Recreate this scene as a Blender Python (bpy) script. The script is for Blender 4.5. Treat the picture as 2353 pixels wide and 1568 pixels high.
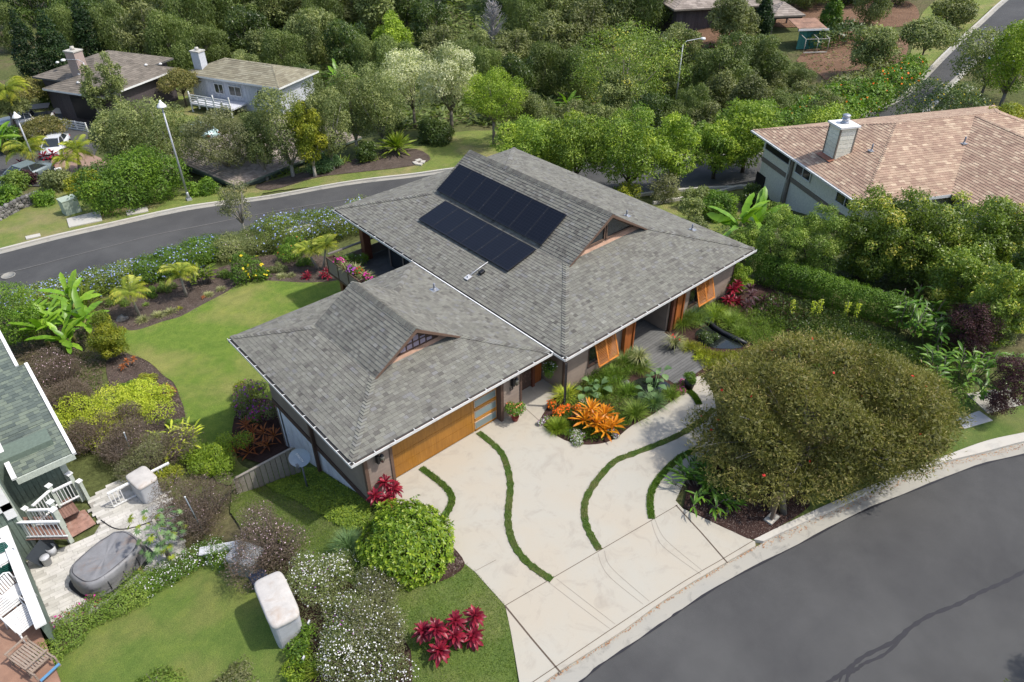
import bpy, bmesh, math, random
import numpy as np
from mathutils import Vector, Matrix, Euler
from mathutils.geometry import delaunay_2d_cdt
for o in list(bpy.data.objects): bpy.data.objects.remove(o)
scene = bpy.context.scene
COL = scene.collection
# ---------------------------------------------------------------- camera
FPX = 1658.79; PITCH = math.radians(36.27); ROLL = math.radians(-0.391); YAW = math.radians(41.224)
CAM = np.array([-16.088, -15.236, 19.531])
FW = np.array([math.sin(YAW)*math.cos(PITCH), math.cos(YAW)*math.cos(PITCH), -math.sin(PITCH)])
R0 = np.array([math.cos(YAW), -math.sin(YAW), 0.0]); U0 = np.cross(R0, FW)
RT = R0*math.cos(ROLL) + U0*math.sin(ROLL); UP = -R0*math.sin(ROLL) + U0*math.cos(ROLL)
cd = bpy.data.cameras.new('camera'); cam = bpy.data.objects.new('camera', cd); COL.objects.link(cam)
cam.matrix_world = Matrix(((RT[0], UP[0], -FW[0], CAM[0]), (RT[1], UP[1], -FW[1], CAM[1]), (RT[2], UP[2], -FW[2], CAM[2]), (0, 0, 0, 1)))
cd.sensor_width = 36; cd.lens = 36*FPX/2353.0; cd.clip_start = 0.5; cd.clip_end = 2000
scene.camera = cam
# ---------------------------------------------------------------- light
SUN_EL = math.radians(57); SUN_DIR = np.array([0.68, -0.73, 0.0]); SUN_DIR /= np.linalg.norm(SUN_DIR)
SUN_DIR = np.array([SUN_DIR[0]*math.cos(SUN_EL), SUN_DIR[1]*math.cos(SUN_EL), math.sin(SUN_EL)])
w = bpy.data.worlds.new('World'); scene.world = w; w.use_nodes = True
nt = w.node_tree; nt.nodes.clear()
sky = nt.nodes.new('ShaderNodeTexSky'); sky.sky_type = 'NISHITA'; sky.sun_disc = False
sky.sun_elevation = SUN_EL; sky.sun_rotation = math.atan2(SUN_DIR[0], SUN_DIR[1]); sky.air_density = 1.0; sky.dust_density = 2.5
bg = nt.nodes.new('ShaderNodeBackground'); bg.inputs[1].default_value = 0.15
wo = nt.nodes.new('ShaderNodeOutputWorld'); nt.links.new(sky.outputs[0], bg.inputs[0]); nt.links.new(bg.outputs[0], wo.inputs[0])
sd = bpy.data.lights.new('sun', 'SUN'); sd.energy = 2.75; sd.angle = math.radians(1.6); sd.color = (1, 0.955, 0.89)
sun = bpy.data.objects.new('sun', sd); COL.objects.link(sun)
sun.rotation_euler = Vector(SUN_DIR).to_track_quat('Z', 'Y').to_euler()
scene.view_settings.view_transform = 'Standard'; scene.view_settings.look = 'None'
scene.view_settings.exposure = 0.64; scene.view_settings.gamma = 1.0
scene.view_settings.use_curve_mapping = False
try:
    scene.cycles.max_bounces = 5; scene.cycles.diffuse_bounces = 4; scene.cycles.transmission_bounces = 3
    scene.cycles.transparent_max_bounces = 4
except Exception: pass
# ---------------------------------------------------------------- picture <-> world helpers (surveying the photograph)
def ray(px, py):
    d = FW + RT*(px-1176.5)/FPX - UP*(py-784)/FPX
    return d/np.linalg.norm(d)
def at_z(px, py, z=0.0):
    d = ray(px, py); return CAM + d*((z-CAM[2])/d[2])
def at_x(px, py, x):
    d = ray(px, py); return CAM + d*((x-CAM[0])/d[0])
def at_y(px, py, y):
    d = ray(px, py); return CAM + d*((y-CAM[1])/d[1])
def proj(P):
    d = np.asarray(P, float)-CAM; z = d@FW
    return 1176.5+FPX*(d@RT)/z, 784-FPX*(d@UP)/z, z
# ---------------------------------------------------------------- terrain
CTRL = [(-8.5,0,-.3),(-8.6,1.2,-.45),(-8.6,2.8,-1.0),(-8.6,4.6,-1.7),(-8.6,8.6,-3.05),(-6,12,-3.2),(-2,14,-3.3),(.6,17,-3.4),(5,18.5,-3.3),
 (13,18,-2.4),(13,8,-.8),(13.5,1,-.2),(9,-1,-.1),(4,0,-.1),(.6,0,-.09),(0,6,-1.5),(6,9,-1.8),(-4,6,-1.5),(-4,2,-.3),(6,3,-.6)]
for gx in (-8.3,-6,-4,-2,0,2,4,6,8,11,14,18,24,32):
    for gy in (-24,-18,-14,-11,-8,-6,-4,-2):
        if gx < -7 and gy > -14: continue
        CTRL.append((gx, gy, -.12))
CTRL += [(-8.3,-2,-.1),(-8.3,-4,-.1),(-8,-6,-.1),(-8,-9,-.1),(-9,-12,-.2),(-10,-20,-.4),(-14,-8,-.9),(-20,-10,-1.2),(-4,.8,-.08),(-8.2,.9,-.1),(-6,0,-.08),(-2,.5,-.08),(0,1,-.08)]
for (px, py, z) in [(900,1400,-.1),(760,1400,-.35),(640,1490,-.8),(500,1440,-1.1),(300,1500,-1.3),(150,1560,-1.3),(150,1350,-1.8),(250,1180,-1.8),(380,1250,-1.8),
 (470,1230,-1.7),(500,1150,-1.9),(430,1000,-2.6),(330,900,-3.0),(200,800,-3.2),(60,900,-2.6),(620,1160,-1.4),(700,1180,-1.0),(730,1280,-.6),(850,1290,-.2),
 (400,830,-3.2),(560,800,-3.2),(650,660,-3.3),(440,900,-3.1),(540,980,-2.9),(430,680,-3.4),(650,620,-3.45),(200,640,-3.7),(480,560,-3.9),(760,510,-4.0),
 (0,690,-4.4),(500,545,-4.4),(0,575,-4.4),(500,480,-4.4),(750,445,-4.3),(950,405,-4.2),(435,462,-4.4),(165,490,-4.4),(50,530,-4.4),
 (130,370,-6),(60,330,-6),(200,300,-6.2),(170,260,-6.3),(200,220,-6.3),(530,240,-6.2),(560,420,-5.6),(1050,340,-4.0),(1130,340,-3.9),(900,350,-4.2),
 (1450,400,-3.6),(1650,400,-3.2),(1550,480,-2.6),(1650,520,-2.2),(1800,480,-2.4),(1700,620,-.8),(1950,700,-.5),(2100,740,-.4),(2250,880,-.1),(2200,640,-.7),(2330,700,-.5),
 (2030,240,-2.9),(2150,180,-2.5),(2250,80,-1.6),(2330,10,-.6),(1850,110,-3),(1960,150,-3.4),(1700,60,-3),(1600,60,-2.5),(1900,250,-4.2),(1700,200,-5),(1500,200,-6),
 (1300,150,-6),(1100,200,-6),(1100,60,-4),(900,100,-6),(650,130,-7),(400,100,-7),(200,80,-7),(30,30,-7),(600,20,-5.5),(1050,20,-3),(300,10,-6.5)]:
    p = at_z(px, py, z); CTRL.append((p[0], p[1], z))
CT = np.array(CTRL, float)
def _k(r2): return -np.sqrt(r2+4.0)
_d2 = ((CT[:, None, :2]-CT[None, :, :2])**2).sum(-1)
_n = len(CT); _A = np.zeros((_n+1, _n+1)); _A[:_n, :_n] = _k(_d2) + np.eye(_n)*0.25; _A[:_n, _n] = 1; _A[_n, :_n] = 1
_w = np.linalg.solve(_A, np.append(CT[:, 2], 0))
def _terr(x, y):
    x = np.asarray(x, float); y = np.asarray(y, float); out = np.zeros(x.shape)+_w[_n]
    for i in range(_n): out += _w[i]*_k((x-CT[i, 0])**2+(y-CT[i, 1])**2)
    return out
def lines(a, b, lo, hi, st):
    L = list(np.arange(a, b+1e-6, st)); s = st; v = a
    while v > lo: s = min(s*1.35, 14); v -= s; L.insert(0, v)
    s = st; v = L[-1]
    while v < hi: s = min(s*1.35, 14); v += s; L.append(v)
    return np.array(L)
GX = lines(-24, 30, -260, 420, .5); GY = lines(-16, 46, -160, 430, .5)
XX, YY = np.meshgrid(GX, GY, indexing='ij'); ZZ = _terr(XX, YY)
def step(t): t = np.clip(t, 0, 1); return t*t*(3-2*t)
# the front yard and the street are level
flat = step((XX+8.6)/1.0)*step((1.6-YY)/1.2)
ZZ = ZZ*(1-flat) + (-.12)*flat
PATIO = [(60,1290),(165,1250),(215,1230),(230,1205),(200,1150),(305,1082),(372,1100),(400,1180),(430,1265),(400,1290),(300,1345),(215,1405),(170,1430),(122,1442),(95,1390),(62,1320)]
def _inp(x, y, P):
    ins = np.zeros(x.shape, bool)
    for i in range(len(P)):
        x1, y1 = P[i][:2]; x2, y2 = P[(i+1) % len(P)][:2]
        ins ^= ((y1 > y) != (y2 > y)) & (x < (x2-x1)*(y-y1)/(y2-y1+1e-12)+x1)
    return ins
_pp = [at_z(a, b, -1.8) for a, b in PATIO]; _mk = np.zeros(XX.shape, bool)
for _a in (-.5, 0, .5):
    for _b in (-.5, 0, .5): _mk |= _inp(XX+_a, YY+_b, _pp)
ZZ[_mk] = np.minimum(ZZ[_mk], -1.88)
ZZ = np.clip(ZZ, -14, 6)
def gz(x, y):
    i = int(np.clip(np.searchsorted(GX, x)-1, 0, len(GX)-2)); j = int(np.clip(np.searchsorted(GY, y)-1, 0, len(GY)-2))
    u = (x-GX[i])/(GX[i+1]-GX[i]); v = (y-GY[j])/(GY[j+1]-GY[j])
    return float(ZZ[i, j]*(1-u)*(1-v)+ZZ[i+1, j]*u*(1-v)+ZZ[i, j+1]*(1-u)*v+ZZ[i+1, j+1]*u*v)
def G(px, py, off=0.0):
    """the point of the ground seen at picture position px, py"""
    d = ray(px, py); t = 8.0
    while t < 700:
        P = CAM+d*t
        if P[2] < gz(P[0], P[1])+off: break
        t += 0.5
    lo, hi = t-0.5, t
    for _ in range(14):
        m = (lo+hi)/2; P = CAM+d*m
        if P[2] < gz(P[0], P[1])+off: hi = m
        else: lo = m
    P = CAM+d*hi
    return Vector((P[0], P[1], gz(P[0], P[1])+off))
def place(px, yb, yt, wpx):
    """a plant whose foot is at row yb, top at row yt, centre column px, wpx wide -> foot, height, width"""
    x = px
    for _ in range(5):
        B = G(x, yb); h = 3.0
        for _ in range(12):
            y1 = proj((B.x, B.y, B.z+h))[1]; y0 = proj((B.x, B.y, B.z+h*0.98))[1]
            s = (y1-y0)/(h*0.02); h = min(max(h+(yt-y1)/s, .05), 40)
        q = proj((B.x, B.y, B.z+h*0.6)); x += px-q[0]
    return B, h, wpx*q[2]/FPX
# ---------------------------------------------------------------- materials
MATS = {}
def nodemat(name):
    m = bpy.data.materials.new(name); m.use_nodes = True; n = m.node_tree; n.nodes.clear()
    return m, n, n.nodes.new('ShaderNodeOutputMaterial')
def N(n, t, **kw):
    x = n.nodes.new('ShaderNode'+t)
    for k, v in kw.items(): setattr(x, k, v)
    return x
def ramp(n, src, stops):
    r = N(n, 'ValToRGB'); e = r.color_ramp.elements
    while len(e) < len(stops): e.new(0.5)
    for i, (p, c) in enumerate(stops): e[i].position = p; e[i].color = (*c, 1)
    n.links.new(src, r.inputs[0]); return r.outputs[0]
def noise(n, scale, detail=4, rough=.6, vec=None, dist=0):
    x = N(n, 'TexNoise'); x.inputs['Scale'].default_value = scale; x.inputs['Detail'].default_value = detail
    x.inputs['Roughness'].default_value = rough; x.inputs['Distortion'].default_value = dist
    if vec is None:
        g = N(n, 'NewGeometry'); vec = g.outputs['Position']
    n.links.new(vec, x.inputs['Vector']); return x.outputs[0]
def mix(n, a, b, f, mode='MIX'):
    x = N(n, 'MixRGB'); x.blend_type = mode
    for i, v in ((0, f), (1, a), (2, b)):
        if isinstance(v, bpy.types.NodeSocket): n.links.new(v, x.inputs[i])
        elif i == 0: x.inputs[0].default_value = v
        else: x.inputs[i].default_value = (*v, 1)
    return x.outputs[0]
def bump(n, h, strength, dist=.02):
    b = N(n, 'Bump'); b.inputs['Strength'].default_value = strength; b.inputs['Distance'].default_value = dist
    n.links.new(h, b.inputs['Height']); return b.outputs[0]
def princ(n, o, col, rough=.8, spec=.3, metal=0, nrm=None, trans=0, tcol=None):
    p = N(n, 'BsdfPrincipled')
    if isinstance(col, bpy.types.NodeSocket): n.links.new(col, p.inputs['Base Color'])
    else: p.inputs['Base Color'].default_value = (*col, 1)
    if isinstance(rough, bpy.types.NodeSocket): n.links.new(rough, p.inputs['Roughness'])
    else: p.inputs['Roughness'].default_value = rough
    p.inputs['Specular IOR Level'].default_value = spec; p.inputs['Metallic'].default_value = metal
    if nrm: n.links.new(nrm, p.inputs['Normal'])
    if trans:
        t = N(n, 'BsdfTranslucent'); n.links.new(tcol if tcol else col, t.inputs[0])
        m = N(n, 'MixShader'); m.inputs[0].default_value = trans
        n.links.new(p.outputs[0], m.inputs[1]); n.links.new(t.outputs[0], m.inputs[2]); n.links.new(m.outputs[0], o.inputs[0])
    else: n.links.new(p.outputs[0], o.inputs[0])
    return p
def M_plain(name, col, rough=.6, var=.12, scale=3, metal=0, spec=.35, fine=60, bmp=.15, dirt=None):
    """painted or bare solid with soft blotches, fine grain and weathering"""
    if name in MATS: return MATS[name]
    m, n, o = nodemat(name)
    a = noise(n, scale, 5, .65); b = noise(n, fine, 3, .6)
    lo = tuple(c*(1-var) for c in col); hi = tuple(min(1, c*(1+var)) for c in col)
    c = ramp(n, a, [(.3, lo), (.7, hi)])
    c = mix(n, c, ramp(n, b, [(.35, (.86, .86, .86)), (.65, (1.0, 1.0, 1.0))]), .7, 'MULTIPLY')
    if dirt:
        d = noise(n, scale*.6, 8, .7, dist=.6)
        c = mix(n, c, dirt, ramp(n, d, [(.52, (0, 0, 0)), (.72, (.7, .7, .7))]))
    princ(n, o, c, rough, spec, metal, bump(n, b, bmp, .01)); MATS[name] = m; return m
def M_tone(name, stops, rough=.85, spec=.25, scale=9, fine=120, bmp=.4, amt=.35, speck=None):
    """pieces coloured by their own 'tone' attribute, plus grain"""
    if name in MATS: return MATS[name]
    m, n, o = nodemat(name)
    at = N(n, 'Attribute'); at.attribute_name = 'tone'
    c = ramp(n, at.outputs['Fac'], stops)
    b = noise(n, fine, 2, .7); a = noise(n, scale, 4, .6)
    c = mix(n, c, ramp(n, b, [(.3, (.62, .62, .62)), (.7, (1.25, 1.25, 1.25))]), amt, 'MULTIPLY')
    c = mix(n, c, ramp(n, a, [(.3, (.75, .75, .75)), (.7, (1.15, 1.15, 1.15))]), .6, 'MULTIPLY')
    princ(n, o, c, rough, spec, 0, bump(n, b, bmp, .008)); MATS[name] = m; return m
def M_leaf(name, stops, rough=.45, spec=.35, trans=.28, sat=None):
    """foliage: colour from each leaf's own tone, a little light coming through"""
    if name in MATS: return MATS[name]
    m, n, o = nodemat(name)
    at = N(n, 'Attribute'); at.attribute_name = 'tone'
    c = ramp(n, at.outputs['Fac'], stops)
    oi = N(n, 'ObjectInfo')
    hsv = N(n, 'HueSaturation'); n.links.new(c, hsv.inputs['Color'])
    mr = N(n, 'MapRange'); mr.inputs['To Min'].default_value = .82; mr.inputs['To Max'].default_value = 1.18
    n.links.new(oi.outputs['Random'], mr.inputs['Value']); n.links.new(mr.outputs[0], hsv.inputs['Value'])
    c = hsv.outputs[0]
    tc = mix(n, c, (1.35, 1.5, .6), 1.0, 'MULTIPLY')
    princ(n, o, c, rough, spec, 0, None, trans, tc); MATS[name] = m; return m
def M_bark(name, a, b, scale=14):
    if name in MATS: return MATS[name]
    m, n, o = nodemat(name); g = N(n, 'NewGeometry'); mp = N(n, 'Mapping'); mp.inputs['Scale'].default_value = (1, 1, .2)
    n.links.new(g.outputs['Position'], mp.inputs[0]); v = noise(n, scale, 6, .7, mp.outputs[0], .4)
    princ(n, o, ramp(n, v, [(.3, a), (.7, b)]), .9, .15, 0, bump(n, v, .8, .03)); MATS[name] = m; return m
# ---------------------------------------------------------------- object helpers
def empty(name, loc=(0, 0, 0), label=None, cat=None, group=None, kind=None, rz=0):
    o = bpy.data.objects.new(name, None); COL.objects.link(o); o.location = loc; o.rotation_euler = (0, 0, rz)
    o.empty_display_size = .2
    return tag(o, label, cat, group, kind)
def tag(o, label=None, cat=None, group=None, kind=None):
    if label: o['label'] = label
    if cat: o['category'] = cat
    if group: o['group'] = group
    if kind: o['kind'] = kind
    return o
def link(name, me, parent=None, kind=None, mat=None):
    o = bpy.data.objects.new(name, me); COL.objects.link(o)
    if mat is not None and not me.materials: me.materials.append(mat)
    if parent: o.parent = parent
    if kind: o['kind'] = kind
    return o
def mesh_np(name, V, F, mat=None, tone=None, smooth=False):
    """V (n,3); F (m,k) with k 3 or 4; tone per face"""
    V = np.asarray(V, np.float32); F = np.asarray(F, np.int32); me = bpy.data.meshes.new(name)
    k = F.shape[1]; m = len(F)
    me.vertices.add(len(V)); me.vertices.foreach_set('co', V.ravel())
    me.loops.add(m*k); me.loops.foreach_set('vertex_index', F.ravel())
    me.polygons.add(m); me.polygons.foreach_set('loop_start', np.arange(0, m*k, k, dtype=np.int32))
    if smooth: me.polygons.foreach_set('use_smooth', np.ones(m, bool))
    me.update(calc_edges=True)
    if tone is not None:
        a = me.attributes.new('tone', 'FLOAT', 'FACE'); a.data.foreach_set('value', np.asarray(tone, np.float32))
    if mat: me.materials.append(mat)
    return me
class MB:
    """collects boxes, prisms and tubes into one mesh; every piece carries a tone"""
    def __init__(s): s.V = []; s.F = []; s.T = []; s.S = []
    def add(s, V, F, tone=.5, smooth=False):
        b = len(s.V); s.V += [tuple(v) for v in V]; s.F += [tuple(i+b for i in f) for f in F]
        s.T += [tone]*len(F); s.S += [smooth]*len(F); return s
    def box(s, c, d, rz=0, tone=.5, M=None):
        x, y, z = d[0]/2, d[1]/2, d[2]/2
        V = [Vector((sx*x, sy*y, sz*z)) for sx in (-1, 1) for sy in (-1, 1) for sz in (-1, 1)]
        R = M if M is not None else Matrix.Rotation(rz, 3, 'Z')
        V = [R @ v + Vector(c) for v in V]
        return s.add(V, [(0, 1, 3, 2), (4, 6, 7, 5), (0, 4, 5, 1), (2, 3, 7, 6), (0, 2, 6, 4), (1, 5, 7, 3)], tone)
    def prism(s, poly, off, tone=.5):
        """poly: 3-D points, off: extrusion vector"""
        n = len(poly); off = Vector(off); P = [Vector(p) for p in poly]; Q = [p+off for p in P]
        F = [tuple(range(n)), tuple(reversed(range(n, 2*n)))]+[((i+1) % n, i, n+i, n+(i+1) % n) for i in range(n)]
        return s.add(P+Q, F, tone)
    def beam(s, a, b, w, h, up=(0, 0, 1), tone=.5):
        a = Vector(a); b = Vector(b); t = (b-a).normalized(); u = Vector(up); r = t.cross(u)
        if r.length < 1e-4: r = t.cross(Vector((1, 0, 0)))
        r.normalize(); u = r.cross(t); r *= w/2; u *= h/2
        V = [p+sr*r+su*u for p in (a, b) for sr, su in ((-1, -1), (1, -1), (1, 1), (-1, 1))]
        return s.add(V, [(0, 3, 2, 1), (4, 5, 6, 7), (0, 1, 5, 4), (1, 2, 6, 5), (2, 3, 7, 6), (3, 0, 4, 7)], tone)
    def tube(s, pts, rad, n=8, tone=.5, cap=True):
        P = [Vector(p) for p in pts]; R = rad if isinstance(rad, (list, tuple)) else [rad]*len(P); V = []; F = []
        up = Vector((.31, .17, .93))
        for i, p in enumerate(P):
            t = (P[min(i+1, len(P)-1)]-P[max(i-1, 0)]).normalized(); r = t.cross(up)
            if r.length < .05: r = t.cross(Vector((1, 0, 0)))
            r.normalize(); q = r.cross(t)
            for k in range(n):
                a = 2*math.pi*k/n; V.append(p+(r*math.cos(a)+q*math.sin(a))*R[i])
        for i in range(len(P)-1):
            for k in range(n):
                F.append((i*n+k, i*n+(k+1) % n, (i+1)*n+(k+1) % n, (i+1)*n+k))
        s.add(V, F, tone, True)
        if cap:
            b = len(s.V)-len(V); s.F.append(tuple(b+k for k in reversed(range(n)))); s.F.append(tuple(b+(len(P)-1)*n+k for k in range(n)))
            s.T += [tone]*2; s.S += [False]*2
        return s
    def lathe(s, c, prof, n=16, tone=.5):
        V = []; F = []; m = len(prof)
        for r, z in prof:
            for k in range(n):
                a = 2*math.pi*k/n; V.append((c[0]+r*math.cos(a), c[1]+r*math.sin(a), c[2]+z))
        for i in range(m-1):
            for k in range(n): F.append((i*n+k, i*n+(k+1) % n, (i+1)*n+(k+1) % n, (i+1)*n+k))
        s.add(V, F, tone, True); b = len(s.V)-len(V)
        if prof[0][0] > 1e-3: s.F.append(tuple(b+k for k in reversed(range(n)))); s.T.append(tone); s.S.append(False)
        if prof[-1][0] > 1e-3: s.F.append(tuple(b+(m-1)*n+k for k in range(n))); s.T.append(tone); s.S.append(False)
        return s
    def build(s, name, mat, parent=None, kind=None, bevel=0, flip=False):
        me = bpy.data.meshes.new(name); me.from_pydata(s.V, [], s.F); me.update()
        me.polygons.foreach_set('use_smooth', s.S)
        a = me.attributes.new('tone', 'FLOAT', 'FACE'); a.data.foreach_set('value', np.array(s.T, np.float32))
        bm = bmesh.new(); bm.from_mesh(me); bmesh.ops.recalc_face_normals(bm, faces=bm.faces)
        if bevel: bmesh.ops.bevel(bm, geom=bm.edges[:], offset=bevel, segments=1, affect='EDGES')
        bm.to_mesh(me); bm.free()
        return link(name, me, parent, kind, mat)
def copy_tree(o, parent=None):
    c = o.copy(); COL.objects.link(c)
    if parent: c.parent = parent
    for ch in o.children: copy_tree(ch, c)
    return c
def smooth_line(P, k=6, closed=False):
    P = [np.asarray(p, float) for p in P]; n = len(P); out = []
    rng_ = range(n) if closed else range(n-1)
    for i in rng_:
        a = P[(i-1) % n] if closed or i > 0 else P[0]; b = P[i]; c = P[(i+1) % n]; d = P[(i+2) % n] if closed or i < n-2 else P[-1]
        for j in range(k):
            t = j/k; out.append(.5*((2*b)+(-a+c)*t+(2*a-5*b+4*c-d)*t*t+(-a+3*b-3*c+d)*t**3))
    if not closed: out.append(P[-1])
    return out
def inpoly(x, y, P):
    x = np.asarray(x); y = np.asarray(y); ins = np.zeros(x.shape, bool); n = len(P)
    for i in range(n):
        x1, y1 = P[i][0], P[i][1]; x2, y2 = P[(i+1) % n][0], P[(i+1) % n][1]
        if abs(y1-y2) < 1e-12: continue
        c = ((y1 > y) != (y2 > y)) & (x < (x2-x1)*(y-y1)/(y2-y1)+x1); ins ^= c
    return ins
def sheet(name, poly, mat, off=0.03, z=None, st=.5, kind='structure', thick=0, parent=None):
    """a sheet over the ground inside the world-space outline poly"""
    P = []; n = len(poly)
    for i in range(n):
        a = np.array(poly[i][:2], float); b = np.array(poly[(i+1) % n][:2], float); m = max(1, int(np.linalg.norm(b-a)/(st*1.2)))
        for j in range(m): P.append(a+(b-a)*j/m)
    lo = np.min(P, 0); hi = np.max(P, 0); pts = [Vector(p) for p in P]; nb = len(pts)
    if z is None:
        if st <= .5:
            xs = GX[(GX > lo[0]) & (GX < hi[0])]; ys = GY[(GY > lo[1]) & (GY < hi[1])]
        else: xs = np.arange(lo[0], hi[0], st); ys = np.arange(lo[1], hi[1], st)
        A, B = np.meshgrid(xs, ys); A = A.ravel(); B = B.ravel(); k = inpoly(A, B, P)
        pts += [Vector((a, b)) for a, b in zip(A[k], B[k])]
    r = delaunay_2d_cdt(pts, [], [list(range(nb))], 1, 1e-4)
    V = [(v.x, v.y, (gz(v.x, v.y)+off) if z is None else z) for v in r[0]]; F = [tuple(f) for f in r[2]]
    me = bpy.data.meshes.new(name)
    if thick:
        m = len(V); cnt = {}
        for f in F:
            for i in range(len(f)): e = (f[i], f[(i+1) % len(f)]); cnt[e] = 1
        S = [(b, a, a+m, b+m) for (a, b) in cnt if (b, a) not in cnt]
        V = V+[(x, y, zz-thick) for x, y, zz in V]; F = F+S
    me.from_pydata(V, [], F); me.update()
    bm = bmesh.new(); bm.from_mesh(me); bmesh.ops.recalc_face_normals(bm, faces=bm.faces)
    up = sum(f.normal.z*f.calc_area() for f in bm.faces)
    if up < 0: bmesh.ops.reverse_faces(bm, faces=bm.faces)
    bm.to_mesh(me); bm.free()
    return link(name, me, parent, kind, mat)
def pxpoly(L, z=None, smooth=0, closed=True):
    W_ = [at_z(x, y, z) if z is not None else np.array(G(x, y)) for x, y in L]
    return smooth_line(W_, smooth, closed) if smooth else W_
def strip(center, width):
    """world outline of a band along a centre line"""
    C_ = [np.array(c[:2], float) for c in center]; Lp = []; Rp = []
    for i, c in enumerate(C_):
        t = C_[min(i+1, len(C_)-1)]-C_[max(i-1, 0)]; t /= np.linalg.norm(t)+1e-9; nrm = np.array([-t[1], t[0]])
        wd = width[i] if isinstance(width, (list, tuple)) else width
        Lp.append(c+nrm*wd/2); Rp.append(c-nrm*wd/2)
    return Lp+Rp[::-1]
# ================================================================ ground materials
def M_grass(name, a, b, dry, dryamt=.5, patch=.35):
    if name in MATS: return MATS[name]
    m, n, o = nodemat(name)
    f = noise(n, 38, 3, .8); p = noise(n, patch, 4, .55); q = noise(n, 2.2, 5, .7); v = noise(n, 130, 2, .8)
    c = mix(n, a, b, ramp(n, q, [(.35, (0, 0, 0)), (.65, (1, 1, 1))]))
    c = mix(n, c, dry, ramp(n, p, [(.46, (0, 0, 0)), (.66, (dryamt,)*3)]))
    g2 = noise(n, .9, 7, .75, dist=1.2)
    c = mix(n, c, ramp(n, g2, [(.32, (.78, .82, .8)), (.5, (1, 1, 1)), (.7, (1.22, 1.16, 1.0))]), .8, 'MULTIPLY')
    c = mix(n, c, ramp(n, f, [(.28, (.42, .45, .38)), (.52, (1, 1, 1)), (.75, (1.45, 1.38, 1.25))]), .95, 'MULTIPLY')
    c = mix(n, c, ramp(n, v, [(.3, (.6, .6, .6)), (.7, (1.3, 1.3, 1.3))]), .6, 'MULTIPLY')
    princ(n, o, c, .9, .15, 0, bump(n, mix(n, f, v, .5), .9, .05)); MATS[name] = m; return m
def M_ground(name, cols, scale=.5, fine=25):
    if name in MATS: return MATS[name]
    m, n, o = nodemat(name)
    p = noise(n, scale, 6, .65, dist=.4); f = noise(n, fine, 5, .75); g = noise(n, 3, 4, .7)
    c = ramp(n, p, cols)
    c = mix(n, c, ramp(n, f, [(.3, (.45, .45, .45)), (.6, (1.1, 1.1, 1.1)), (.75, (1.7, 1.6, 1.5))]), .9, 'MULTIPLY')
    c = mix(n, c, ramp(n, g, [(.3, (.75, .75, .75)), (.7, (1.2, 1.2, 1.2))]), .8, 'MULTIPLY')
    princ(n, o, c, .95, .1, 0, bump(n, f, 1, .06)); MATS[name] = m; return m
def M_concrete(name, base, warm, dark, blot=.8, fine=90, stain=.5):
    if name in MATS: return MATS[name]
    m, n, o = nodemat(name)
    p = noise(n, .45, 6, .6, dist=.5); s = noise(n, 1.3, 7, .7, dist=.9); f = noise(n, fine, 3, .7); sp = noise(n, 28, 2, .5)
    c = mix(n, base, warm, ramp(n, p, [(.35, (0, 0, 0)), (.65, (1, 1, 1))]))
    c = mix(n, c, dark, ramp(n, s, [(.52, (0, 0, 0)), (.78, (stain,)*3)]))
    c = mix(n, c, ramp(n, f, [(.3, (.87, .87, .87)), (.7, (1.07, 1.07, 1.07))]), .8, 'MULTIPLY')
    c = mix(n, c, ramp(n, sp, [(.22, (.72, .7, .66)), (.32, (1, 1, 1))]), .5, 'MULTIPLY')
    princ(n, o, c, .85, .25, 0, bump(n, f, .25, .01)); MATS[name] = m; return m
def M_asphalt(name, a, b):
    m, n, o = nodemat(name)
    p = noise(n, .25, 5, .6, dist=.3); f = noise(n, 150, 2, .8); s = noise(n, 60, 2, .5); t = noise(n, 1.4, 6, .7)
    c = mix(n, a, b, ramp(n, p, [(.35, (0, 0, 0)), (.68, (1, 1, 1))]))
    c = mix(n, c, ramp(n, t, [(.3, (.92, .92, .92)), (.7, (1.06, 1.06, 1.06))]), .8, 'MULTIPLY')
    c = mix(n, c, ramp(n, f, [(.3, (.7, .7, .7)), (.7, (1.35, 1.35, 1.35))]), .8, 'MULTIPLY')
    c = mix(n, c, (.22, .22, .21), ramp(n, s, [(.70, (0, 0, 0)), (.78, (.7, .7, .7))]))
    princ(n, o, c, .9, .2, 0, bump(n, f, .5, .01)); MATS[name] = m; return m
m_earth = M_ground('undergrowth_ground', [(.3, (.07, .085, .03)), (.5, (.10, .115, .04)), (.62, (.13, .115, .06)), (.8, (.15, .125, .075))], .12, 4)
m_soil = M_ground('bare_red_soil', [(.35, (.16, .095, .06)), (.6, (.21, .13, .085)), (.75, (.11, .11, .05))], .3, 8)
m_mulch = M_ground('bark_mulch', [(.3, (.085, .065, .052)), (.7, (.15, .118, .098))], 1.2, 45)
m_darkmulch = M_ground('dark_mulch', [(.3, (.055, .03, .024)), (.7, (.10, .06, .05))], 1.2, 60)
m_lawn = M_grass('lawn_green', (.115, .19, .030), (.165, .235, .042), (.30, .27, .10), .6, .3)
m_lawn2 = M_grass('lawn_dark', (.095, .15, .034), (.13, .185, .045), (.21, .20, .085), .5, .5)
m_lawn3 = M_grass('lawn_yellow', (.12, .185, .038), (.165, .225, .05), (.25, .245, .08), .5, .6)
m_verge = M_grass('verge_grass', (.14, .195, .045), (.19, .215, .06), (.30, .24, .13), .75, .3)
m_drive = M_concrete('driveway_concrete', (.385, .365, .31), (.395, .355, .285), (.25, .225, .19), stain=.6)
m_gutter = M_concrete('gutter_concrete', (.31, .30, .265), (.34, .32, .27), (.13, .125, .115), stain=.9)
m_kerb = M_concrete('kerb_concrete', (.44, .43, .39), (.46, .43, .37), (.26, .25, .23), stain=.6)
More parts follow.
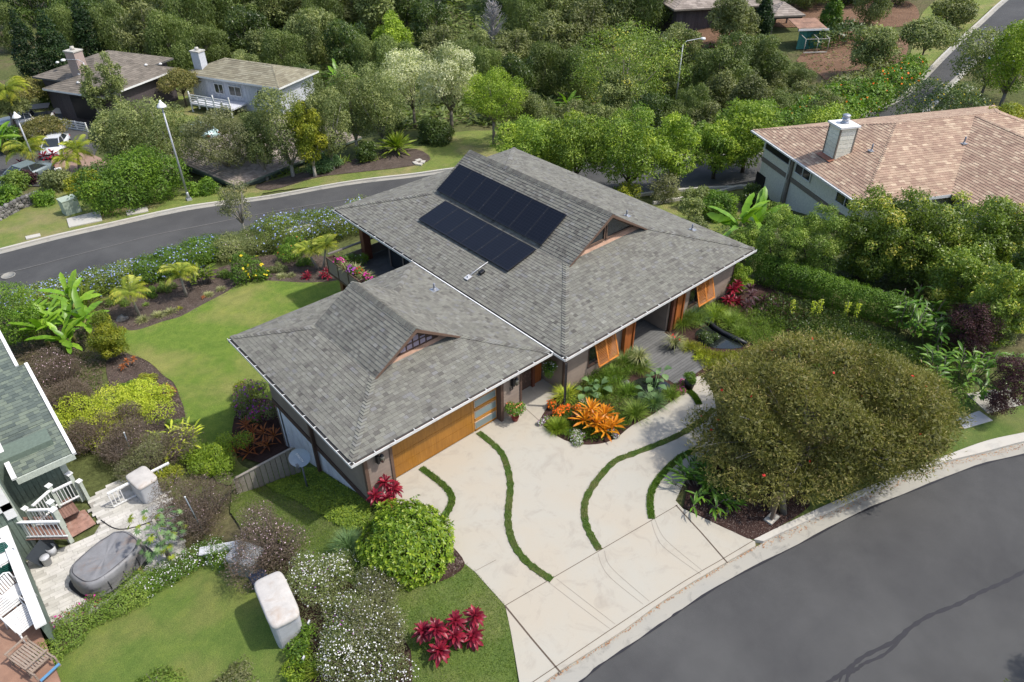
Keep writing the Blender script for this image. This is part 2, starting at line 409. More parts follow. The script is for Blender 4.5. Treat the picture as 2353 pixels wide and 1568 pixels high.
m_road = M_asphalt('street_asphalt', (.056, .056, .056), (.080, .080, .078))
m_tar = M_plain('tar_seal', (.014, .014, .019), .55, .2, 6)
m_joint = M_plain('joint_filler', (.10, .075, .055), .9, .3, 20)
m_crackline = M_plain('joint_line', (.24, .21, .175), .9, .2, 20)
# ================================================================ ground sheet
nx, ny = len(GX), len(GY)
V = np.stack([XX.ravel(), YY.ravel(), ZZ.ravel()], 1)
I = np.arange(nx*ny).reshape(nx, ny)
F = np.stack([I[:-1, :-1].ravel(), I[1:, :-1].ravel(), I[1:, 1:].ravel(), I[:-1, 1:].ravel()], 1)
link('ground', mesh_np('ground', V, F, m_earth, smooth=True), kind='structure')
def flat(L, smooth=0): return pxpoly(L, 0.0, smooth)
# ---- front street, gutter, apron, kerb
gut_in = [(1180,1615),(1254.3,1567.8),(1284.3,1546),(1351,1504),(1434.3,1450),(1501,1400),(1568.3,1355),(1647,1308),(1735,1258),(1808.6,1222),(1938.6,1162),(2072,1099),(2168.6,1066),(2260,1043),(2353,1018),(2480,992),(2700,965)]
gut_out = [(1255,1625),(1334.3,1567.8),(1377.6,1530.5),(1451,1482),(1532.6,1425.5),(1568,1401),(1675,1333.8),(1835,1252),(1968.6,1182),(2105,1125.5),(2242,1072),(2353,1045),(2480,1020),(2700,992)]
A1 = smooth_line([at_z(x, y, -.09) for x, y in gut_in], 4); A2 = smooth_line([at_z(x, y, -.1) for x, y in gut_out], 4)
# continue both lines out of the picture to the near left
tl = (A1[0]-A1[3])/np.linalg.norm(A1[0]-A1[3]); A1 = [A1[0]+tl*30]+A1
A2 = [A2[0]+tl*30]+A2
sheet('street_gutter', [tuple(p[:2]) for p in A1]+[tuple(p[:2]) for p in A2[::-1]], m_gutter, z=-.09, thick=.1)
far = [A2[-1][:2]+np.array([40, -6]), np.array([60, -70]), np.array([-60, -70])]
sheet('street_road', [tuple(p[:2]) for p in A2]+[tuple(p) for p in far], m_road, z=-.10, thick=.1, st=2)
# dark sealed seam along the gutter
seam = strip([p for p in A2], [.055+.03*math.sin(i*1.7) for i in range(len(A2))])
sheet('road_seam', seam, m_tar, z=-.082)
apron_in = [(1140,1617),(1224,1567.8),(1396,1452),(1568,1338.8),(1650,1291),(1732,1242)]
kerb_back = [(1732,1240),(1798.6,1207),(1932,1145.5),(2068.6,1088.8),(2178.6,1044.7),(2268.6,1012.4),(2353,994),(2480,968),(2700,940)]
B1 = smooth_line([at_z(x, y, .02) for x, y in kerb_back], 4)
gk = [p for p in A1 if p[0] > B1[0][0]-.05]
sheet('street_kerb', [tuple(p[:2]) for p in B1]+[tuple(p[:2]) for p in gk[::-1]], m_kerb, z=.025, thick=.25)
# ---- driveway slab with its apron
right_edge = [(1735,1244),(1685,1222),(1635,1199),(1568.6,1168.8),(1552,1150),(1580,1095),(1625,1040),(1648,985),(1640,910),(1615,862)]
bed_edge = [(1600,866),(1568,905.7),(1544,922),(1501,952),(1451,979),(1417.6,1005.7),(1384,1019),(1337.6,1022),(1297.6,1012),(1261,989),(1241,969),(1251,945.7),(1272,912)]
right_w = smooth_line([at_z(*p, 0) for p in right_edge[4:]], 3); bed_w = smooth_line([at_z(*p, 0) for p in bed_edge], 3)
left_edge = [(1193.6,1567.8),(1184.3,1512),(1172.6,1445.5),(1161,1392),(1134.3,1362),(1091,1313.8),(1066,1293.8),(1034.3,1258.8),(985,1212),(930,1165),(890,1140),(862,1135)]
drive = [at_z(1190,1640,0)]+[at_z(*p, 0) for p in left_edge]
drive += [np.array((-8.05, 1.25, 0)), np.array((-1.36, 1.25, 0)), np.array((-1.36, 1.9, 0)), np.array((.62, 1.9, 0)), np.array((.62, .5, 0))]
drive += bed_w[::-1]+right_w[::-1]+[at_z(*p, 0) for p in right_edge[3::-1]]
gi = [p for p in A1 if p[0] <= at_z(1735,1244,0)[0]+.02]
drive += [g*1.0 for g in gi[::-1] if g[1] > -13][: ]
lastg = drive[-1]
sheet('driveway', [tuple(p[:2]) for p in drive], m_drive, z=0, thick=.12, st=1)
def line_on(name, L, w, mat, z=.004, sm=4):
    P = smooth_line([at_z(x, y, 0) for x, y in L], sm) if sm else [at_z(x, y, 0) for x, y in L]
    return sheet(name, strip(P, w), mat, z=z, st=1)
for L, w_ in (([(1161,1392),(1557,1161)], .022), ([(1161,1393),(1222,1468),(1290,1548)], .05), ([(1553,1161),(1612,1225),(1672,1294)], .045), ([(1202,934),(1250,977)], .02),
              ([(1091,1313),(1140,1287)], .012)):
    line_on('control_joint', L, w_, m_joint, .005, 0)
line_on('control_joint', [(1140,1617),(1224,1567.8),(1396,1452),(1568,1338.8),(1650,1291),(1732,1242)], .022, m_joint, .005, 2)
for L in ([(1261,1339),(1330,1392),(1401,1445)], [(1278,1330),(1345,1382),(1414,1435)], [(1374,1272),(1384,1302),(1407,1332),(1478,1389)], [(1389,1266),(1396,1292),(1420,1320),(1492,1382)],
          [(1496,1195),(1508,1232),(1530,1262),(1610,1320)], [(1504,1192),(1520,1228),(1545,1255),(1612,1310)]):
    line_on('etched_line', L, .011, m_crackline, .005, 5)
# ---- ribbons of turf let into the driveway
RIB = [[(967.6,1075.5),(1011,1108.8),(1031,1128.8),(1039,1148.8),(1031,1172),(1017.6,1190),(1000,1205)],
       [(1099.3,994),(1134.3,1022.4),(1154.3,1044.7),(1166,1075.5),(1172.6,1112),(1171,1145.5),(1167.6,1178.8),(1169,1212),(1181,1252),(1207.6,1288.8),(1241,1315.5),(1268,1333)],
       [(1640,940),(1610,968),(1568,995.7),(1517.6,1019),(1451,1044.7),(1411,1062),(1371,1105.5),(1347.6,1145.5),(1342.6,1178.8),(1349,1212),(1364,1242),(1377.6,1264)],
       [(1610,1028),(1590,1038),(1557.6,1055.5),(1517.6,1095.5),(1497.6,1128.8),(1494,1158.8),(1497.6,1193)],
       [(1577,897),(1590,905),(1600,918),(1606,930)]]
m_turf = M_grass('turf_strip', (.06, .105, .024), (.085, .13, .032), (.17, .14, .07), .55, 1.5)
RIBW = []
for L in RIB:
    P = smooth_line([at_z(x, y, 0) for x, y in L], 6); RIBW.append(P)
    wd = [.235+.03*math.sin(i*1.9)+.03*math.sin(i*4.1+1)*math.sin(i*.7) for i in range(len(P))]
    sheet('turf_strip', strip(P, wd), m_turf, z=.022, thick=.04)
# ---- tar repairs across the street
for L, w_ in (([(2420,1275),(2352.6,1313.8),(2301.9,1340.5),(2251.9,1362.2),(2201.9,1388.8),(2135.3,1415.5),(2088.6,1445.5),(2051.9,1475.5),(1985.3,1508.8),(1951.9,1535.5),(1918.6,1558.8),(1888.6,1580)], .11),
              ([(2084,1453),(2035.3,1502.2),(1985.3,1525.5),(1968.6,1538.8),(1948.6,1552.2),(1945.3,1580)], .085), ([(1969,1535),(1935.3,1552.2),(1926.9,1580)], .05)):
    P = smooth_line([at_z(x, y, -.1) for x, y in L], 5)
    sheet('tar_repair', strip(P, [w_*(1+.3*math.sin(i*2.3)) for i in range(len(P))]), m_tar, z=-.092+.003*w_, st=1)
# ================================================================ lawns and beds
def lawn(name, L, mat, off=.03, sm=3, kind='structure', **k):
    W_ = pxpoly(L, None, sm); return sheet(name, [tuple(p[:2]) for p in W_], mat, off=off, kind=kind, **k)
back_lawn = [(273,757),(300,762),(327,758),(373,742),(417,729),(467,702),(517,676),(550,656),(593,647),(650,649),(700,652),(763,649),(840,640),(900,700),(860,800),(760,860),(690,900),(640,930),(600,985),(560,1000),
  (545,1060),(590,1090),(560,1110),(500,1110),(440,1010),(430,976),(423,939),(413,912),(400,882),(377,866),(353,842),(327,826),(290,812),(277,782)]
lawn('lawn', back_lawn, m_lawn, .07)
lawn('garden_bed', [(255,690),(330,655),(420,640),(520,612),(600,590),(700,585),(770,600),(780,652),(763,658),(700,660),(650,657),(593,655),(550,664),(517,684),(467,710),(417,737),(373,750),(327,766),(300,770),(262,765)], m_mulch, .045)
lawn('garden_bed', [(262,800),(290,808),(327,822),(353,838),(380,862),(404,880),(418,910),(428,938),(436,976),(450,1020),(400,1060),(330,1030),(280,960),(250,880),(245,830)], m_mulch, .045)
lawn('garden_bed', [(560,925),(640,930),(670,1030),(640,1070),(590,1065),(540,1040),(535,985)], m_darkmulch, .09)
front_left = [(535,1112),(560,1118),(660,1075),(720,1060),(850,1150)]+[(x, y) for x, y in left_edge[::-1]]+[(1188,1640),(930,1640),(950,1560),(945,1500),(910,1440),(870,1400),(800,1340),(740,1330),(690,1290),(640,1240),(570,1240),(530,1180)]
W_ = [np.array(G(*p)) for p in front_left]
sheet('lawn', [tuple(p[:2]) for p in W_], m_lawn2, off=.1)
W_ = smooth_line([at_z(*p, 0) for p in [(1031,1246),(1068,1294),(1040,1325),(1000,1341),(960,1342),(915,1325),(880,1290),(870,1240),(930,1200),(990,1200)]], 4)
sheet('mulch_ring', [tuple(p[:2]) for p in W_], m_darkmulch, off=.125)
lawn('lawn', [(105,1640),(120,1530),(190,1460),(300,1385),(420,1322),(510,1290),(575,1300),(610,1350),(640,1470),(700,1540),(760,1640)], m_lawn3, .05)
lawn('garden_bed', [(575,1290),(640,1250),(720,1300),(800,1340),(870,1400),(915,1440),(955,1500),(950,1570),(930,1640),(760,1640),(700,1540),(650,1480),(640,1440),(620,1370)], m_darkmulch, .09)
W_ = [at_z(*p, 0) for p in [(1735,1242),(1798.6,1209),(1932,1147.5),(2068.6,1090.8),(2178.6,1046.7),(2268.6,1014.4),(2353,996),(2480,970),(2700,942),(2700,840),(2480,850),(2330,880),(2180,930),(2000,1000),(1850,1080),(1760,1130),(1650,1150),(1600,1180),(1685,1222)]]
sheet('lawn', [tuple(p[:2]) for p in W_], m_lawn2, z=0, thick=.2)
W_ = smooth_line([at_z(*p, 0) for p in [(1570,1165),(1635,1199),(1685,1222),(1735,1240),(1790,1211),(1840,1180),(1860,1150),(1800,1090),(1700,1060),(1625,1060),(1585,1100)]], 3)
sheet('garden_bed', [tuple(p[:2]) for p in W_], m_darkmulch, z=.015, thick=.05)
# planted court in front of the entrance, pond hollow
W_ = [tuple(p[:2]) for p in bed_w]+[(.7, .6), (12.6, .6), (14.5, .2), (13.5, -3), (9.5, -4.2), (7.4, -2.6)]
sheet('garden_bed', W_, m_darkmulch, z=-.02, thick=.1)
lawn('lawn', [(2120,640),(2240,600),(2340,640),(2420,700),(2300,760),(2180,740)], m_lawn, .06)
lawn('lawn', [(1500,480),(1600,462),(1720,440),(1760,470),(1700,530),(1600,560),(1520,520)], m_verge, .06)
# ---- road behind, its gutters, and the loop up the hill
far_e = [(-120,615),(0,586),(133,552),(256,524),(500,475),(784,430),(984,405),(1150,385),(1400,368),(1568,366),(1720,360),(1860,325),(1960,285),(2008,262),(2078,228),(2115,195),(2178,130),(2235,77),(2285,30),(2330,-10)]
near_e = [(-120,722),(0,692),(130,655),(256,615),(440,572),(597,543),(784,503),(984,480),(1200,465),(1400,452),(1568,434),(1720,425),(1880,400),(2020,330),(2110,265),(2168,205),(2235,140),(2310,80),(2400,10)]
FA = smooth_line([np.array(G(*p)) for p in far_e], 4); NE = smooth_line([np.array(G(*p)) for p in near_e], 4)
sheet('back_road', [tuple(p[:2]) for p in FA]+[tuple(p[:2]) for p in NE[::-1]], m_road, off=.06)
def band(name, line, d0, d1, mat, off, thick=0, st=.5):
    C_ = [np.array(p[:2], float) for p in line]; L1 = []; L2 = []
    for i, c in enumerate(C_):
        t = C_[min(i+1, len(C_)-1)]-C_[max(i-1, 0)]; t /= np.linalg.norm(t)+1e-9; nr = np.array([-t[1], t[0]])
        L1.append(tuple(c+nr*d0)); L2.append(tuple(c+nr*d1))
    return sheet(name, L1+L2[::-1], mat, off=off, thick=thick, st=st)
band('road_gutter', FA, -.02, .42, m_gutter, .075, .05); band('street_kerb', FA, .42, .62, m_kerb, .20, .2)
band('road_gutter', NE, .02, -.42, m_gutter, .075, .05); band('street_kerb', NE, -.42, -.62, m_kerb, .20, .2)
mid = [(a+b)/2 for a, b in zip(FA, NE)] if len(FA) == len(NE) else None
seam_c = [(0,634),(133,600),(256,568),(400,533),(567,500),(784,463),(984,440)]
sheet('road_seam', strip(smooth_line([np.array(G(*p)) for p in seam_c], 4), .07), M_plain('road_seam', (.16, .155, .145), .9, .2, 10), off=.085)
lawn('verge', [(-100,606),(0,580),(133,546),(256,518),(500,468),(600,452),(590,425),(440,440),(300,455),(180,440),(110,420),(60,470),(0,500),(-100,560)], m_verge, .06)
lawn('verge', [(560,452),(640,440),(784,424),(984,399),(1150,378),(1330,366),(1300,340),(1180,305),(1050,305),(950,330),(860,372),(740,385),(620,415)], m_verge, .07)
lawn('garden_bed', [(590,428),(690,400),(790,375),(880,350),(955,345),(990,368),(940,385),(830,398),(720,412),(620,440)], m_mulch, .10)
lawn('verge', [(1560,478),(1600,455),(1720,436),(1870,415),(1760,450),(1640,480)], m_verge, .05)
lawn('verge', [(1990,262),(2068,217),(2105,185),(2168,120),(2225,68),(2275,22),(2320,-20),(2200,-20),(2120,30),(2090,130),(2040,200),(1980,235)], m_verge, .07)
lawn('cul_de_sac', [(-60,310),(60,280),(150,262),(215,272),(235,300),(225,345),(190,395),(130,430),(60,430),(-60,450)], m_road, .07)
lawn('house_drive', [(140,246),(200,240),(240,252),(250,268),(212,276),(160,264),(120,262)], m_kerb, .09)
lawn('house_drive', [(130,345),(190,350),(245,375),(235,410),(170,420),(120,395)], M_concrete('brick_drive', (.27, .17, .13), (.30, .21, .16), (.14, .10, .08)), .09)
lawn('lawn', [(350,262),(370,230),(420,222),(480,228),(500,262),(440,285),(380,290)], m_verge, .06)
lawn('hillside', [(1830,140),(1900,90),(1990,60),(2080,90),(2080,130),(2050,170),(1980,235),(1930,215),(1880,170)], m_soil, .05, st=.5)
lawn('hillside', [(1680,20),(1780,10),(2050,0),(2110,25),(2090,60),(1980,62),(1880,62),(1760,60)], m_soil, .05, st=1)
lawn('hillside', [(1510,80),(1600,62),(1720,66),(1740,95),(1640,112),(1540,106)], m_soil, .05, st=1)
lawn('lawn', [(1080,-5),(1280,-5),(1290,30),(1200,70),(1100,60)], M_grass('far_meadow', (.10, .15, .05), (.13, .18, .06), (.16, .16, .08), .5, .1), .05, st=2)
# ================================================================ building helpers
rnd = random.Random(7)
def clip_convex(P, poly):
    """clip polygon P (2-D) by convex polygon (ccw)"""
    for i in range(len(poly)):
        a = poly[i]; b = poly[(i+1) % len(poly)]; out = []
        if not P: return []
        def side(p): return (b[0]-a[0])*(p[1]-a[1])-(b[1]-a[1])*(p[0]-a[0])
        for j in range(len(P)):
            p = P[j]; q = P[(j+1) % len(P)]; sp = side(p); sq = side(q)
            if sp >= 0: out.append(p)
            if sp*sq < 0: t = sp/(sp-sq); out.append((p[0]+(q[0]-p[0])*t, p[1]+(q[1]-p[1])*t))
        P = out
    return P
def area2(P): return sum(P[i][0]*P[(i+1) % len(P)][1]-P[(i+1) % len(P)][0]*P[i][1] for i in range(len(P)))/2
def parts_or_stuff(pieces, name, mat, parent, limit=300, stuffname=None):
    """pieces: list of (V, F, tone). The largest in view become parts, the rest one joined part"""
    def size(p):
        q = [proj(v) for v in p[0][:4]]
        if any(a[2] < 1 for a in q): return 0
        xs = [a[0] for a in q]; ys = [a[1] for a in q]
        if max(xs) < 0 or min(xs) > 2353 or max(ys) < 0 or min(ys) > 1568: return 0
        return (max(xs)-min(xs))*(max(ys)-min(ys))/ (1+0*q[0][2])
    if len(pieces) > limit:
        order = sorted(range(len(pieces)), key=lambda i: -min(size(pieces[i]), 1e9))
        sel = set(order[:limit])
    else: sel = set(range(len(pieces)))
    m = MB()
    for i, (V, F, t) in enumerate(pieces):
        if i in sel:
            b = MB(); b.add(V, F, t); b.build(name, mat, parent)
        else: m.add(V, F, t)
    if m.V: m.build(stuffname or name+'s', mat, parent, 'stuff')
def tiles(origin, u, v, outline, exp=.152, wmin=.13, wmax=.25, thick=.012, tonef=None, lift=.004):
    """overlapping shingle tabs laid in courses over a convex outline given in (u, v) metres"""
    o = Vector(origin); u = Vector(u).normalized(); v = Vector(v).normalized(); n = u.cross(v).normalized()
    if n.z < 0: n = -n
    if area2(outline) < 0: outline = outline[::-1]
    us = [p[0] for p in outline]; vs = [p[1] for p in outline]; out = []
    r = 0; vv = min(vs)
    while vv < max(vs):
        x = min(us)-rnd.random()*.3; base = rnd.random()
        while x < max(us):
            w_ = rnd.uniform(wmin, wmax); P = clip_convex([(x, vv), (x+w_-.004, vv), (x+w_-.004, vv+exp+.01), (x, vv+exp+.01)], outline)
            if len(P) >= 3 and area2(P) > 4e-4:
                up_ = rnd.choice((0, 0, .003))
                top = [o+u*a+v*b+n*(lift+up_*.5+(thick+up_)*(1-(b-vv)/exp)) for a, b in P]; bot = [o+u*a+v*b-n*.002 for a, b in P]
                k = len(P); F = [tuple(range(k))]+[((i+1) % k, i, k+i, k+(i+1) % k) for i in range(k)]
                out.append((top+bot, F, tonef() if tonef else rnd.random()))
            x += w_
        vv += exp; r += 1
    return out
def hipcaps(a, b, wdt, na, nb, step_=.145, tonef=None):
    """folded cap shingles along a hip or ridge from a (low) to b (high); na, nb: the two slopes' downward directions"""
    a = Vector(a); b = Vector(b); L = (b-a).length; t = (b-a)/L; out = []; na = Vector(na).normalized(); nb = Vector(nb).normalized()
    k = int(L/step_)
    for i in range(k):
        p = a+t*(i*step_); q = p+t*(step_*1.12); up_ = Vector((0, 0, 1)); w2 = wdt/2*rnd.uniform(.93, 1.06)
        hi = .055; lo = .02
        V = [p+up_*hi, p+na*w2+up_*(hi-.008), q+na*w2+up_*lo, q+up_*(lo+.006), p+nb*w2+up_*(hi-.008), q+nb*w2+up_*lo,
             p-up_*.004, p+na*w2-up_*.004, p+nb*w2-up_*.004]
        F = [(0, 1, 2, 3), (4, 0, 3, 5), (1, 0, 6, 7), (0, 4, 8, 6)]
        out.append((V, F, tonef() if tonef else rnd.random()))
    return out
def siding(mbname, a, b, z0, z1, mat, parent, outward, exp=.16, thick=.018, tone=None):
    """lap boards on a wall between plan points a and b"""
    a = Vector((a[0], a[1], 0)); b = Vector((b[0], b[1], 0)); o = Vector((outward[0], outward[1], 0)); z = z0
    while z < z1-.02:
        t = min(z+exp+.012, z1)
        P = [a+Vector((0, 0, z)), b+Vector((0, 0, z)), b+Vector((0, 0, t)), a+Vector((0, 0, t))]
        V = [P[0]+o*thick, P[1]+o*thick, P[2]+o*.004, P[3]+o*.004]+P
        m = MB(); m.add(V, [(0, 1, 2, 3), (4, 5, 1, 0), (5, 6, 2, 1), (6, 7, 3, 2), (7, 4, 0, 3)], rnd.uniform(.35, .65) if tone is None else tone)
        m.build(mbname, mat, parent); z += exp
def quad(m, a, b, c, d, tone=.5): m.add([a, b, c, d], [(0, 1, 2, 3)], tone)
# ---- materials of the main house
SH = [(0, (.095, .090, .080)), (.25, (.130, .124, .110)), (.5, (.162, .158, .136)), (.75, (.195, .193, .162)), (.9, (.168, .166, .162)), (1, (.225, .223, .192))]
m_shingle = M_tone('asphalt_shingle_grey', SH, .92, .15, 1.2, 150, .5, .35)
m_under = M_plain('roof_felt', (.10, .10, .095), .95, .1, 5)
m_siding = M_tone('taupe_siding', [(0, (.24, .185, .15)), (1, (.29, .23, .185))], .75, .25, 1.5, 60, .25, .2)
m_side2 = M_tone('brown_panel', [(0, (.20, .16, .125)), (1, (.24, .195, .155))], .75, .25, 1.5, 60, .25, .2)
m_trim = M_tone('dark_brown_trim', [(0, (.075, .045, .034)), (1, (.11, .066, .05))], .6, .3, 4, 80, .3, .3)
m_bargeb = M_tone('barge_board', [(0, (.11, .068, .048)), (1, (.15, .095, .068))], .65, .3, 3, 90, .3, .3)
m_skirt = M_tone('white_skirting', [(0, (.66, .66, .68)), (1, (.78, .78, .79))], .7, .3, 2, 40, .2, .25)
m_gwhite = M_plain('gutter_white', (.62, .62, .60), .45, .08, 6, dirt=(.3, .28, .24))
m_gdark = M_plain('gutter_inside', (.05, .048, .045), .8, .3, 8)
m_soffit = M_plain('soffit', (.20, .15, .12), .8, .1, 3)
def M_wood(name, a, b, sc=(1, 1, 9), scale=3, rough=.45):
    if name in MATS: return MATS[name]
    m, n, o = nodemat(name); g = N(n, 'NewGeometry'); mp = N(n, 'Mapping'); mp.inputs['Scale'].default_value = sc
    n.links.new(g.outputs['Position'], mp.inputs[0]); v = noise(n, scale, 6, .65, mp.outputs[0], .6); w2 = noise(n, 1.1, 3, .5)
    c = ramp(n, v, [(.3, a), (.68, b)]); c = mix(n, c, ramp(n, w2, [(.3, (.8, .78, .75)), (.7, (1.12, 1.1, 1.05))]), .8, 'MULTIPLY')
    princ(n, o, c, rough, .4, 0, bump(n, v, .12, .01)); MATS[name] = m; return m
m_door = M_wood('garage_door_wood', (.25, .105, .012), (.37, .165, .024), (9, 9, .6), 2.2)
m_doorrail = M_wood('garage_door_rail', (.32, .14, .018), (.42, .19, .03), (.6, 1, 9), 2.2)
m_red = M_wood('redwood_post', (.22, .060, .015), (.38, .125, .032), (9, 9, .5), 2.0, .5)
m_redd = M_wood('dark_redwood', (.10, .035, .02), (.17, .06, .035), (9, 9, .5), 2.0, .55)
m_shut = M_wood('shutter_wood', (.50, .17, .035), (.64, .25, .06), (.8, 3, 9), 2.0, .45)
m_deck = M_tone('grey_deck_board', [(0, (.105, .105, .10)), (1, (.15, .15, .145))], .75, .25, 3, 60, .3, .35)
def M_glass(name, col, rough=.08):
    if name in MATS: return MATS[name]
    m, n, o = nodemat(name); princ(n, o, mix(n, col, tuple(c*1.6 for c in col), noise(n, .8, 2)), rough, .7); MATS[name] = m; return m
m_glass = M_glass('window_glass', (.02, .024, .026)); m_frost = M_glass('frosted_glass', (.13, .165, .16), .3)
m_black = M_plain('black_metal', (.02, .02, .022), .45, .1, 5, .3)
m_white = M_plain('white_paint', (.72, .72, .70), .5, .06, 5)
def shtone():
    r = rnd.random(); return min(1, max(0, rnd.gauss(.55, .18)))
# ================================================================ the house
H = empty('house', (0, 0, 0), 'single storey house with grey shingled double gabled roofs and wooden garage door', 'house')
HW, HL, ZE, SL, SU = 12.99, 17.63, 2.43, .262, .624
AX = 3.84; ZH = ZE+SL*AX; ZR = ZH+SU*(HW/2-AX)
roof = MB(); P3 = []
def lowplane(side, x0, x1, y0, y1, z, a, s, yb):
    """one sloping side of a hipped roof: outline in (u, v) and frame"""
    c = math.sqrt(1+s*s)
    if side == 'W': return (x0, y0, z), (0, 1, 0), (1, 0, s), [(0, 0), (y1-y0, 0), (y1-y0-yb, a*c), (a, a*c)]
    if side == 'E': return (x1, y0, z), (0, 1, 0), (-1, 0, s), [(0, 0), (y1-y0, 0), (y1-y0-yb, a*c), (a, a*c)]
    if side == 'S': return (x0, y0, z), (1, 0, 0), (0, 1, s), [(0, 0), (x1-x0, 0), (x1-x0-a, a*c), (a, a*c)]
    if side == 'N': return (x0, y1, z), (1, 0, 0), (0, -1, s), [(0, 0), (x1-x0, 0), (x1-x0-a, yb*c), (a, yb*c)]
def slab(m, o, u, v, out, th=.05):
    o = Vector(o); u = Vector(u).normalized(); v = Vector(v).normalized(); P = [o+u*a+v*b-Vector((0, 0, .003)) for a, b in out]
    m.prism([p-Vector((0, 0, th)) for p in P], (0, 0, th))
def duchgable(x0, x1, y0, y1, z, a, s, su, gy0, gy1, wallin, roofmb, out, yb):
    xm = (x0+x1)/2; zh = z+s*a; zr = zh+su*(xm-x0-a); c = math.sqrt(1+su*su); Lu = (xm-x0-a)*c
    for sd in 'WESN':
        o, u, v, L = lowplane(sd, x0, x1, y0, y1, z, a, s, yb)
        if sd == 'S': L = [(0, 0), (x1-x0, 0), (x1-x0-a, a*math.sqrt(1+s*s)), (x1-x0-a-wallin*1.1, (a+wallin)*math.sqrt(1+s*s)), (a+wallin*1.1, (a+wallin)*math.sqrt(1+s*s)), (a, a*math.sqrt(1+s*s))]
        out += tiles(o, u, v, L, tonef=shtone); slab(roofmb, o, u, v, L)
    for sd in (1, -1):
        xa = x0+a if sd == 1 else x1-a
        o = (xa, gy0, zh); L = [(0, -.05), (gy1-gy0, -.05), (gy1-gy0, Lu), (0, Lu)]
        out += tiles(o, (0, 1, 0), (sd, 0, su), L, tonef=lambda: max(0, shtone()-.04), thick=.018); slab(roofmb, o, (0, 1, 0), (sd, 0, su), L, .07)
    # caps: hips, ridge
    for (p, q, na, nb) in (((x0, y0, z), (x0+a, y0+a, zh), (0, 1, 0), (1, 0, 0)), ((x1, y0, z), (x1-a, y0+a, zh), (0, 1, 0), (-1, 0, 0)),
                           ((x0, y1, z), (x0+a, y1-yb, zh), (0, -1, 0), (1, 0, 0)), ((x1, y1, z), (x1-a, y1-yb, zh), (0, -1, 0), (-1, 0, 0))):
        out += hipcaps(p, q, .42, na, nb, tonef=lambda: rnd.choice((.25, .45, .75, .95)))
    out += hipcaps((xm, gy0, zr), (xm, gy1, zr), .40, (-1, 0, -su), (1, 0, -su), tonef=lambda: max(0, shtone()-.1))
    return xm, zh, zr
roofo = None
PIECES = []
xm, zh, zr = duchgable(.08, HW, .11, HL, ZE, AX, SL, SU, 3.73, 13.9, .40, roof, PIECES, 3.8)
GX0, GX1, GY0, GY1, GZ = -9.16, -.06, .65, 10.13, 2.41
gxm, gzh, gzr = duchgable(GX0+.10, GX1, GY0+.11, GY1, GZ, 2.56, SL, .655, 3.20, 7.66, .38, roof, PIECES, 2.56)
roofo = roof.build('roof', m_under, H)
parts_or_stuff(PIECES, 'shingle', m_shingle, roofo, 300)
# fascia boards and gutters
m = MB()
for a, b in (((.1, .13), (HW, .13)), ((.1, .13), (.1, HL)), ((HW, 0), (HW, HL)), ((0, HL), (HW, HL))):
    m.beam((a[0], a[1], ZE-.15), (b[0], b[1], ZE-.15), .04, .17)
for a, b in (((GX0+.12, GY0+.13), (GX1, GY0+.13)), ((GX0+.12, GY0+.13), (GX0+.12, GY1)), ((GX0, GY1), (GX1, GY1))):
    m.beam((a[0], a[1], GZ-.15), (b[0], b[1], GZ-.15), .04, .17)
m.build('fascia', m_trim, H)
def gutter(a, b, out, z, inside=m_gwhite):
    a = Vector((*a, z)); b = Vector((*b, z)); o = Vector((*out, 0)); w_ = .12
    m = MB()
    m.prism([a, a+o*w_*.9+Vector((0, 0, -.0)), a+o*w_*.9-Vector((0, 0, .012)), a-Vector((0, 0, .012))], b-a)
    m.prism([a+o*w_, a+o*(w_+.018), a+o*(w_+.018)+Vector((0, 0, .105)), a+o*w_+Vector((0, 0, .105))], b-a)
    g = m.build('gutter', m_gwhite, H)
    if inside is not m_gwhite:
        n_ = MB(); n_.box(((a+b)/2+o*w_*.5+Vector((0, 0, .03)))[:], (abs((b-a).x)+w_*.9, abs((b-a).y)+w_*.9*(1 if abs((b-a).x) > 1 else 1), .05) if False else ((b-a).length if abs((b-a).x) > 1 else w_*.85, (b-a).length if abs((b-a).y) > 1 else w_*.85, .05)); n_.build('gutter_dark_fill', inside, g)  # dark strip filling the trough of the side gutters
    L = (b-a).length; k = int(L/.78); t = (b-a)/L
    for i in range(k+1):
        p = a+t*(.15+i*(L-.3)/max(1, k)); s_ = MB()
        s_.beam(p+Vector((0, 0, .09))-o*.02, p+o*(w_+.02)+Vector((0, 0, .115)), .028, .008); s_.build('gutter_strap', m_white, g)
gutter((0, .12), (HW, .12), (0, -1), ZE-.10); gutter((GX0, GY0+.12), (GX1, GY0+.12), (0, -1), GZ-.10)
gutter((GX0+.12, GY0), (GX0+.12, GY1), (-1, 0), GZ-.10, m_gdark); gutter((.10, GY1+.0), (.10, HL), (-1, 0), ZE-.10, m_gdark); gutter((.10, .0), (.10, .74), (-1, 0), ZE-.10, m_gdark)
m = MB(); m.box((-.045, (GY0+GY1)/2, GZ+.03), (.05, GY1-GY0, .035)); m.build('white_flashing', m_white, H)
m = MB(); m.box((-.0, (GY0+GY1)/2, GZ-.06), (.07, GY1-GY0, .03)); m.build('valley_gutter', m_gdark, H)
# soffits
m = MB(); m.box((HW/2+.05, HL/2+.06, ZE-.22), (HW-.22, HL-.22, .02)); m.box(((GX0+GX1)/2+.06, (GY0+GY1)/2+.07, GZ-.215), (GX1-GX0-.24, GY1-GY0-.24, .02)); m.build('soffit', m_soffit, H)
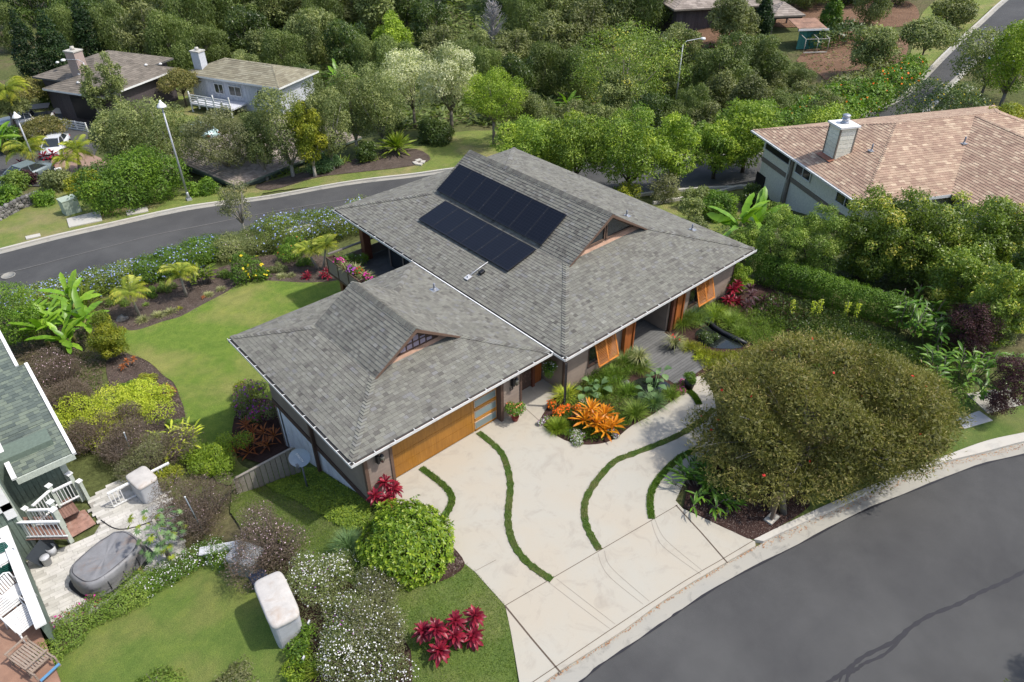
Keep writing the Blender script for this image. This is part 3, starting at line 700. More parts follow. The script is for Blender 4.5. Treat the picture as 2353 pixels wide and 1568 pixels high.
# ---- gable ends under the projecting roof
def gable(xm, y, yw, zb, zt, half, su, lattice):
    # barge boards following the edge of the upper roof
    for sd in (-1, 1):
        m = MB(); a = Vector((xm+sd*half*1.0, y+.0, zb-.0)); b = Vector((xm, y, zt)); t = (b-a)
        m.prism([a+Vector((0, -.03, -.02)), b+Vector((0, -.03, -.005)), b+Vector((0, -.03, -.15)), a+t*.06+Vector((0, -.03, -.10))], (0, .05, 0), .7); m.build('barge_board', m_bargeb, H)
    # recessed wall
    zw = ZB = zb+SL*(yw-y-.1)
    hw = (zt-.08-zw)/su
    m = MB(); m.prism([(xm-hw, yw, zw), (xm+hw, yw, zw), (xm, yw, zt-.06)], (0, .06, 0)); m.build('gable_wall', m_trim, H)
    m = MB(); m.prism([(xm-hw-.1, yw-.14, zw-.055), (xm+hw+.1, yw-.14, zw-.055), (xm+hw-.2, yw-.005, zw+.10), (xm-hw+.2, yw-.005, zw+.10)], (0, .02, .01), .5); m.build('flashing', M_plain('tan_flashing', (.36, .22, .15), .7, .2, 3), H)
    return zw, hw
zw, hw = gable(xm, 3.73, 4.13, zh, zr, HW/2-AX, SU, False)
for sd, (x0_, x1_) in ((-1, (-1.0, 0)), (1, (0, 1.0))):
    hw2 = hw-.45; z0_ = zw+.20
    P = [(xm+sd*.07, 4.11, z0_), (xm+sd*hw2, 4.11, z0_), (xm+sd*.07, 4.11, z0_+(hw2-.07)*SU)]
    wf = MB(); c = [sum(p[i] for p in P)/3 for i in range(3)]
    wf.prism(P, (0, -.02, 0)); g = wf.build('gable_window', m_glass, H)
    fr = MB()
    for i in range(3):
        fr.beam(Vector(P[i])+Vector((0, -.03, 0)), Vector(P[(i+1) % 3])+Vector((0, -.03, 0)), .07, .09, (0, 1, 0), .8)
    fr.build('window_frame', m_bargeb, g)
zw, hw = gable(gxm, 3.20, 3.58, gzh, gzr, (GX1-GX0)/2-2.56, .655, True)
m_mauve = M_plain('vent_screen', (.30, .25, .30), .8, .15, 6)
for k in range(-3, 4):
    x_ = gxm+k*.30+.0; hmax = (gzr-.25)-abs(x_-gxm)*.655-.14
    m = MB(); m.beam((x_, 3.56, zw+.10), (x_, 3.56, hmax+.12), .05, .04); m.build('vent_bar', m_trim, H)
for k in range(-3, 3):
    xa, xb = gxm+k*.30+.03, gxm+(k+1)*.30-.03
    far_ = max(abs(xa-gxm), abs(xb-gxm)); top = (gzr-.32)-far_*.655
    for z0_, z1_ in ((zw+.17, zw+.38), (zw+.43, zw+.66)):
        z1_ = min(z1_, top)
        if z1_-z0_ > .05:
            m = MB(); m.box(((xa+xb)/2, 3.565, (z0_+z1_)/2), (xb-xa, .02, z1_-z0_)); m.build('vent_screen', m_mauve, H)
for z_ in (zw+.13, zw+.405):
    hh = (gzr-.32-z_)/.655; m = MB(); m.beam((gxm-hh, 3.555, z_), (gxm+hh, 3.555, z_), .04, .045); m.build('vent_bar', m_trim, H)
# ---- roof fittings
def vent(x, y, z, h=.32, r=.045, parent=H):
    m = MB(); m.box((x, y, z+.012), (.34, .34, .015)); m.lathe((x, y, z), [(.085, 0), (.06, .1)], 10); g = m.build('vent_flashing', M_plain('zinc', (.42, .43, .45), .4, .1, 8, .6), parent)
    p = MB(); p.lathe((x, y, z), [(r, 0), (r, h), (r*.8, h+.01), (0.001, h+.01)], 10); p.build('vent_pipe', M_plain('vent_grey', (.22, .23, .26), .5, .1, 8), g)
vent(-.99, 7.12, 2.69); vent(9.62, 5.42, 3.32); vent(11.74, 2.95, 2.77)
m = MB(); m.tube([(1.95, 6.98, 3.02), (1.4, 6.98, 2.89), (.85, 6.98, 2.72)], .022, 8); m.box((.78, 6.98, 2.68), (.3, .26, .03), M=Matrix.Rotation(-.25, 3, 'Y')); m.box((.80, 6.98, 2.72), (.10, .10, .08)); m.build('conduit', M_plain('zinc_bright', (.6, .6, .6), .4, .05, 9, .3), H)
m = MB(); m.box((1.35, 6.7, 2.86), (.26, .20, .12), M=Matrix.Rotation(-.25, 3, 'Y')); m.build('junction_box', m_black, H, bevel=.01)
# ---- walls of the garage
def wallbox(a, b, z0, z1, th, mat, name='wall', tone=.5):
    m = MB(); m.beam((a[0], a[1], (z0+z1)/2), (b[0], b[1], (z0+z1)/2), th, z1-z0, tone=tone); return m.build(name, mat, H)
Zt = GZ-.22
w1 = wallbox((-8.52, 1.14), (-7.44, 1.14), -.14, Zt, .12, m_siding); siding('siding_board', (-8.40, 1.08), (-7.5, 1.08), -.12, Zt, m_siding, w1, (0, -1))
w1 = wallbox((-2.33, 1.14), (-1.36, 1.14), -.14, Zt, .12, m_siding); siding('siding_board', (-2.25, 1.08), (-1.42, 1.08), -.02, Zt, m_siding, w1, (0, -1))
m = MB(); m.box((-8.47, 1.10, 1.03), (.13, .15, 2.36)); m.box((-7.45, 1.10, 1.08), (.11, .14, 2.3)); m.build('corner_post', m_bargeb, H)
m = MB(); m.box((-2.39, 1.14, 1.08), (.13, .30, 2.2)); m.box((-1.37, 1.10, 1.08), (.09, .14, 2.2)); m.build('door_jamb', m_trim, H)
# left wall: brown panel, dark rail, white skirting boards down to the falling ground
w1 = wallbox((-8.45, 1.2), (-8.45, 8.58), -.16, Zt, .12, m_side2)
siding('siding_board', (-8.512, 1.2), (-8.512, 8.58), -.02, Zt, m_side2, w1, (-1, 0), .19)
wallbox((-8.49, 1.08), (-8.49, 8.6), -.38, -.14, .14, m_trim, 'sill_beam')
w1 = wallbox((-8.42, 1.08), (-8.42, 8.58), -3.4, -.36, .08, m_skirt)
y_ = 1.1
while y_ < 8.55:
    zg = gz(-8.6, y_)-.15
    m = MB(); m.box((-8.475, min(y_+.235, 8.36), (zg-.38)/2), (.02, .455, -.38-zg), tone=rnd.random()); m.build('skirting_board', m_skirt, w1); y_ += .48
w1 = wallbox((-8.5, 8.52), (-.6, 8.52), -3.5, Zt, .12, m_side2); siding('siding_board', (-8.5, 8.585), (-.6, 8.585), -.3, Zt, m_side2, w1, (0, 1), .19)
m = MB(); m.box((-8.60, 4.95, .2), (.12, .15, 4.1)); m.build('downpipe', m_trim, H)
m = MB(); m.box((-4.9, 4.8, -.1), (6.9, 7.2, .1)); m.build('garage_floor', m_kerb, H)
wallbox((-1.42, 1.2), (-1.42, 8.5), 0, Zt, .12, m_siding)
# ---- garage door
gd = MB(); gd.box((-4.89, 1.33, 1.09), (4.86, .06, 2.18)); gdo = gd.build('garage_door', m_door, H)
for k in range(4):
    m = MB(); m.box((-5.5, 1.292, .27+k*.545), (3.62, .015, .53)); m.build('door_panel', m_door, gdo)
m = MB(); m.box((-3.64, 1.288, 1.09), (.10, .025, 2.16)); m.box((-2.49, 1.288, 1.09), (.09, .025, 2.16)); m.build('door_stile', m_doorrail, gdo)
for k in range(4):
    zc = (.05, .56, 1.10, 1.62)[k]
    m = MB(); m.box((-3.03, 1.288, zc+(0 if k else 0)), (1.0, .025, .10 if k else .1)); m.build('door_rail', m_doorrail, gdo)
for z0_, z1_ in ((.12, .42), (.67, .97), (1.22, 1.52), (1.74, 2.0)):
    m = MB(); zc = (z0_+z1_)/2; m.box((-3.02, 1.287, zc), (1.09, .03, z1_-z0_+.06)); fo = m.build('window_frame', M_plain('door_window_frame', (.52, .36, .24), .5, .1, 6), gdo)
    m = MB(); m.box((-3.02, 1.268, zc), (1.03, .012, z1_-z0_)); m.build('pane', m_frost, fo)
# ---- entrance alcove: carved gate, door, floor
m = MB(); m.box((-.69, 1.86, 1.1), (1.20, .05, 2.1)); go = m.build('carved_gate', m_trim, H)
for i in range(46):
    m = MB(); x_ = rnd.uniform(-1.2, -.18); z_ = rnd.uniform(.15, 2.0); a_ = rnd.uniform(-1.4, 1.4)
    m.tube([(x_+math.sin(a_+t*.5)*t*.12, 1.825, z_+math.cos(a_+t*.5)*t*.16) for t in (0, .4, .8, 1.2)], [.018, .022, .016, .006], 5, .9); m.build('carving', M_tone('carving_wood', [(0, (.13, .075, .06)), (1, (.20, .12, .095))], .6), go)
m = MB(); m.box((-.02, 1.82, 1.08), (.14, .16, 2.16)); m.build('door_post', m_redd, H)
m = MB(); m.box((.27, 1.86, 1.08), (.44, .06, 2.1)); m.build('entry_door', m_red, H)
# ---- walls of the main part
Zm = ZE-.23
w1 = wallbox((.70, .65), (.70, 9.2), -.15, Zm, .12, m_siding); siding('siding_board', (.638, .70), (.638, 1.86), 0, Zm, m_siding, w1, (-1, 0))
w1 = wallbox((.65, .72), (2.05, .72), -.2, Zm, .14, m_siding); siding('siding_board', (.66, .648), (2.02, .648), -.1, Zm, m_siding, w1, (0, -1))
w1 = wallbox((2.05, .72), (3.48, .72), -.2, .55, .14, m_siding); siding('siding_board', (2.02, .648), (3.5, .648), -.1, .55, m_siding, w1, (0, -1))
w1 = wallbox((3.48, .72), (4.25, .72), -.2, Zm, .14, m_siding); siding('siding_board', (3.5, .648), (4.22, .648), -.1, Zm, m_siding, w1, (0, -1))
w1 = wallbox((8.3, .72), (8.85, .72), -.3, Zm, .14, m_siding); siding('siding_board', (8.32, .648), (8.85, .648), -.25, Zm, m_siding, w1, (0, -1))
w1 = wallbox((8.85, .72), (10.4, .72), -.3, .55, .14, m_siding); siding('siding_board', (8.85, .648), (10.4, .648), -.25, .55, m_siding, w1, (0, -1))
w1 = wallbox((10.4, .72), (12.36, .72), -.3, Zm, .14, m_siding); siding('siding_board', (10.4, .648), (12.34, .648), -.25, Zm, m_siding, w1, (0, -1))
w1 = wallbox((12.30, .66), (12.30, 16.9), -2.6, Zm, .12, m_siding); wallbox((4.2, 5.2), (8.4, 5.2), -.1, Zm, .12, m_redd)
wallbox((.7, 16.9), (12.3, 16.9), -3.2, -.2, .12, m_siding); wallbox((4.0, 14.2), (12.3, 14.2), 0, Zm, .12, m_siding)
m = MB(); m.box((.665, .675, 1.1), (.11, .11, 2.3)); m.box((12.35, .675, .95), (.1, .1, 2.6)); m.build('corner_trim', m_trim, H)
w1 = wallbox((7.33, .62), (7.33, 5.1), 0, Zm, .12, m_siding); siding('siding_board', (7.262, .62), (7.262, 5.1), .02, Zm, m_siding, w1, (-1, 0))
wallbox((4.22, .8), (4.22, 5.1), 0, Zm, .12, m_siding)
for x_, w_ in ((4.50, .50), (8.02, .46)):
    m = MB(); m.box((x_, .60, 1.08), (w_, .10, 2.2)); m.box((x_-w_/2-.06, .55, 1.08), (.12, .22, 2.2)); m.box((x_+w_/2+.04, .57, 1.08), (.08, .16, 2.2)); m.build('redwood_post', m_red, H)
m = MB(); m.box((7.48, .52, 1.08), (.16, .14, 2.2)); m.build('dark_post', m_redd, H)
for x0_, x1_ in ((2.05, 3.48), (8.85, 10.4)):
    m = MB(); m.box(((x0_+x1_)/2, .75, 1.32), (x1_-x0_-.08, .02, 1.5)); wo_ = m.build('window', m_glass, H)
    m = MB()
    for p in ((x0_+.03, .69, 1.32, .06, 1.56), (x1_-.03, .69, 1.32, .06, 1.56), ((x0_+x1_)/2, .69, 1.32, .05, 1.5)): m.box(p[:3], (p[3], .1, p[4]))
    m.box(((x0_+x1_)/2, .67, .57), (x1_-x0_, .12, .05)); m.build('window_frame', m_trim, wo_)
# ---- propped Bahama shutters
def shutter(x0_, x1_, label):
    t = empty('shutter', ((x0_+x1_)/2, .60, 2.10), label, 'shutter', 'propped wooden shutters on the front wall')
    L = 1.42; A = Matrix.Rotation(-math.atan2(.42, 1.34), 3, 'X'); w_ = (x1_-x0_)
    def bxx(m, cx_, cz_, dx, dz, dy=.035, tw=0):
        R = A @ Matrix.Rotation(tw, 3, 'X'); m.box(A @ Vector((cx_, 0, cz_)), (dx, dy, dz), M=R)
    m = MB()
    for cx_ in (-w_/2+.03, w_/2-.03, 0): bxx(m, cx_, -L/2, .06 if cx_ else .07, L)
    for cz_ in (-.035, -L+.045): bxx(m, 0, cz_, w_, .07)
    m.build('shutter_frame', m_shut, t)
    for sx in (-1, 1):
        for k in range(18):
            m = MB(); bxx(m, sx*w_/4, -.12-k*(L-.22)/17.5, w_/2-.09, .062, .012, .62); m.build('louver', m_shut, t)
    for sx in (-1, 1):
        m = MB(); p = A @ Vector((sx*w_/2*.93, 0, -L+.08)); m.tube([p, (p.x, .12, p.z+.05)], .01, 5); m.build('prop_arm', m_black, t)
shutter(2.24, 3.50, 'orange wooden louvered shutter propped open left of the deck near the pond'); shutter(9.06, 10.33, 'orange louvered shutter propped open beside the red ti plants at the far wall end')
# ---- entry deck over the pond
de = empty('entry_deck', (5.9, 0, 0), 'grey board deck running from the recessed entry out over the planting', 'deck')
y_ = -2.25; i = 0
while y_ < 5.0:
    x0_, x1_ = (4.55, 7.15) if y_ < .45 else (4.3, 7.26)
    m = MB(); m.box(((x0_+x1_)/2-5.9, y_+.068, -.012), (x1_-x0_, .130, .028), tone=rnd.random()); m.build('deck_board', m_deck, de); y_ += .142
m = MB(); m.box((4.58-5.9, -.9, -.12), (.05, 2.7, .18)); m.box((7.12-5.9, -.9, -.12), (.05, 2.7, .18)); m.box((-.05, -2.22, -.12), (2.6, .05, .18)); m.build('deck_rim', m_black, de)
# ---- lanai deck at the back with its rail and planter box
ld = empty('lanai_deck', (-1, 14, 0), 'dark grey raised lanai deck with solid rail behind the garage roof', 'deck')
y_ = 9.2
while y_ < 16.05:
    m = MB(); m.box(((-1.5+4.0)/2+1, y_+.068-14, -.012), (5.5, .130, .028), tone=rnd.random()*.35); m.build('deck_board', m_deck, ld); y_ += .142
m = MB(); m.box((-.45, -.9, -.16), (.08, 6.0, .25)); m.box((2.2, 2.05, -.16), (5.4, .08, .25)); m.build('deck_rim', m_side2, ld)
for x_, y_ in ((-1.15, 15.4), (-1.15, 12.5), (.65, 15.7)):
    zg = gz(x_, y_)-.3; m = MB(); m.box((x_+1, y_-14, (zg-.25)/2), (.30, .30, -.25-zg)); m.build('deck_leg', m_redd, ld)
m = MB(); m.box((.65, 15.7, 1.08), (.42, .36, 2.2)); m.build('redwood_post', m_redd, H)
m = MB(); m.beam((-1.5, 15.9, .98), (4, 15.9, .98), .14, .06); m.build('hand_rail', M_plain('rail_brown', (.17, .15, .13), .6, .1, 4), ld) ; ld.children[-1].location = (1, -14, 0)
m = MB(); m.box((2.2, 1.92, .30), (5.3, .05, .55)); m.build('rail_panel', m_side2, ld)
wallbox((1.2, 9.2), (1.2, 14.1), 0, Zm, .1, m_glass, 'sliding_door'); wallbox((1.2, 14.15), (4, 14.15), 0, Zm, .1, m_glass, 'sliding_door')
m = MB()
for y_ in (14.15, 12.9, 11.7, 10.4): m.box((1.17, y_, 1.08), (.12, .10, 2.2))
m.build('door_frame', m_side2, H)
pb = empty('planter_box', (-1.6, 14.3, 0), 'brown panelled planter box hung on the outer edge of the lanai', 'planter')
for k in range(3):
    m = MB(); m.box((-.02, -1.05+k*1.05-.0, .40), (.03, 1.0, .86), tone=.9); m.build('planter_panel', m_side2, pb)
m = MB()
m.box((.2, 0, -.02), (.42, 3.2, .05)); m.box((.40, 0, .40), (.03, 3.16, .86)); m.box((.2, -1.59, .40), (.44, .03, .86)); m.box((.2, 1.59, .40), (.44, .03, .86))
for k in range(4): m.box((-.045, -1.58+k*1.05, .40), (.03, .06, .88))
m.box((-.03, 0, .85), (.07, 3.2, .05)); m.box((-.03, 0, -.05), (.08, 3.24, .10)); m.build('planter_frame', m_trim, pb)
m = MB(); m.box((.19, 0, .72), (.38, 3.1, .04)); m.build('planter_soil', m_darkmulch, pb)
# ---- solar panels
def M_solar():
    m, n, o = nodemat('solar_cells'); tc = N(n, 'TexCoord'); 
    b = N(n, 'TexBrick'); b.offset = 0; b.inputs['Scale'].default_value = 1
    b.inputs['Color1'].default_value = (.004, .005, .009, 1); b.inputs['Color2'].default_value = (.005, .006, .011, 1); b.inputs['Mortar'].default_value = (.020, .023, .032, 1)
    b.inputs['Mortar Size'].default_value = .006; b.inputs['Brick Width'].default_value = .165; b.inputs['Row Height'].default_value = .165
    n.links.new(tc.outputs['Object'], b.inputs['Vector'])
    princ(n, o, b.outputs[0], .30, .28); return m
m_cells = M_solar(); m_pframe = M_plain('panel_frame', (.035, .036, .042), .4, .1, 5, .5)
ORD = ['nearest', 'second', 'third', 'fourth', 'fifth', 'sixth', 'seventh']
def panelrow(xa, xb, zfun, y0_, n_, row):
    xc = (xa+xb)/2; sl = (zfun(xb)-zfun(xa))/(xb-xa); L = math.hypot(xb-xa, zfun(xb)-zfun(xa)); wd = 1.136
    for k in range(n_):
        lab = '%s black solar panel%s in the %s row on the grey roof' % (ORD[k], ' to the garage end' if k == 0 else ' from the garage end', row)
        t = empty('solar_panel', (xc, y0_+wd*(k+.5), zfun(xc)+.12), lab, 'solar panel', 'black solar panels on the main roof'); t.rotation_euler = (0, -math.atan(sl), 0)
        m = MB(); m.box((0, 0, 0), (L-.03, wd-.03, .006)); m.build('cell_sheet', m_cells, t)
        m = MB()
        for sx in (-1, 1): m.box((sx*(L/2-.018), 0, -.01), (.024, wd-.014, .042)); m.box((0, sx*(wd/2-.018), -.01), (L-.06, .024, .042))
        m.build('panel_frame', m_pframe, t)
        if k:
            m = MB()
            for sx in (-.27, .27): m.box((sx*L, -wd/2, .012), (.05, .03, .012))
            m.build('panel_clamp', M_plain('clamp', (.10, .10, .11), .4, .1, 5, .6), t)
low = lambda x: ZE+SL*x
upz = lambda x: zh+SU*(x-AX)
panelrow(4.02, 5.60, upz, 5.65, 7, 'upper'); panelrow(2.02, 3.76, low, 5.69, 6, 'lower')
# ---- wall lights, house number, rain chain, hanging basket
def sconce(x, label):
    t = empty('wall_light', (x, 1.04, 1.72), label, 'wall light', 'black lanterns on the garage front')
    m = MB(); m.box((0, 0, .0), (.14, .03, .42)); m.box((-.04, -.10, .02), (.10, .16, .34)); m.build('bracket', m_black, t, bevel=.01)
    m = MB(); m.lathe((.10, -.16, -.14), [(.05, 0), (.075, .05), (.08, .28), (.04, .36), (.001, .38)], 10); m.build('lantern', m_black, t)
    m = MB(); m.lathe((.10, -.16, -.06), [(.083, 0), (.086, .1), (.083, .2)], 10); m.build('lamp_glass', M_glass('smoked_glass', (.08, .075, .06)), t)
sconce(-8.0, 'black lantern on the narrow wall left of the garage door'); sconce(-1.84, 'black lantern above the house number 15')
def text_on(body, loc, size, rot, mat, name, parent=None, ext=.006, font_shear=0):
    c = bpy.data.curves.new(name, 'FONT'); c.body = body; c.size = size; c.extrude = ext; c.align_x = 'CENTER'; c.align_y = 'CENTER'; c.offset = size*.015
    o = bpy.data.objects.new('tmp', c); COL.objects.link(o); dg = bpy.context.evaluated_depsgraph_get(); me = bpy.data.meshes.new_from_object(o.evaluated_get(dg))
    COL.objects.unlink(o); bpy.data.objects.remove(o); me.materials.clear(); me.name = name
    r = link(name, me, parent, None, mat); r.location = loc; r.rotation_euler = rot; return r
tx = text_on('15', (-1.87, 1.05, 1.36), .24, (math.pi/2, 0, 0), m_black, 'house_number'); tag(tx, 'dark metal house number 15 on the taupe wall beside the entrance', 'house number')
rc = empty('rain_chain', (.02, -.05, 0), 'dark rain chain of small cups hanging from the gutter corner', 'rain chain')
z_ = 2.25
while z_ > .12:
    m = MB(); m.lathe((0, 0, z_), [(.012, -.075), (.03, -.07), (.06, 0), (.05, -.01), (.015, -.05)], 8); m.build('chain_cup', m_black, rc); z_ -= .088
m = MB(); m.tube([(0, 0, 2.35), (0, 0, .0)], .006, 5); m.build('chain', m_black, rc)
# ================================================================ neighbouring houses
def mtone(nm, lo, hi, **k): return M_tone(nm, [(0, lo), (1, hi)], **k)
m_tan = M_tone('asphalt_shingle_tan', [(0, (.29, .195, .145)), (.4, (.345, .24, .175)), (.8, (.39, .285, .205)), (1, (.50, .39, .28))], .9, .15, 1, 120, .4, .25)
m_green = M_tone('asphalt_shingle_green', [(0, (.085, .105, .095)), (.5, (.12, .145, .125)), (1, (.17, .20, .155))], .9, .15, 1, 120, .4, .25)
m_olive = M_tone('asphalt_shingle_olive', [(0, (.19, .17, .12)), (.5, (.235, .215, .15)), (1, (.28, .26, .19))], .9, .15, .8, 60, .4, .25)
m_brownr = M_tone('asphalt_shingle_brown', [(0, (.13, .115, .095)), (.5, (.165, .145, .12)), (1, (.20, .175, .145))], .9, .15, .8, 60, .4, .25)
m_shake = M_tone('grey_brown_shake', [(0, (.22, .185, .16)), (.5, (.28, .24, .205)), (1, (.35, .30, .26))], .9, .15, .8, 60, .4, .25)
m_cream = mtone('cream_siding', (.66, .64, .53), (.78, .76, .65), fine=50, bmp=.2, amt=.15)
m_bwhite = mtone('blue_white_siding', (.46, .475, .51), (.54, .555, .59), fine=50, bmp=.2, amt=.15)
m_gsiding = mtone('sage_siding', (.115, .15, .12), (.145, .185, .15), fine=60, bmp=.2, amt=.2)
m_taupe2 = mtone('taupe_band', (.20, .17, .135), (.24, .20, .16), fine=60)
m_dk = mtone('dark_house_wall', (.07, .058, .06), (.10, .085, .085), fine=60)
def hipfaces(L1, L2, z0, s, hip=(True, True, True, True)):
    """hipped roof over 0..L1 x 0..L2 (local): faces as (origin, u, v, outline)"""
    c = math.sqrt(1+s*s); F = []
    if L1 >= L2: h = L2/2; S = [(0, 0), (L1, 0), (L1-h, h*c), (h, h*c)]; E = [(0, 0), (L2, 0), (h, h*c)]
    else: h = L1/2; S = [(0, 0), (L1, 0), (h, h*c)]; E = [(0, 0), (L2, 0), (L2-h, h*c), (h, h*c)]
    F.append(((0, 0, z0), (1, 0, 0), (0, 1, s), S)); F.append(((0, L2, z0), (1, 0, 0), (0, -1, s), S))
    F.append(((0, 0, z0), (0, 1, 0), (1, 0, s), E)); F.append(((L1, 0, z0), (0, 1, 0), (-1, 0, s), E))
    return F, h, z0+s*h
def frame(o, e1): # plan frame: origin and direction
    e1 = np.array(e1[:2], float); e1 /= np.linalg.norm(e1); return (np.array(o[:2], float), e1, np.array([-e1[1], e1[0]]))
def house_hip(name, label, o, e1, L1, L2, ze, s, zg, mroof, mwall, mtrim, oh=.6, exp=.25, tmin=.3, tmax=.6, limit=300, boards='v', parent=None, wall_z0=None, do_tiles=True, hand=1):
    a = math.atan2(e1[1], e1[0])
    t = parent or empty(name, (o[0], o[1], 0), label, 'house', rz=a)
    def T(p): return Vector(p)
    F, h, zr = hipfaces(L1, L2, ze, s); r = MB(); pcs = []
    if hand == -1:
        F = [((p[0], -p[1], p[2]), (u[0], -u[1], u[2]), (v[0], -v[1], v[2]), L) for p, u, v, L in F]
    for p, u, v, L in F:
        slab(r, p, u, v, L, .15)
        if do_tiles: pcs += tiles(p, u, v, L, exp, tmin, tmax, .02)
    sg = hand
    if L1 >= L2: R = [(h, h), (L1-h, h)]
    else: R = [(h, h), (h, L2-h)]
    Rz = [Vector((x, y*sg, zr)) for x, y in R]
    cs = [((0, 0), Rz[0]), ((L1, 0), Rz[1] if L1 >= L2 else Rz[0]), ((0, L2), Rz[0] if L1 >= L2 else Rz[1]), ((L1, L2), Rz[1])]
    for (x, y), q in cs:
        pcs += hipcaps((x, y*sg, ze), q, .34, (0, 1 if y == 0 else -1, 0), (1 if x == 0 else -1, 0, 0), exp)
    if (Rz[0]-Rz[1]).length > .3: pcs += hipcaps(Rz[0], Rz[1], .34, (-.1, -1, -.3), (.1, 1, -.3), exp)
    ro = r.build('roof', m_under, t)
    if a and parent is None: pass
    W = t.matrix_basis.copy() if not parent else parent.matrix_basis.copy()
    m = MB()
    for q, q2 in (((0, 0), (L1, 0)), ((0, L2), (L1, L2)), ((0, 0), (0, L2)), ((L1, 0), (L1, L2))): m.beam((q[0], q[1]*sg, ze-.08), (q2[0], q2[1]*sg, ze-.08), .06, .17)
    m.build('fascia', mtrim, t)
    m = MB(); z0 = zg if wall_z0 is None else wall_z0
    m.box((L1/2, sg*L2/2, (ze-.1+z0)/2), (L1-2*oh, L2-2*oh, ze-.1-z0)); wl = m.build('wall', mwall, t)
    # boards on the walls
    def bds(ax, lo, hi, fixed, sgn):
        x = lo
        while x < hi:
            m = MB(); w_ = min(.42, hi-x)
            c = (x+w_/2, fixed+sgn*.012, (ze-.1+z0)/2) if ax == 'x' else (fixed+sgn*.012, x+w_/2, (ze-.1+z0)/2)
            m.box(c, (w_-.03, .024, ze-.12-z0) if ax == 'x' else (.024, w_-.03, ze-.12-z0), tone=rnd.random()); m.build('siding_board', mwall, wl); x += .42
    if boards == 'v':
        bds('x', oh, L1-oh, oh*sg if sg > 0 else -oh, -1*sg); bds('y', min(oh*sg, (L2-oh)*sg), max(oh*sg, (L2-oh)*sg), oh, -1)
    # choose the shingles seen largest: compare in world space
    if pcs:
        Wm = Matrix.Translation(t.location) @ Matrix.Rotation(t.rotation_euler.z, 4, 'Z')
        world = [([Wm @ v for v in V], F_, tn) for V, F_, tn in pcs]
        def sz(p):
            q = [proj(v) for v in p[0][:4]]; xs = [w[0] for w in q]; ys = [w[1] for w in q]
            if max(xs) < 0 or min(xs) > 2353 or max(ys) < 0 or min(ys) > 1568: return 0
            return (max(xs)-min(xs))*(max(ys)-min(ys))
        od = sorted(range(len(pcs)), key=lambda i: -sz(world[i])); sel = set(od[:limit]); mm = MB()
        for i, (V, F_, tn) in enumerate(pcs):
            if i in sel: b = MB(); b.add(V, F_, tn); b.build('shingle', mroof, ro)
            else: mm.add(V, F_, tn)
        if mm.V: mm.build('shingles', mroof, ro, 'stuff')
    return t, ro, wl, zr, h
def window_on(parent, c, w_, h_, ax, sgn, mframe=m_white, mull=True):
    d = (w_, .04, h_) if ax == 'x' else (.04, w_, h_)
    off = Vector((0, sgn*.03, 0)) if ax == 'x' else Vector((sgn*.03, 0, 0)); c = Vector(c)
    m = MB(); m.box(c+off, d); g = m.build('window', m_glass, parent); m = MB(); ex = Vector((1, 0, 0)) if ax == 'x' else Vector((0, 1, 0)); o2 = off*2.2
    for s_ in (-1, 1):
        m.beam(c+o2+ex*(s_*w_/2)-Vector((0, 0, h_/2)), c+o2+ex*(s_*w_/2)+Vector((0, 0, h_/2)), .07, .06, up=ex); m.beam(c+o2-ex*(w_/2+.035)+Vector((0, 0, s_*h_/2)), c+o2+ex*(w_/2+.035)+Vector((0, 0, s_*h_/2)), .06, .07)
    if mull: m.beam(c+o2-Vector((0, 0, h_/2)), c+o2+Vector((0, 0, h_/2)), .05, .05, up=ex)
    m.build('window_frame', mframe, g); return g
# ---- tan roofed house on the right
ze = 1.5; P1 = at_z(1729, 299, ze); Pm = at_z(1936, 440.5, ze); e1 = (Pm-P1)/np.linalg.norm(Pm-P1)
# local x = along the left eave (towards the camera), y = to the right of the picture
tanh, ro, wl, zr, h = house_hip('tan_roof_house', 'two storey cream house with tan shingled hip roof and big boxed chimney', P1, e1, 12.4, 20, ze, .33, -3.0, m_tan, m_cream, m_white, .75, .2, .2, .42, boards='n')
wing, wh = [], 0
r = MB(); pc = []
WZ = ze; W0 = 9.8; WL = 9.0  # wing: ridge along local x, reaching out towards the camera
xr = 6.2; hw_ = 6.2
c = math.sqrt(1+.33**2)
for (o_, u_, v_, L_) in (((6.0, 5.8+0, WZ), (1, 0, 0), (0, 1, .33), [(6.4, 0), (16, 0), (16, 6.2*c), (0.2, 6.2*c)]),
                         ((6.0, 5.8+12.4, WZ), (1, 0, 0), (0, -1, .33), [(6.4, 0), (16, 0), (16, 6.2*c), (0.2, 6.2*c)])):
    L_ = [(a, b) for a, b in L_]; slab(r, o_, u_, v_, L_, .12); pc += tiles(o_, u_, v_, L_, .2, .2, .42, .02)
w_ro = r.build('wing_roof', m_under, tanh); mm = MB()
for V, F_, t_ in pc: mm.add(V, F_, t_)
mm.build('shingles', m_tan, w_ro, 'stuff')
m = MB(); m.box((17, 12, -1), (9.5, 11, 4.8)); m.build('wing_wall', m_cream, tanh)
m = MB()
for V, F_, t_ in hipcaps((6.4, 5.8+6.2, WZ+2.05), (22, 12.0, WZ+2.05), .34, (0, -1, -.3), (0, 1, -.3), .2): m.add(V, F_, t_)
m.build('ridge_shingles', m_tan, w_ro, 'stuff')
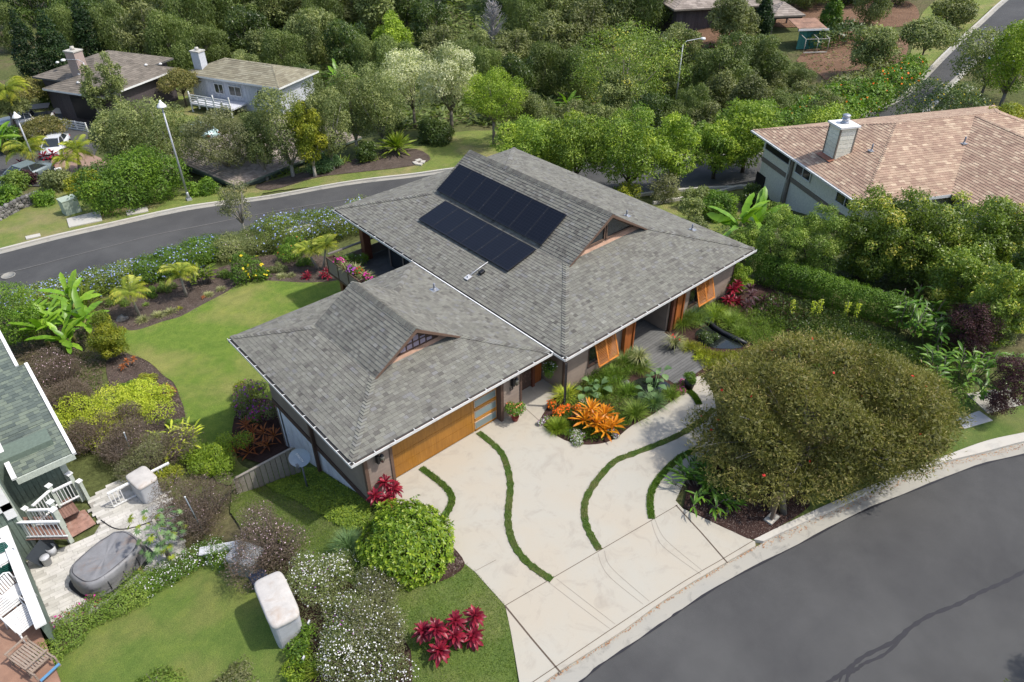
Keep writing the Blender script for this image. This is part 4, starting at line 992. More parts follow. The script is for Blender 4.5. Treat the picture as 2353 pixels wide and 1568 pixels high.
# left face details: local x along, face at y = .75 (outward -y)
m = MB(); m.beam((.75, .72, -.35), (11.6, .72, -.35), .06, .30); m.build('taupe_band', m_taupe2, tanh)
m = MB(); m.box((4.35, .68, -.6), (.22, .14, 4.2)); m.build('wall_post', m_taupe2, tanh); m = MB(); m.tube([(4.1, .62, ze-.1), (4.1, .62, -2.5)], .05, 8); m.build('downpipe', m_cream, tanh)
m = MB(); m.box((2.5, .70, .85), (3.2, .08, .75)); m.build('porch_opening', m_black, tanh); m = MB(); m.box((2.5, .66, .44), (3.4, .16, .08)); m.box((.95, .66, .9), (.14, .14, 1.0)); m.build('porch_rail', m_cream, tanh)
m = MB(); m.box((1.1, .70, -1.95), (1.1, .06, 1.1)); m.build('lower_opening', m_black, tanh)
window_on(tanh, (5.6, .74, .72), 1.7, .85, 'x', -1); window_on(tanh, (10.1, .74, .72), 1.7, .85, 'x', -1)
m = MB(); m.beam((0, -.06, ze-.06), (12.4, -.06, ze-.06), .13, .1); m.build('gutter', m_gwhite, tanh)
# chimney
cx_, cy_, cw, cl = 6.62, 2.0, 1.12, 1.12; TC = ze+2.45
m = MB(); m.box((cx_, cy_, (ze+.3+TC)/2), (cw, cl, TC-ze-.3)); ch = m.build('chimney', m_cream, tanh)
z_ = ze+.42
while z_ < TC-.2:
    for ax, c_, d_ in (('x', (cx_, cy_-cl/2-.012, z_+.12), (cw-.12, .03, .235)), ('x', (cx_+cw/2+.012, cy_, z_+.12), (.03, cl-.12, .235))):
        m = MB(); m.box(c_, d_, tone=rnd.random()); m.build('siding_board', m_cream, ch)
    z_ += .26
m = MB()
for sx in (-1, 1):
    for sy in (-1, 1): m.box((cx_+sx*cw/2, cy_+sy*cl/2, (ze+.3+TC)/2), (.09, .09, TC-ze-.28))
m.build('corner_trim', m_taupe2, ch)
m = MB(); m.box((cx_, cy_, TC+.05), (cw+.26, cl+.26, .11)); m.build('chimney_cap', m_white, ch)
m = MB(); m.lathe((cx_-.05, cy_+.05, TC+.10), [(.26, 0), (.22, .1), (.18, .13), (.19, .24), (.25, .26), (.25, .30), (.17, .32), (.17, .40), (.24, .42), (.24, .50), (.17, .54), (.001, .56)], 16); m.build('flue_cap', M_plain('galvanised', (.40, .42, .46), .4, .1, 6, .7), ch)
m = MB(); m.box((cx_, cy_-cl/2-.2, ze+.5), (cw+.3, .35, .02), M=Matrix.Rotation(math.atan(.33), 3, 'X')); m.build('chimney_flashing', M_plain('copper_flashing', (.30, .12, .07), .6, .2, 5), ch)
for x_, y_ in ((7.9, 3.4), (8.6, 9.4)): vent(x_, y_, ze+.33*min(y_, 12.4-x_)+.03, .42, .05, tanh)
# ---- white house with olive roof
wh, ro, wl, zr, h = house_hip('white_house', 'white house with olive shingled hip roof and white balcony rail', (9.9, 68.0), (.41, -.91), 13, 6.6, -3.0, .34, -6.8, m_olive, m_bwhite, m_white, .5, .3, .4, .9, limit=60)
q_ = wh.matrix_basis.inverted() @ Vector(at_z(463, 158, -2.7)); qx, qy = q_.x, q_.y
m = MB(); m.box((qx, qy, -2.6), (1.1, .9, 3.4)); ch = m.build('chimney', m_bwhite, wh); m = MB(); m.box((qx, qy, -.85), (1.25, 1.05, .12)); m.lathe((qx, qy, -.8), [(.2, 0), (.2, .3), (.001, .32)], 10); m.build('chimney_cap', m_kerb, ch)
for x_, w_ in ((4.4, 1.2), (6.6, 1.6), (10.2, 1.2)): window_on(wh, (x_, .48, -4.2), w_, 1.0, 'x', -1)
m = MB(); m.box((5.2, -.9, -5.3), (5.6, 2.4, .15)); m.build('balcony_floor', m_bwhite, wh)
for k in range(6):
    m = MB(); m.box((2.5+k*1.08, -2.05, -5.1), (.12, .12, 2.2 if k in (0, 3, 5) else 1.2)); m.build('balcony_post', m_white, wh)
m = MB()
for z_ in (-4.35, -4.6, -4.85, -5.1): m.box((5.2, -2.05, z_), (5.4, .05, .10))
m.build('balcony_rail', m_white, wh)
# ---- brown house at the cul-de-sac
bh, ro, wl, zr, h = house_hip('brown_house', 'low brown house with dark brown roof behind the cul-de-sac', (-2.7, 72.4), (.46, -.89), 8.0, 10.6, -3.0, .34, -6.9, m_brownr, m_dk, m_white, .6, .3, .4, .9, limit=60)
r = MB(); F_, h_, z_ = hipfaces(9, 11, -2.9, .34); pc = []
for p_, u_, v_, L_ in F_:
    p_ = (p_[0]-4.2, p_[1]+2.4, p_[2]); slab(r, p_, u_, v_, L_, .15); pc += tiles(p_, u_, v_, L_, .3, .4, .9, .02)
r2 = r.build('roof', m_under, bh); mm = MB()
for V, F2, t_ in pc: mm.add(V, F2, t_)
mm.build('shingles', m_brownr, r2, 'stuff'); m = MB(); m.box((.3, 7.9, -4.9), (7.8, 9.8, 3.8)); m.build('rear_wall', m_dk, bh)
q_ = bh.matrix_basis.inverted() @ Vector(at_z(179, 150, -1.4)); qx, qy = q_.x, q_.y
m = MB(); m.box((qx, qy, -1.2), (1.25, 1.1, 2.4)); ch = m.build('chimney', mtone('pink_brick', (.34, .26, .23), (.42, .34, .30)), bh); m = MB(); m.box((qx, qy, .05), (1.4, 1.25, .12)); m.lathe((qx, qy, .1), [(.2, 0), (.2, .35), (.001, .36)], 10); m.build('chimney_cap', m_kerb, ch)
for x_, y_ in ((2.2, 3.0), (3.6, 1.4), (6, 8.2), (6.6, 9.6), (-1.6, 3.9)):
    m = MB(); m.lathe((x_, y_, -2.95+.34*min(x_ if x_ > 0 else x_+6, y_, 11.5-y_, 8-x_)), [(.16, 0), (.18, .12), (.001, .2)], 10); m.build('roof_vent', m_white, bh)
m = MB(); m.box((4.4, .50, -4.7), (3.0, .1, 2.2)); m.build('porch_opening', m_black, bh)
for k in range(4): m = MB(); m.box((2.3+k*1.35, -1.6, -5.9), (.12, .12, 1.4)); m.build('rail_post', m_white, bh)
for z_ in (-5.3, -5.55, -5.8, -6.05): m = MB(); m.box((4.3, -1.6, z_), (4.1, .05, .14)); m.build('rail_board', m_white, bh)
m = MB(); m.box((6.6, .4, -4.9), (.5, .5, 3.6)); m.build('porch_column', m_taupe2, bh)
# ---- shake roofed house below the far verge
A = at_z(545, 428, -4.7); B = at_z(800, 328, -4.7); e_ = (B-A)/np.linalg.norm(B-A)
sh_ = house_hip('shake_roof_house', 'grey brown shake roofed house half hidden behind the row of slender trees', A, e_, 13.5, 11, -4.7, .30, -7.4, m_shake, m_gsiding, m_gsiding, .5, .22, .2, .5, limit=120)[0]
# ---- far houses at the top of the picture
def G3(px, py): q = G(px, py); return np.array(q)
a_ = at_z(1549, 23, -.2); b_ = at_z(1660, 17.5, -.2); e_ = (b_-a_)/np.linalg.norm(b_-a_)
house_hip('dark_house', 'dark walled house with pale brown roof at the top edge of the woods', a_, e_, 15, 12, -.2, .4, -4, m_shake, m_dk, m_taupe2, .7, .35, .4, 1, limit=30)
a_ = at_z(1776, 38, -.8); b_ = at_z(1828, 36, -.8); e_ = (b_-a_)/np.linalg.norm(b_-a_)
gzb, _, _, _, _ = house_hip('pavilion', 'small pavilion with pale hip roof beyond the green shed', a_, e_, 4.2, 4.2, -.8, .55, -1.2, m_shake, m_dk, m_taupe2, .25, .35, .4, 1, limit=20, boards='n')
for x_, y_ in ((.3, .3), (3.9, .3), (3.9, 3.9), (.3, 3.9)): m = MB(); m.box((x_, y_, -2.2), (.16, .16, 2.8)); m.build('post', m_dk, gzb)
# shed with netting and a run
b_ = G(1845, 106); sd_ = empty('green_shed', tuple(b_), 'small green sided shed with rusty lean-to roof on the bare slope', 'shed', rz=-.62)
m_teal = mtone('teal_panel', (.03, .13, .115), (.06, .22, .19)); m_rust = M_plain('rusty_roof', (.26, .15, .10), .8, .4, 1.2)
for k in range(6): m = MB(); m.box((-1.2+k*.48, -1.3, 1.15), (.46, .05, 2.3), tone=rnd.random()); m.build('wall_panel', m_teal, sd_)
for k in range(6): m = MB(); m.box((1.45, -1.1+k*.48, 1.15), (.05, .46, 2.3), tone=rnd.random()); m.build('wall_panel', m_teal, sd_)
for k in range(5): m = MB(); m.box((-1.3+k*.68, .1, 2.42), (.67, 3.6, .05), M=Matrix.Rotation(.12, 3, 'X')); m.build('roof_sheet', m_rust, sd_)
m = MB(); m.box((0, -1.72, 2.2), (3.6, .06, .2)); m.build('roof_edge', m_white, sd_)
m = MB()
for x_ in (-1.3, .2, 1.5): m.tube([(x_, -3.0, 0), (x_, -3.0, 1.5), (x_, -1.3, 1.7)], .035, 5)
m.beam((-1.3, -3.0, .05), (1.5, -3.0, .05), .12, .1); m.beam((-1.3, -3.0, 1.5), (1.5, -3.0, 1.5), .05, .05); m.build('run_frame', m_kerb, sd_)
# ================================================================ green roofed house, lower left
gh = empty('green_roof_house', (-16, 12, 0), 'sage green house with green shingled roof and white trim at the left edge', 'house')
def L0(x, y, z): return (x+16, y-12, z)
GSL = .30; gz0 = .75; gy = 9.55
pcs = []; r = MB()
for x0_, x1_, y0_, y1_ in ((-17.55, -15.72, gy, 14.2), (-24, -16.03, 11.3, 16.9)):
    zb_ = gz0+GSL*(y0_-gy); L_ = [(0, 0), (x1_-x0_, 0), (x1_-x0_, (y1_-y0_)*math.sqrt(1+GSL**2)), (0, (y1_-y0_)*math.sqrt(1+GSL**2))]
    if y0_ > 10: zb_ += .015
    o_ = L0(x0_, y0_, zb_); slab(r, o_, (1, 0, 0), (0, 1, GSL), L_, .1); pcs += tiles(o_, (1, 0, 0), (0, 1, GSL), L_, .16, .2, .34, .015)
zt_ = gz0+GSL*(16.9-gy); L_ = [(0, 0), (8, 0), (8, 5), (0, 5)]; o_ = L0(-24, 16.9+4.6, zt_-1.6); slab(r, o_, (1, 0, 0), (0, -1, .33), L_, .1); pcs += tiles(o_, (1, 0, 0), (0, -1, .33), L_, .16, .2, .34, .015)
gro = r.build('roof', m_under, gh); Wm = Matrix.Translation(gh.location)
od = sorted(range(len(pcs)), key=lambda i: (lambda q: -(1e4 if 0 < q[0] < 2353 and 0 < q[1] < 1568 else 0)+q[2])(proj(Wm @ pcs[i][0][0]))); sel = set(od[:300]); mm = MB()
for i, (V, F_, t_) in enumerate(pcs):
    if i in sel: b = MB(); b.add(V, F_, t_); b.build('shingle', m_green, gro)
    else: mm.add(V, F_, t_)
mm.build('shingles', m_green, gro, 'stuff')
m = MB(); m.beam(L0(-15.68, gy-.1, gz0+.0), L0(-15.68, 14.2, gz0+GSL*(14.2-gy)), .12, .12); m.beam(L0(-15.98, 14.2, gz0+GSL*(14.2-gy)+.02), L0(-15.98, 16.9, zt_), .12, .12); m.build('rake_board', m_white, gh)
m = MB(); m.beam(L0(-17.6, gy-.06, gz0-.12), L0(-15.7, gy-.06, gz0-.12), .06, .26); m.build('fascia', mtone('pale_sage_trim', (.38, .42, .36), (.46, .50, .43)), gh); m_ps = MATS['pale_sage_trim']
m = MB(); m.beam(L0(-17.62, gy-.1, gz0+.05), L0(-17.62, 11.3, gz0+GSL*(11.3-gy)+.05), .16, .10); m.build('rake_board', m_white, gh)
w_ = MB(); w_.box(L0(-20.1, 14, -.6), (8.0, 7.6, 3.6)); gw = w_.build('wall', m_gsiding, gh)
def vboards(xa, xb, y, z0, z1, parent, st=.16):
    x = xa
    while x < xb-.01:
        d = min(st, xb-x); m = MB(); m.box(L0(x+d/2, y, (z0+z1)/2), (d-.014, .03, z1-z0), tone=rnd.random()); m.build('siding_board', m_gsiding, parent); x += st
vboards(-17.9, -16.3, 10.17, -1.9, .55, gw)
m = MB(); m.box(L0(-16.18, 10.16, -.7), (.22, .08, 2.6)); m.build('corner_board', m_ps, gh)
# nearer wing with its big white framed opening
w_ = MB(); w_.box(L0(-21.0, 10.0, .2), (6.0, 3.2, 4.2)); gw2 = w_.build('wing_wall', m_gsiding, gh); vboards(-20.6, -18.03, 8.38, -1.9, .62, gw2)
m = MB(); m.box(L0(-18.15, 8.33, 1.5), (.30, .1, 2.6)); m.box(L0(-19.4, 8.33, .75), (2.8, .1, .28)); m.build('window_frame', m_white, gh)
m = MB(); m.box(L0(-19.5, 8.36, 1.7), (2.5, .06, 1.7)); m.build('window', m_glass, gh); m = MB(); m.box(L0(-18.02, 8.4, .2), (.12, .12, 4.2)); m.build('corner_board', m_ps, gh)
# ---- patio of pale plank pavers
pat = pxpoly([(60,1290),(165,1250),(215,1230),(230,1205),(200,1150),(305,1082),(372,1100),(400,1180),(430,1265),(400,1290),(300,1345),(215,1405),(170,1430),(122,1442),(95,1390),(62,1320)], -1.8)
patp = [tuple(p[:2]) for p in pat]
po = sheet('patio', patp, M_concrete('patio_joint', (.26, .25, .22), (.3, .28, .25), (.18, .17, .15)), z=-1.80, thick=.15)
m_paver = M_tone('patio_plank', [(0, (.38, .365, .325)), (.5, (.46, .445, .40)), (1, (.54, .52, .48))], .8, .25, 2.5, 70, .3, .3)
e1_ = np.array((.89, -.02)); e1_ = np.array((math.cos(-.10), math.sin(-.10))); e2_ = np.array((-e1_[1], e1_[0])); pcs = []
lo = np.array((-19.2, 3.2))
for j in range(62):
    off_ = rnd.random()*.45
    for i in range(-3, 18):
        c_ = lo+e1_*(i*.45+off_)+e2_*(j*.155-.8); cc = c_+e1_*.22+e2_*.075
        if not inpoly(np.array(cc[0]), np.array(cc[1]), patp): continue
        P = [c_, c_+e1_*.440, c_+e1_*.440+e2_*.148, c_+e2_*.148]
        h_ = -1.782+rnd.uniform(-.002, .002); V = [(p[0], p[1], h_) for p in P]+[(p[0], p[1], -1.81) for p in P]
        pcs.append((V, [(0, 1, 2, 3), (1, 0, 4, 5), (2, 1, 5, 6), (3, 2, 6, 7), (0, 3, 7, 4)], rnd.random()))
parts_or_stuff(pcs, 'paver', m_paver, po, 300)
m = MB(); Q = [at_z(145, 1193, -1.77), at_z(219, 1207, -1.77), at_z(162, 1236, -1.77)]
Q = [at_z(147, 1187, -1.77), at_z(195, 1172, -1.77), at_z(221, 1204, -1.77), at_z(162, 1238, -1.77)]
m.prism([tuple(q) for q in Q], (0, 0, .02)); tag(m.build('door_mat', M_plain('worn_red_mat', (.30, .17, .13), .95, .35, 5, dirt=(.36, .3, .26))), 'worn reddish mat on the pale patio at the foot of the steps', 'mat')
# deck landing, its steps and rails
m_redboard = mtone('red_brown_board', (.17, .095, .075), (.24, .14, .11)); m_sage_w = m_ps
st_ = empty('back_steps', (-17, 8, -1.8), 'sage and white back steps with turned down rails between house and patio', 'steps')
def T2(px, py, z): p = at_z(px, py, z); return (p[0]+17, p[1]-8, z+1.8)
dk0 = [at_z(24, 1235, -1.0), at_z(152, 1240, -1.0), at_z(128, 1200, -1.0), at_z(10, 1190, -1.0)]
def Zp(px, py, z): p = at_z(px, py, z); return Vector((p[0]+17, p[1]-8, p[2]+1.8))
def boards_between(a, b, c, d, n_):
    """boards filling the quad a-b (near edge) d-c (far edge), laid across"""
    for k in range(n_):
        f0, f1 = k/n_, (k+.92)/n_; P = [a.lerp(b, f0), a.lerp(b, f1), d.lerp(c, f1), d.lerp(c, f0)]; m = MB(); m.prism([p-Vector((0, 0, .03)) for p in P], (0, 0, .03), rnd.random()); m.build('tread', m_redboard, st_)
boards_between(Zp(30, 1242, -1.0), Zp(158, 1238, -1.0), Zp(128, 1186, -1.0), Zp(5, 1190, -1.0), 14)
boards_between(Zp(146, 1192, -1.3), Zp(182, 1174, -1.3), Zp(160, 1142, -1.3), Zp(124, 1160, -1.3), 6)
m = MB(); m.prism([Zp(30, 1243, -1.03), Zp(158, 1239, -1.03), Zp(158, 1239, -1.35), Zp(30, 1243, -1.35)], (0, .05, 0)); m.build('stringer', m_ps, st_)
m = MB(); m.prism([Zp(146, 1193, -1.33), Zp(183, 1175, -1.33), Zp(183, 1175, -1.7), Zp(146, 1193, -1.7)], (0, .05, 0)); m.build('stringer', m_ps, st_)
def post(px, py, z0, z1, s_=.13):
    q = Zp(px, py, z0); m = MB(); m.box((q.x, q.y, (z0+z1)/2+1.8), (s_, s_, z1-z0), rz=.4); m.build('rail_post', m_ps, st_); m = MB(); m.box((q.x, q.y, z1+1.8+.02), (s_+.07, s_+.07, .05), rz=.4); m.build('post_cap', m_white, st_)
def rail(a, b, n_, h_=.86):
    m = MB(); m.beam(a+Vector((0, 0, h_)), b+Vector((0, 0, h_)), .09, .06); m.build('top_rail', m_white, st_); m = MB(); m.beam(a+Vector((0, 0, .1)), b+Vector((0, 0, .1)), .05, .05); m.build('bottom_rail', m_white, st_)
    for i in range(1, n_):
        p = a+(b-a)*(i/n_); m = MB(); m.box((p+Vector((0, 0, h_*.56)))[:], (.025, .025, h_*.9)); m.build('baluster', m_white, st_)
post(164, 1246, -1.8, -.05, .15); post(147, 1210, -1.3, .0, .14); post(138, 1164, -1.2, -.1, .13); post(190, 1150, -1.8, -.35, .14); post(204, 1150, -1.8, -.75, .12); post(80, 1208, -1.0, -.1, .11)
rail(Zp(45, 1238, -1.0), Zp(158, 1236, -1.0), 12); rail(Zp(86, 1210, -1.0), Zp(140, 1208, -1.0), 8); rail(Zp(140, 1166, -1.2), Zp(184, 1144, -1.2), 6); rail(Zp(96, 1200, -1.0), Zp(134, 1164, -1.1), 7)
fr_ = empty('patio_rail', (-15.2, 9.6, -1.8), 'long white patio railing with few balusters beside the planting', 'railing')
a_ = at_z(247, 1135, -1.0)-np.array((-15.2, 9.6, -1.8)); b_ = at_z(388, 1064, -1.0)-np.array((-15.2, 9.6, -1.8)); a_ = Vector(a_); b_ = Vector(b_)
m = MB(); m.beam(a_, b_, .09, .06); m.build('top_rail', m_white, fr_); m = MB(); m.beam(a_-Vector((0, 0, .72)), b_-Vector((0, 0, .72)), .05, .05); m.build('bottom_rail', m_white, fr_)
for f_ in (0, .06, .12, .18, .80, .86, .97):
    p = a_+(b_-a_)*f_; m = MB(); m.box((p.x, p.y, p.z-.36), (.035, .035, .78)); m.build('baluster', m_white, fr_)
# ---- raised deck with white capped parapet
dk_ = empty('corner_deck', (-19, 5, 0), 'red brown corner deck behind a white capped sage parapet', 'deck')
m = MB(); m.box((-2.2, -1.8, -.95), (5.0, 8.6, .12)); m.build('deck_floor', M_plain('red_brown_floor', (.27, .155, .105), .8, .2, 1.5, dirt=(.36, .24, .17)), dk_)
for k in range(13): m = MB(); m.box((.47, -1.2+k*.345, -.95), (.12, .335, 1.75), tone=rnd.random()); m.build('parapet_board', m_gsiding, dk_)
m = MB(); m.box((.46, .9, -.06), (.30, 4.9, .07)); m.build('parapet_cap', m_white, dk_)
# ---- street lamps
def lamp(base, h, label, arm=0, rz=0):
    t = empty('street_lamp', tuple(base), label, 'street lamp', 'street lamps', rz=rz); M_ = M_plain('lamp_pole_grey', (.42, .43, .45), .5, .12, 6, .3)
    m = MB(); m.box((0, 0, .12), (.36, .36, .24)); m.lathe((0, 0, .24), [(.14, 0), (.10, .35), (.085, .5)], 12); m.build('lamp_base', M_, t)
    m = MB(); m.lathe((0, 0, .6), [(.085, 0), (.055, h-.9)], 12); m.build('pole', M_, t)
    if arm:
        m = MB(); m.tube([(0, 0, h-.3), (.4, 0, h), (arm, 0, h+.1)], .035, 6); m.build('lamp_arm', M_, t); m = MB(); m.lathe((arm+.2, 0, h), [(.01, .18), (.22, .12), (.26, 0), (.2, -.05), (.001, -.06)], 12); m.build('lamp_head', m_white, t)
    else:
        m = MB(); m.lathe((0, 0, h-.32), [(.34, 0), (.32, .08), (.16, .28), (.09, .36), (.07, .46), (.001, .5)], 14); m.build('lamp_shade', m_white, t)
lb = G(435, 462); hh = 6.0
for _ in range(20): hh += (proj((lb.x, lb.y, lb.z+hh))[1]-236)/25
lamp(lb, hh, 'tall grey street lamp with white bell shade on the far verge')
lb = G(92, 400); hh = 6.0
for _ in range(20): hh += (proj((lb.x, lb.y, lb.z+hh))[1]-262)/22
lamp(lb, hh, 'grey street lamp rising through the palms by the cul-de-sac')
lb = G(232, 262); lamp(lb, 5.6, 'arm street lamp with white head in front of the brown house chimney', 1.6, 2.6)
lb = G(1549, 262); lamp(lb, 7.0, 'thin arm street lamp with white head among the dark trees', 2.0, -.35)
# ---- service boxes and slabs on the verge
def gbox(name, label, cat, px, py, d, mat, rz=0, lid=None, rim=0):
    b = G(px, py); t = empty(name, tuple(b), label, cat, rz=rz); m = MB(); m.box((0, 0, d[2]/2), d); m.build('body', mat, t, bevel=.015)
    if lid: m = MB(); m.box((0, 0, d[2]+.03), (d[0]+.06, d[1]+.06, .07)); m.build('lid', lid, t, bevel=.01)
    return t
gbox('utility_box', 'pale green electrical cabinet standing on the far verge', 'utility box', 167, 490, (1.1, .9, 1.15), M_plain('cabinet_green', (.36, .42, .33), .6, .08, 3, dirt=(.28, .3, .22)), .1, M_plain('cabinet_green', (.36, .42, .33)))
def gslab(label, L, mat=m_kerb, off=.12, z=None, name='concrete_slab'):
    P = [np.array(G(*p)) if z is None else at_z(*p, z) for p in L]; zz = max(p[2] for p in P)+off if z is None else z
    m = MB(); m.prism([(p[0], p[1], zz-.12) for p in P], (0, 0, .12)); return tag(m.build(name, mat), label, 'slab')
gslab('large concrete cover slab in front of the green cabinet', [(155,508),(232,490),(236,510),(160,526)])
gslab('narrow concrete cover slab near the street lamp', [(291,489),(340,480),(342,489),(293,498)])
gslab('small concrete cover slab near the left end of the far verge', [(60,548),(93,540),(95,546),(62,554)])
gslab('pale two piece meter cover slab on the kerbside grass right of the bottlebrush', [(2196,963),(2250,944),(2281,966),(2216,985)], M_concrete('pale_slab', (.45, .44, .43), (.47, .46, .44), (.36, .35, .34)), z=.03)
gslab('dark weathered sunken slab under the shrubs at the right edge', [(2222,905),(2318,890),(2350,930),(2270,950)], m_gutter, z=.03)
# manhole
mh = G(20, 636); m = MB(); m.lathe((mh.x, mh.y, mh.z+.075), [(.42, 0), (.42, .02), (.36, .022), (.36, .015), (.001, .015)], 24); tag(m.build('manhole_cover', M_plain('manhole_concrete', (.26, .25, .22), .8, .15, 6)), 'round manhole cover in the back road at the left edge', 'manhole')
# ---- board fence, satellite dish
fn = empty('board_fence', (-10, 5.9, 0), 'short weathered board fence running from the garage wall to the hedge', 'fence')
fa = at_z(672, 1030, -.45); fb = at_z(541, 1100, -1.0); L = np.linalg.norm((fb-fa)[:2]); k = int(L/.2); m_fence = mtone('fence_board', (.24, .215, .175), (.32, .29, .245))
for i in range(k+1):
    p = fa+(fb-fa)*(i/k); zg = gz(p[0], p[1])-.1; m = MB(); m.box((p[0]+10, p[1]-5.9, (zg+p[2])/2), (.03, .185, p[2]-zg), rz=math.atan2(fb[1]-fa[1], fb[0]-fa[0])-math.pi/2, tone=rnd.random()); m.build('fence_board', m_fence, fn)
m = MB(); m.beam(fa-np.array((-10, 5.9, -.02)), fb-np.array((-10, 5.9, -.02)), .10, .04); m.build('fence_cap', m_fence, fn)
bs = (-9.47, 4.3); zb_ = gz(*bs); ds = empty('satellite_dish', (bs[0], bs[1], zb_), 'grey satellite dish on a short post beside the garage wall', 'satellite dish'); m_dish = M_plain('dish_grey', (.26, .31, .35), .45, .06, 4, .1)
hd = .25-zb_
m = MB(); m.tube([(0, 0, 0), (0, 0, hd-.15)], .035, 8); m.build('dish_post', M_plain('post_grey', (.16, .17, .18), .5), ds)
nrm = Vector((-.45, -.62, .64)).normalized(); Rd = nrm.to_track_quat('Z', 'Y').to_matrix(); m = MB(); V = []; F_ = []; nr, na = 6, 28
for i in range(nr+1):
    for j in range(na):
        r_ = .37*i/nr; a = 2*math.pi*j/na; V.append(Rd @ Vector((r_*math.cos(a)*1.08, r_*math.sin(a)*.95, .30*r_*r_*1.6))+Vector((0, 0, hd)))
for i in range(nr):
    for j in range(na): F_.append((i*na+j, i*na+(j+1) % na, (i+1)*na+(j+1) % na, (i+1)*na+j))
m.add(V, F_, .5, True); V2 = [v-nrm*.02 for v in V]; m.add(V2, [f[::-1] for f in F_], .5, True); dsh = m.build('reflector', m_dish, ds)
m = MB(); m.tube([Rd @ Vector((0, -.34, .05))+Vector((0, 0, hd)), Rd @ Vector((0, -.40, .25))+Vector((0, 0, hd)), Rd @ Vector((0, -.26, .44))+Vector((0, 0, hd))], .02, 6); m.box((Rd @ Vector((0, -.24, .46))+Vector((0, 0, hd)))[:], (.09, .12, .09)); m.build('feed_arm', M_plain('post_grey', (.16, .17, .18)), ds)
t_ = text_on('DIRECTV', (0, 0, 0), .10, (0, 0, 0), m_white, 'lettering', ds, .002)
up_ = (Vector(UP)-nrm*Vector(UP).dot(nrm)).normalized(); rt_ = up_.cross(nrm).normalized(); a45 = math.radians(-52); xr_ = rt_*math.cos(a45)+up_*math.sin(a45); yr_ = nrm.cross(xr_)
t_.matrix_local = Matrix(((xr_.x, yr_.x, nrm.x, nrm.x*.045), (xr_.y, yr_.y, nrm.y, nrm.y*.045), (xr_.z, yr_.z, nrm.z, hd+nrm.z*.045), (0, 0, 0, 1)))
# ================================================================ foliage
LP = {
 'pine': [(0, (.008, .022, .005)), (.5, (.018, .042, .010)), (1, (.04, .08, .018))],
 'wood': [(0, (.034, .050, .016)), (.5, (.062, .085, .028)), (1, (.10, .125, .045))],
 'olive': [(0, (.050, .058, .022)), (.5, (.085, .095, .038)), (1, (.13, .135, .06))],
 'dark': [(0, (.014, .030, .010)), (.5, (.030, .055, .016)), (1, (.065, .10, .03))],
 'mango': [(0, (.022, .042, .012)), (.5, (.045, .085, .020)), (.85, (.085, .14, .035)), (1, (.17, .20, .06))],
 'bright': [(0, (.030, .068, .009)), (.5, (.058, .115, .016)), (1, (.11, .185, .03))],
 'jaca': [(0, (.026, .062, .014)), (.5, (.054, .108, .021)), (1, (.11, .18, .034))],
 'slim': [(0, (.045, .06, .024)), (.5, (.085, .105, .045)), (1, (.15, .165, .075))],
 'sparse': [(0, (.075, .075, .035)), (.5, (.12, .115, .055)), (1, (.18, .165, .085))],
 'yell': [(0, (.04, .07, .009)), (.5, (.085, .115, .015)), (1, (.16, .18, .025))],
 'cream': [(0, (.17, .21, .08)), (.35, (.50, .52, .28)), (1, (.74, .73, .50))],
 'bottle': [(0, (.095, .102, .022)), (.5, (.175, .17, .040)), (.85, (.26, .235, .07)), (1, (.33, .25, .10))],
 'hedge': [(0, (.02, .055, .010)), (.5, (.042, .10, .014)), (1, (.08, .16, .02))],
 'lime': [(0, (.07, .125, .014)), (.5, (.13, .19, .028)), (1, (.20, .26, .05))],
 'brownbush': [(0, (.08, .062, .042)), (.5, (.135, .10, .074)), (1, (.20, .155, .12))],
 'red': [(0, (.075, .006, .014)), (.5, (.20, .010, .028)), (1, (.42, .03, .055))],
 'purple': [(0, (.025, .010, .014)), (.5, (.06, .022, .028)), (1, (.11, .045, .045))],
 'banana': [(0, (.03, .08, .008)), (.5, (.06, .14, .016)), (1, (.11, .20, .03))],
 'palm': [(0, (.04, .07, .01)), (.5, (.085, .12, .02)), (1, (.19, .20, .045))],
 'ginger': [(0, (.025, .07, .012)), (.5, (.05, .12, .018)), (1, (.10, .18, .03))],
 'bromel': [(0, (.42, .11, .008)), (.5, (.62, .23, .012)), (1, (.72, .38, .03))],
 'rustl': [(0, (.16, .045, .015)), (.5, (.34, .10, .025)), (1, (.50, .19, .045))],
 'grassy': [(0, (.045, .085, .016)), (.5, (.08, .14, .028)), (1, (.15, .21, .05))],
 'variegated': [(0, (.06, .09, .04)), (.5, (.13, .16, .085)), (1, (.24, .27, .19))],
 'grey': [(0, (.11, .12, .09)), (.5, (.19, .20, .15)), (1, (.30, .30, .24))],
 'bluegreen': [(0, (.03, .07, .035)), (.5, (.06, .12, .06)), (1, (.11, .19, .09))],
 'strap': [(0, (.04, .085, .009)), (.5, (.08, .13, .014)), (1, (.15, .19, .032))],
 'schef': [(0, (.022, .055, .006)), (.5, (.055, .105, .012)), (1, (.13, .18, .032))],
}
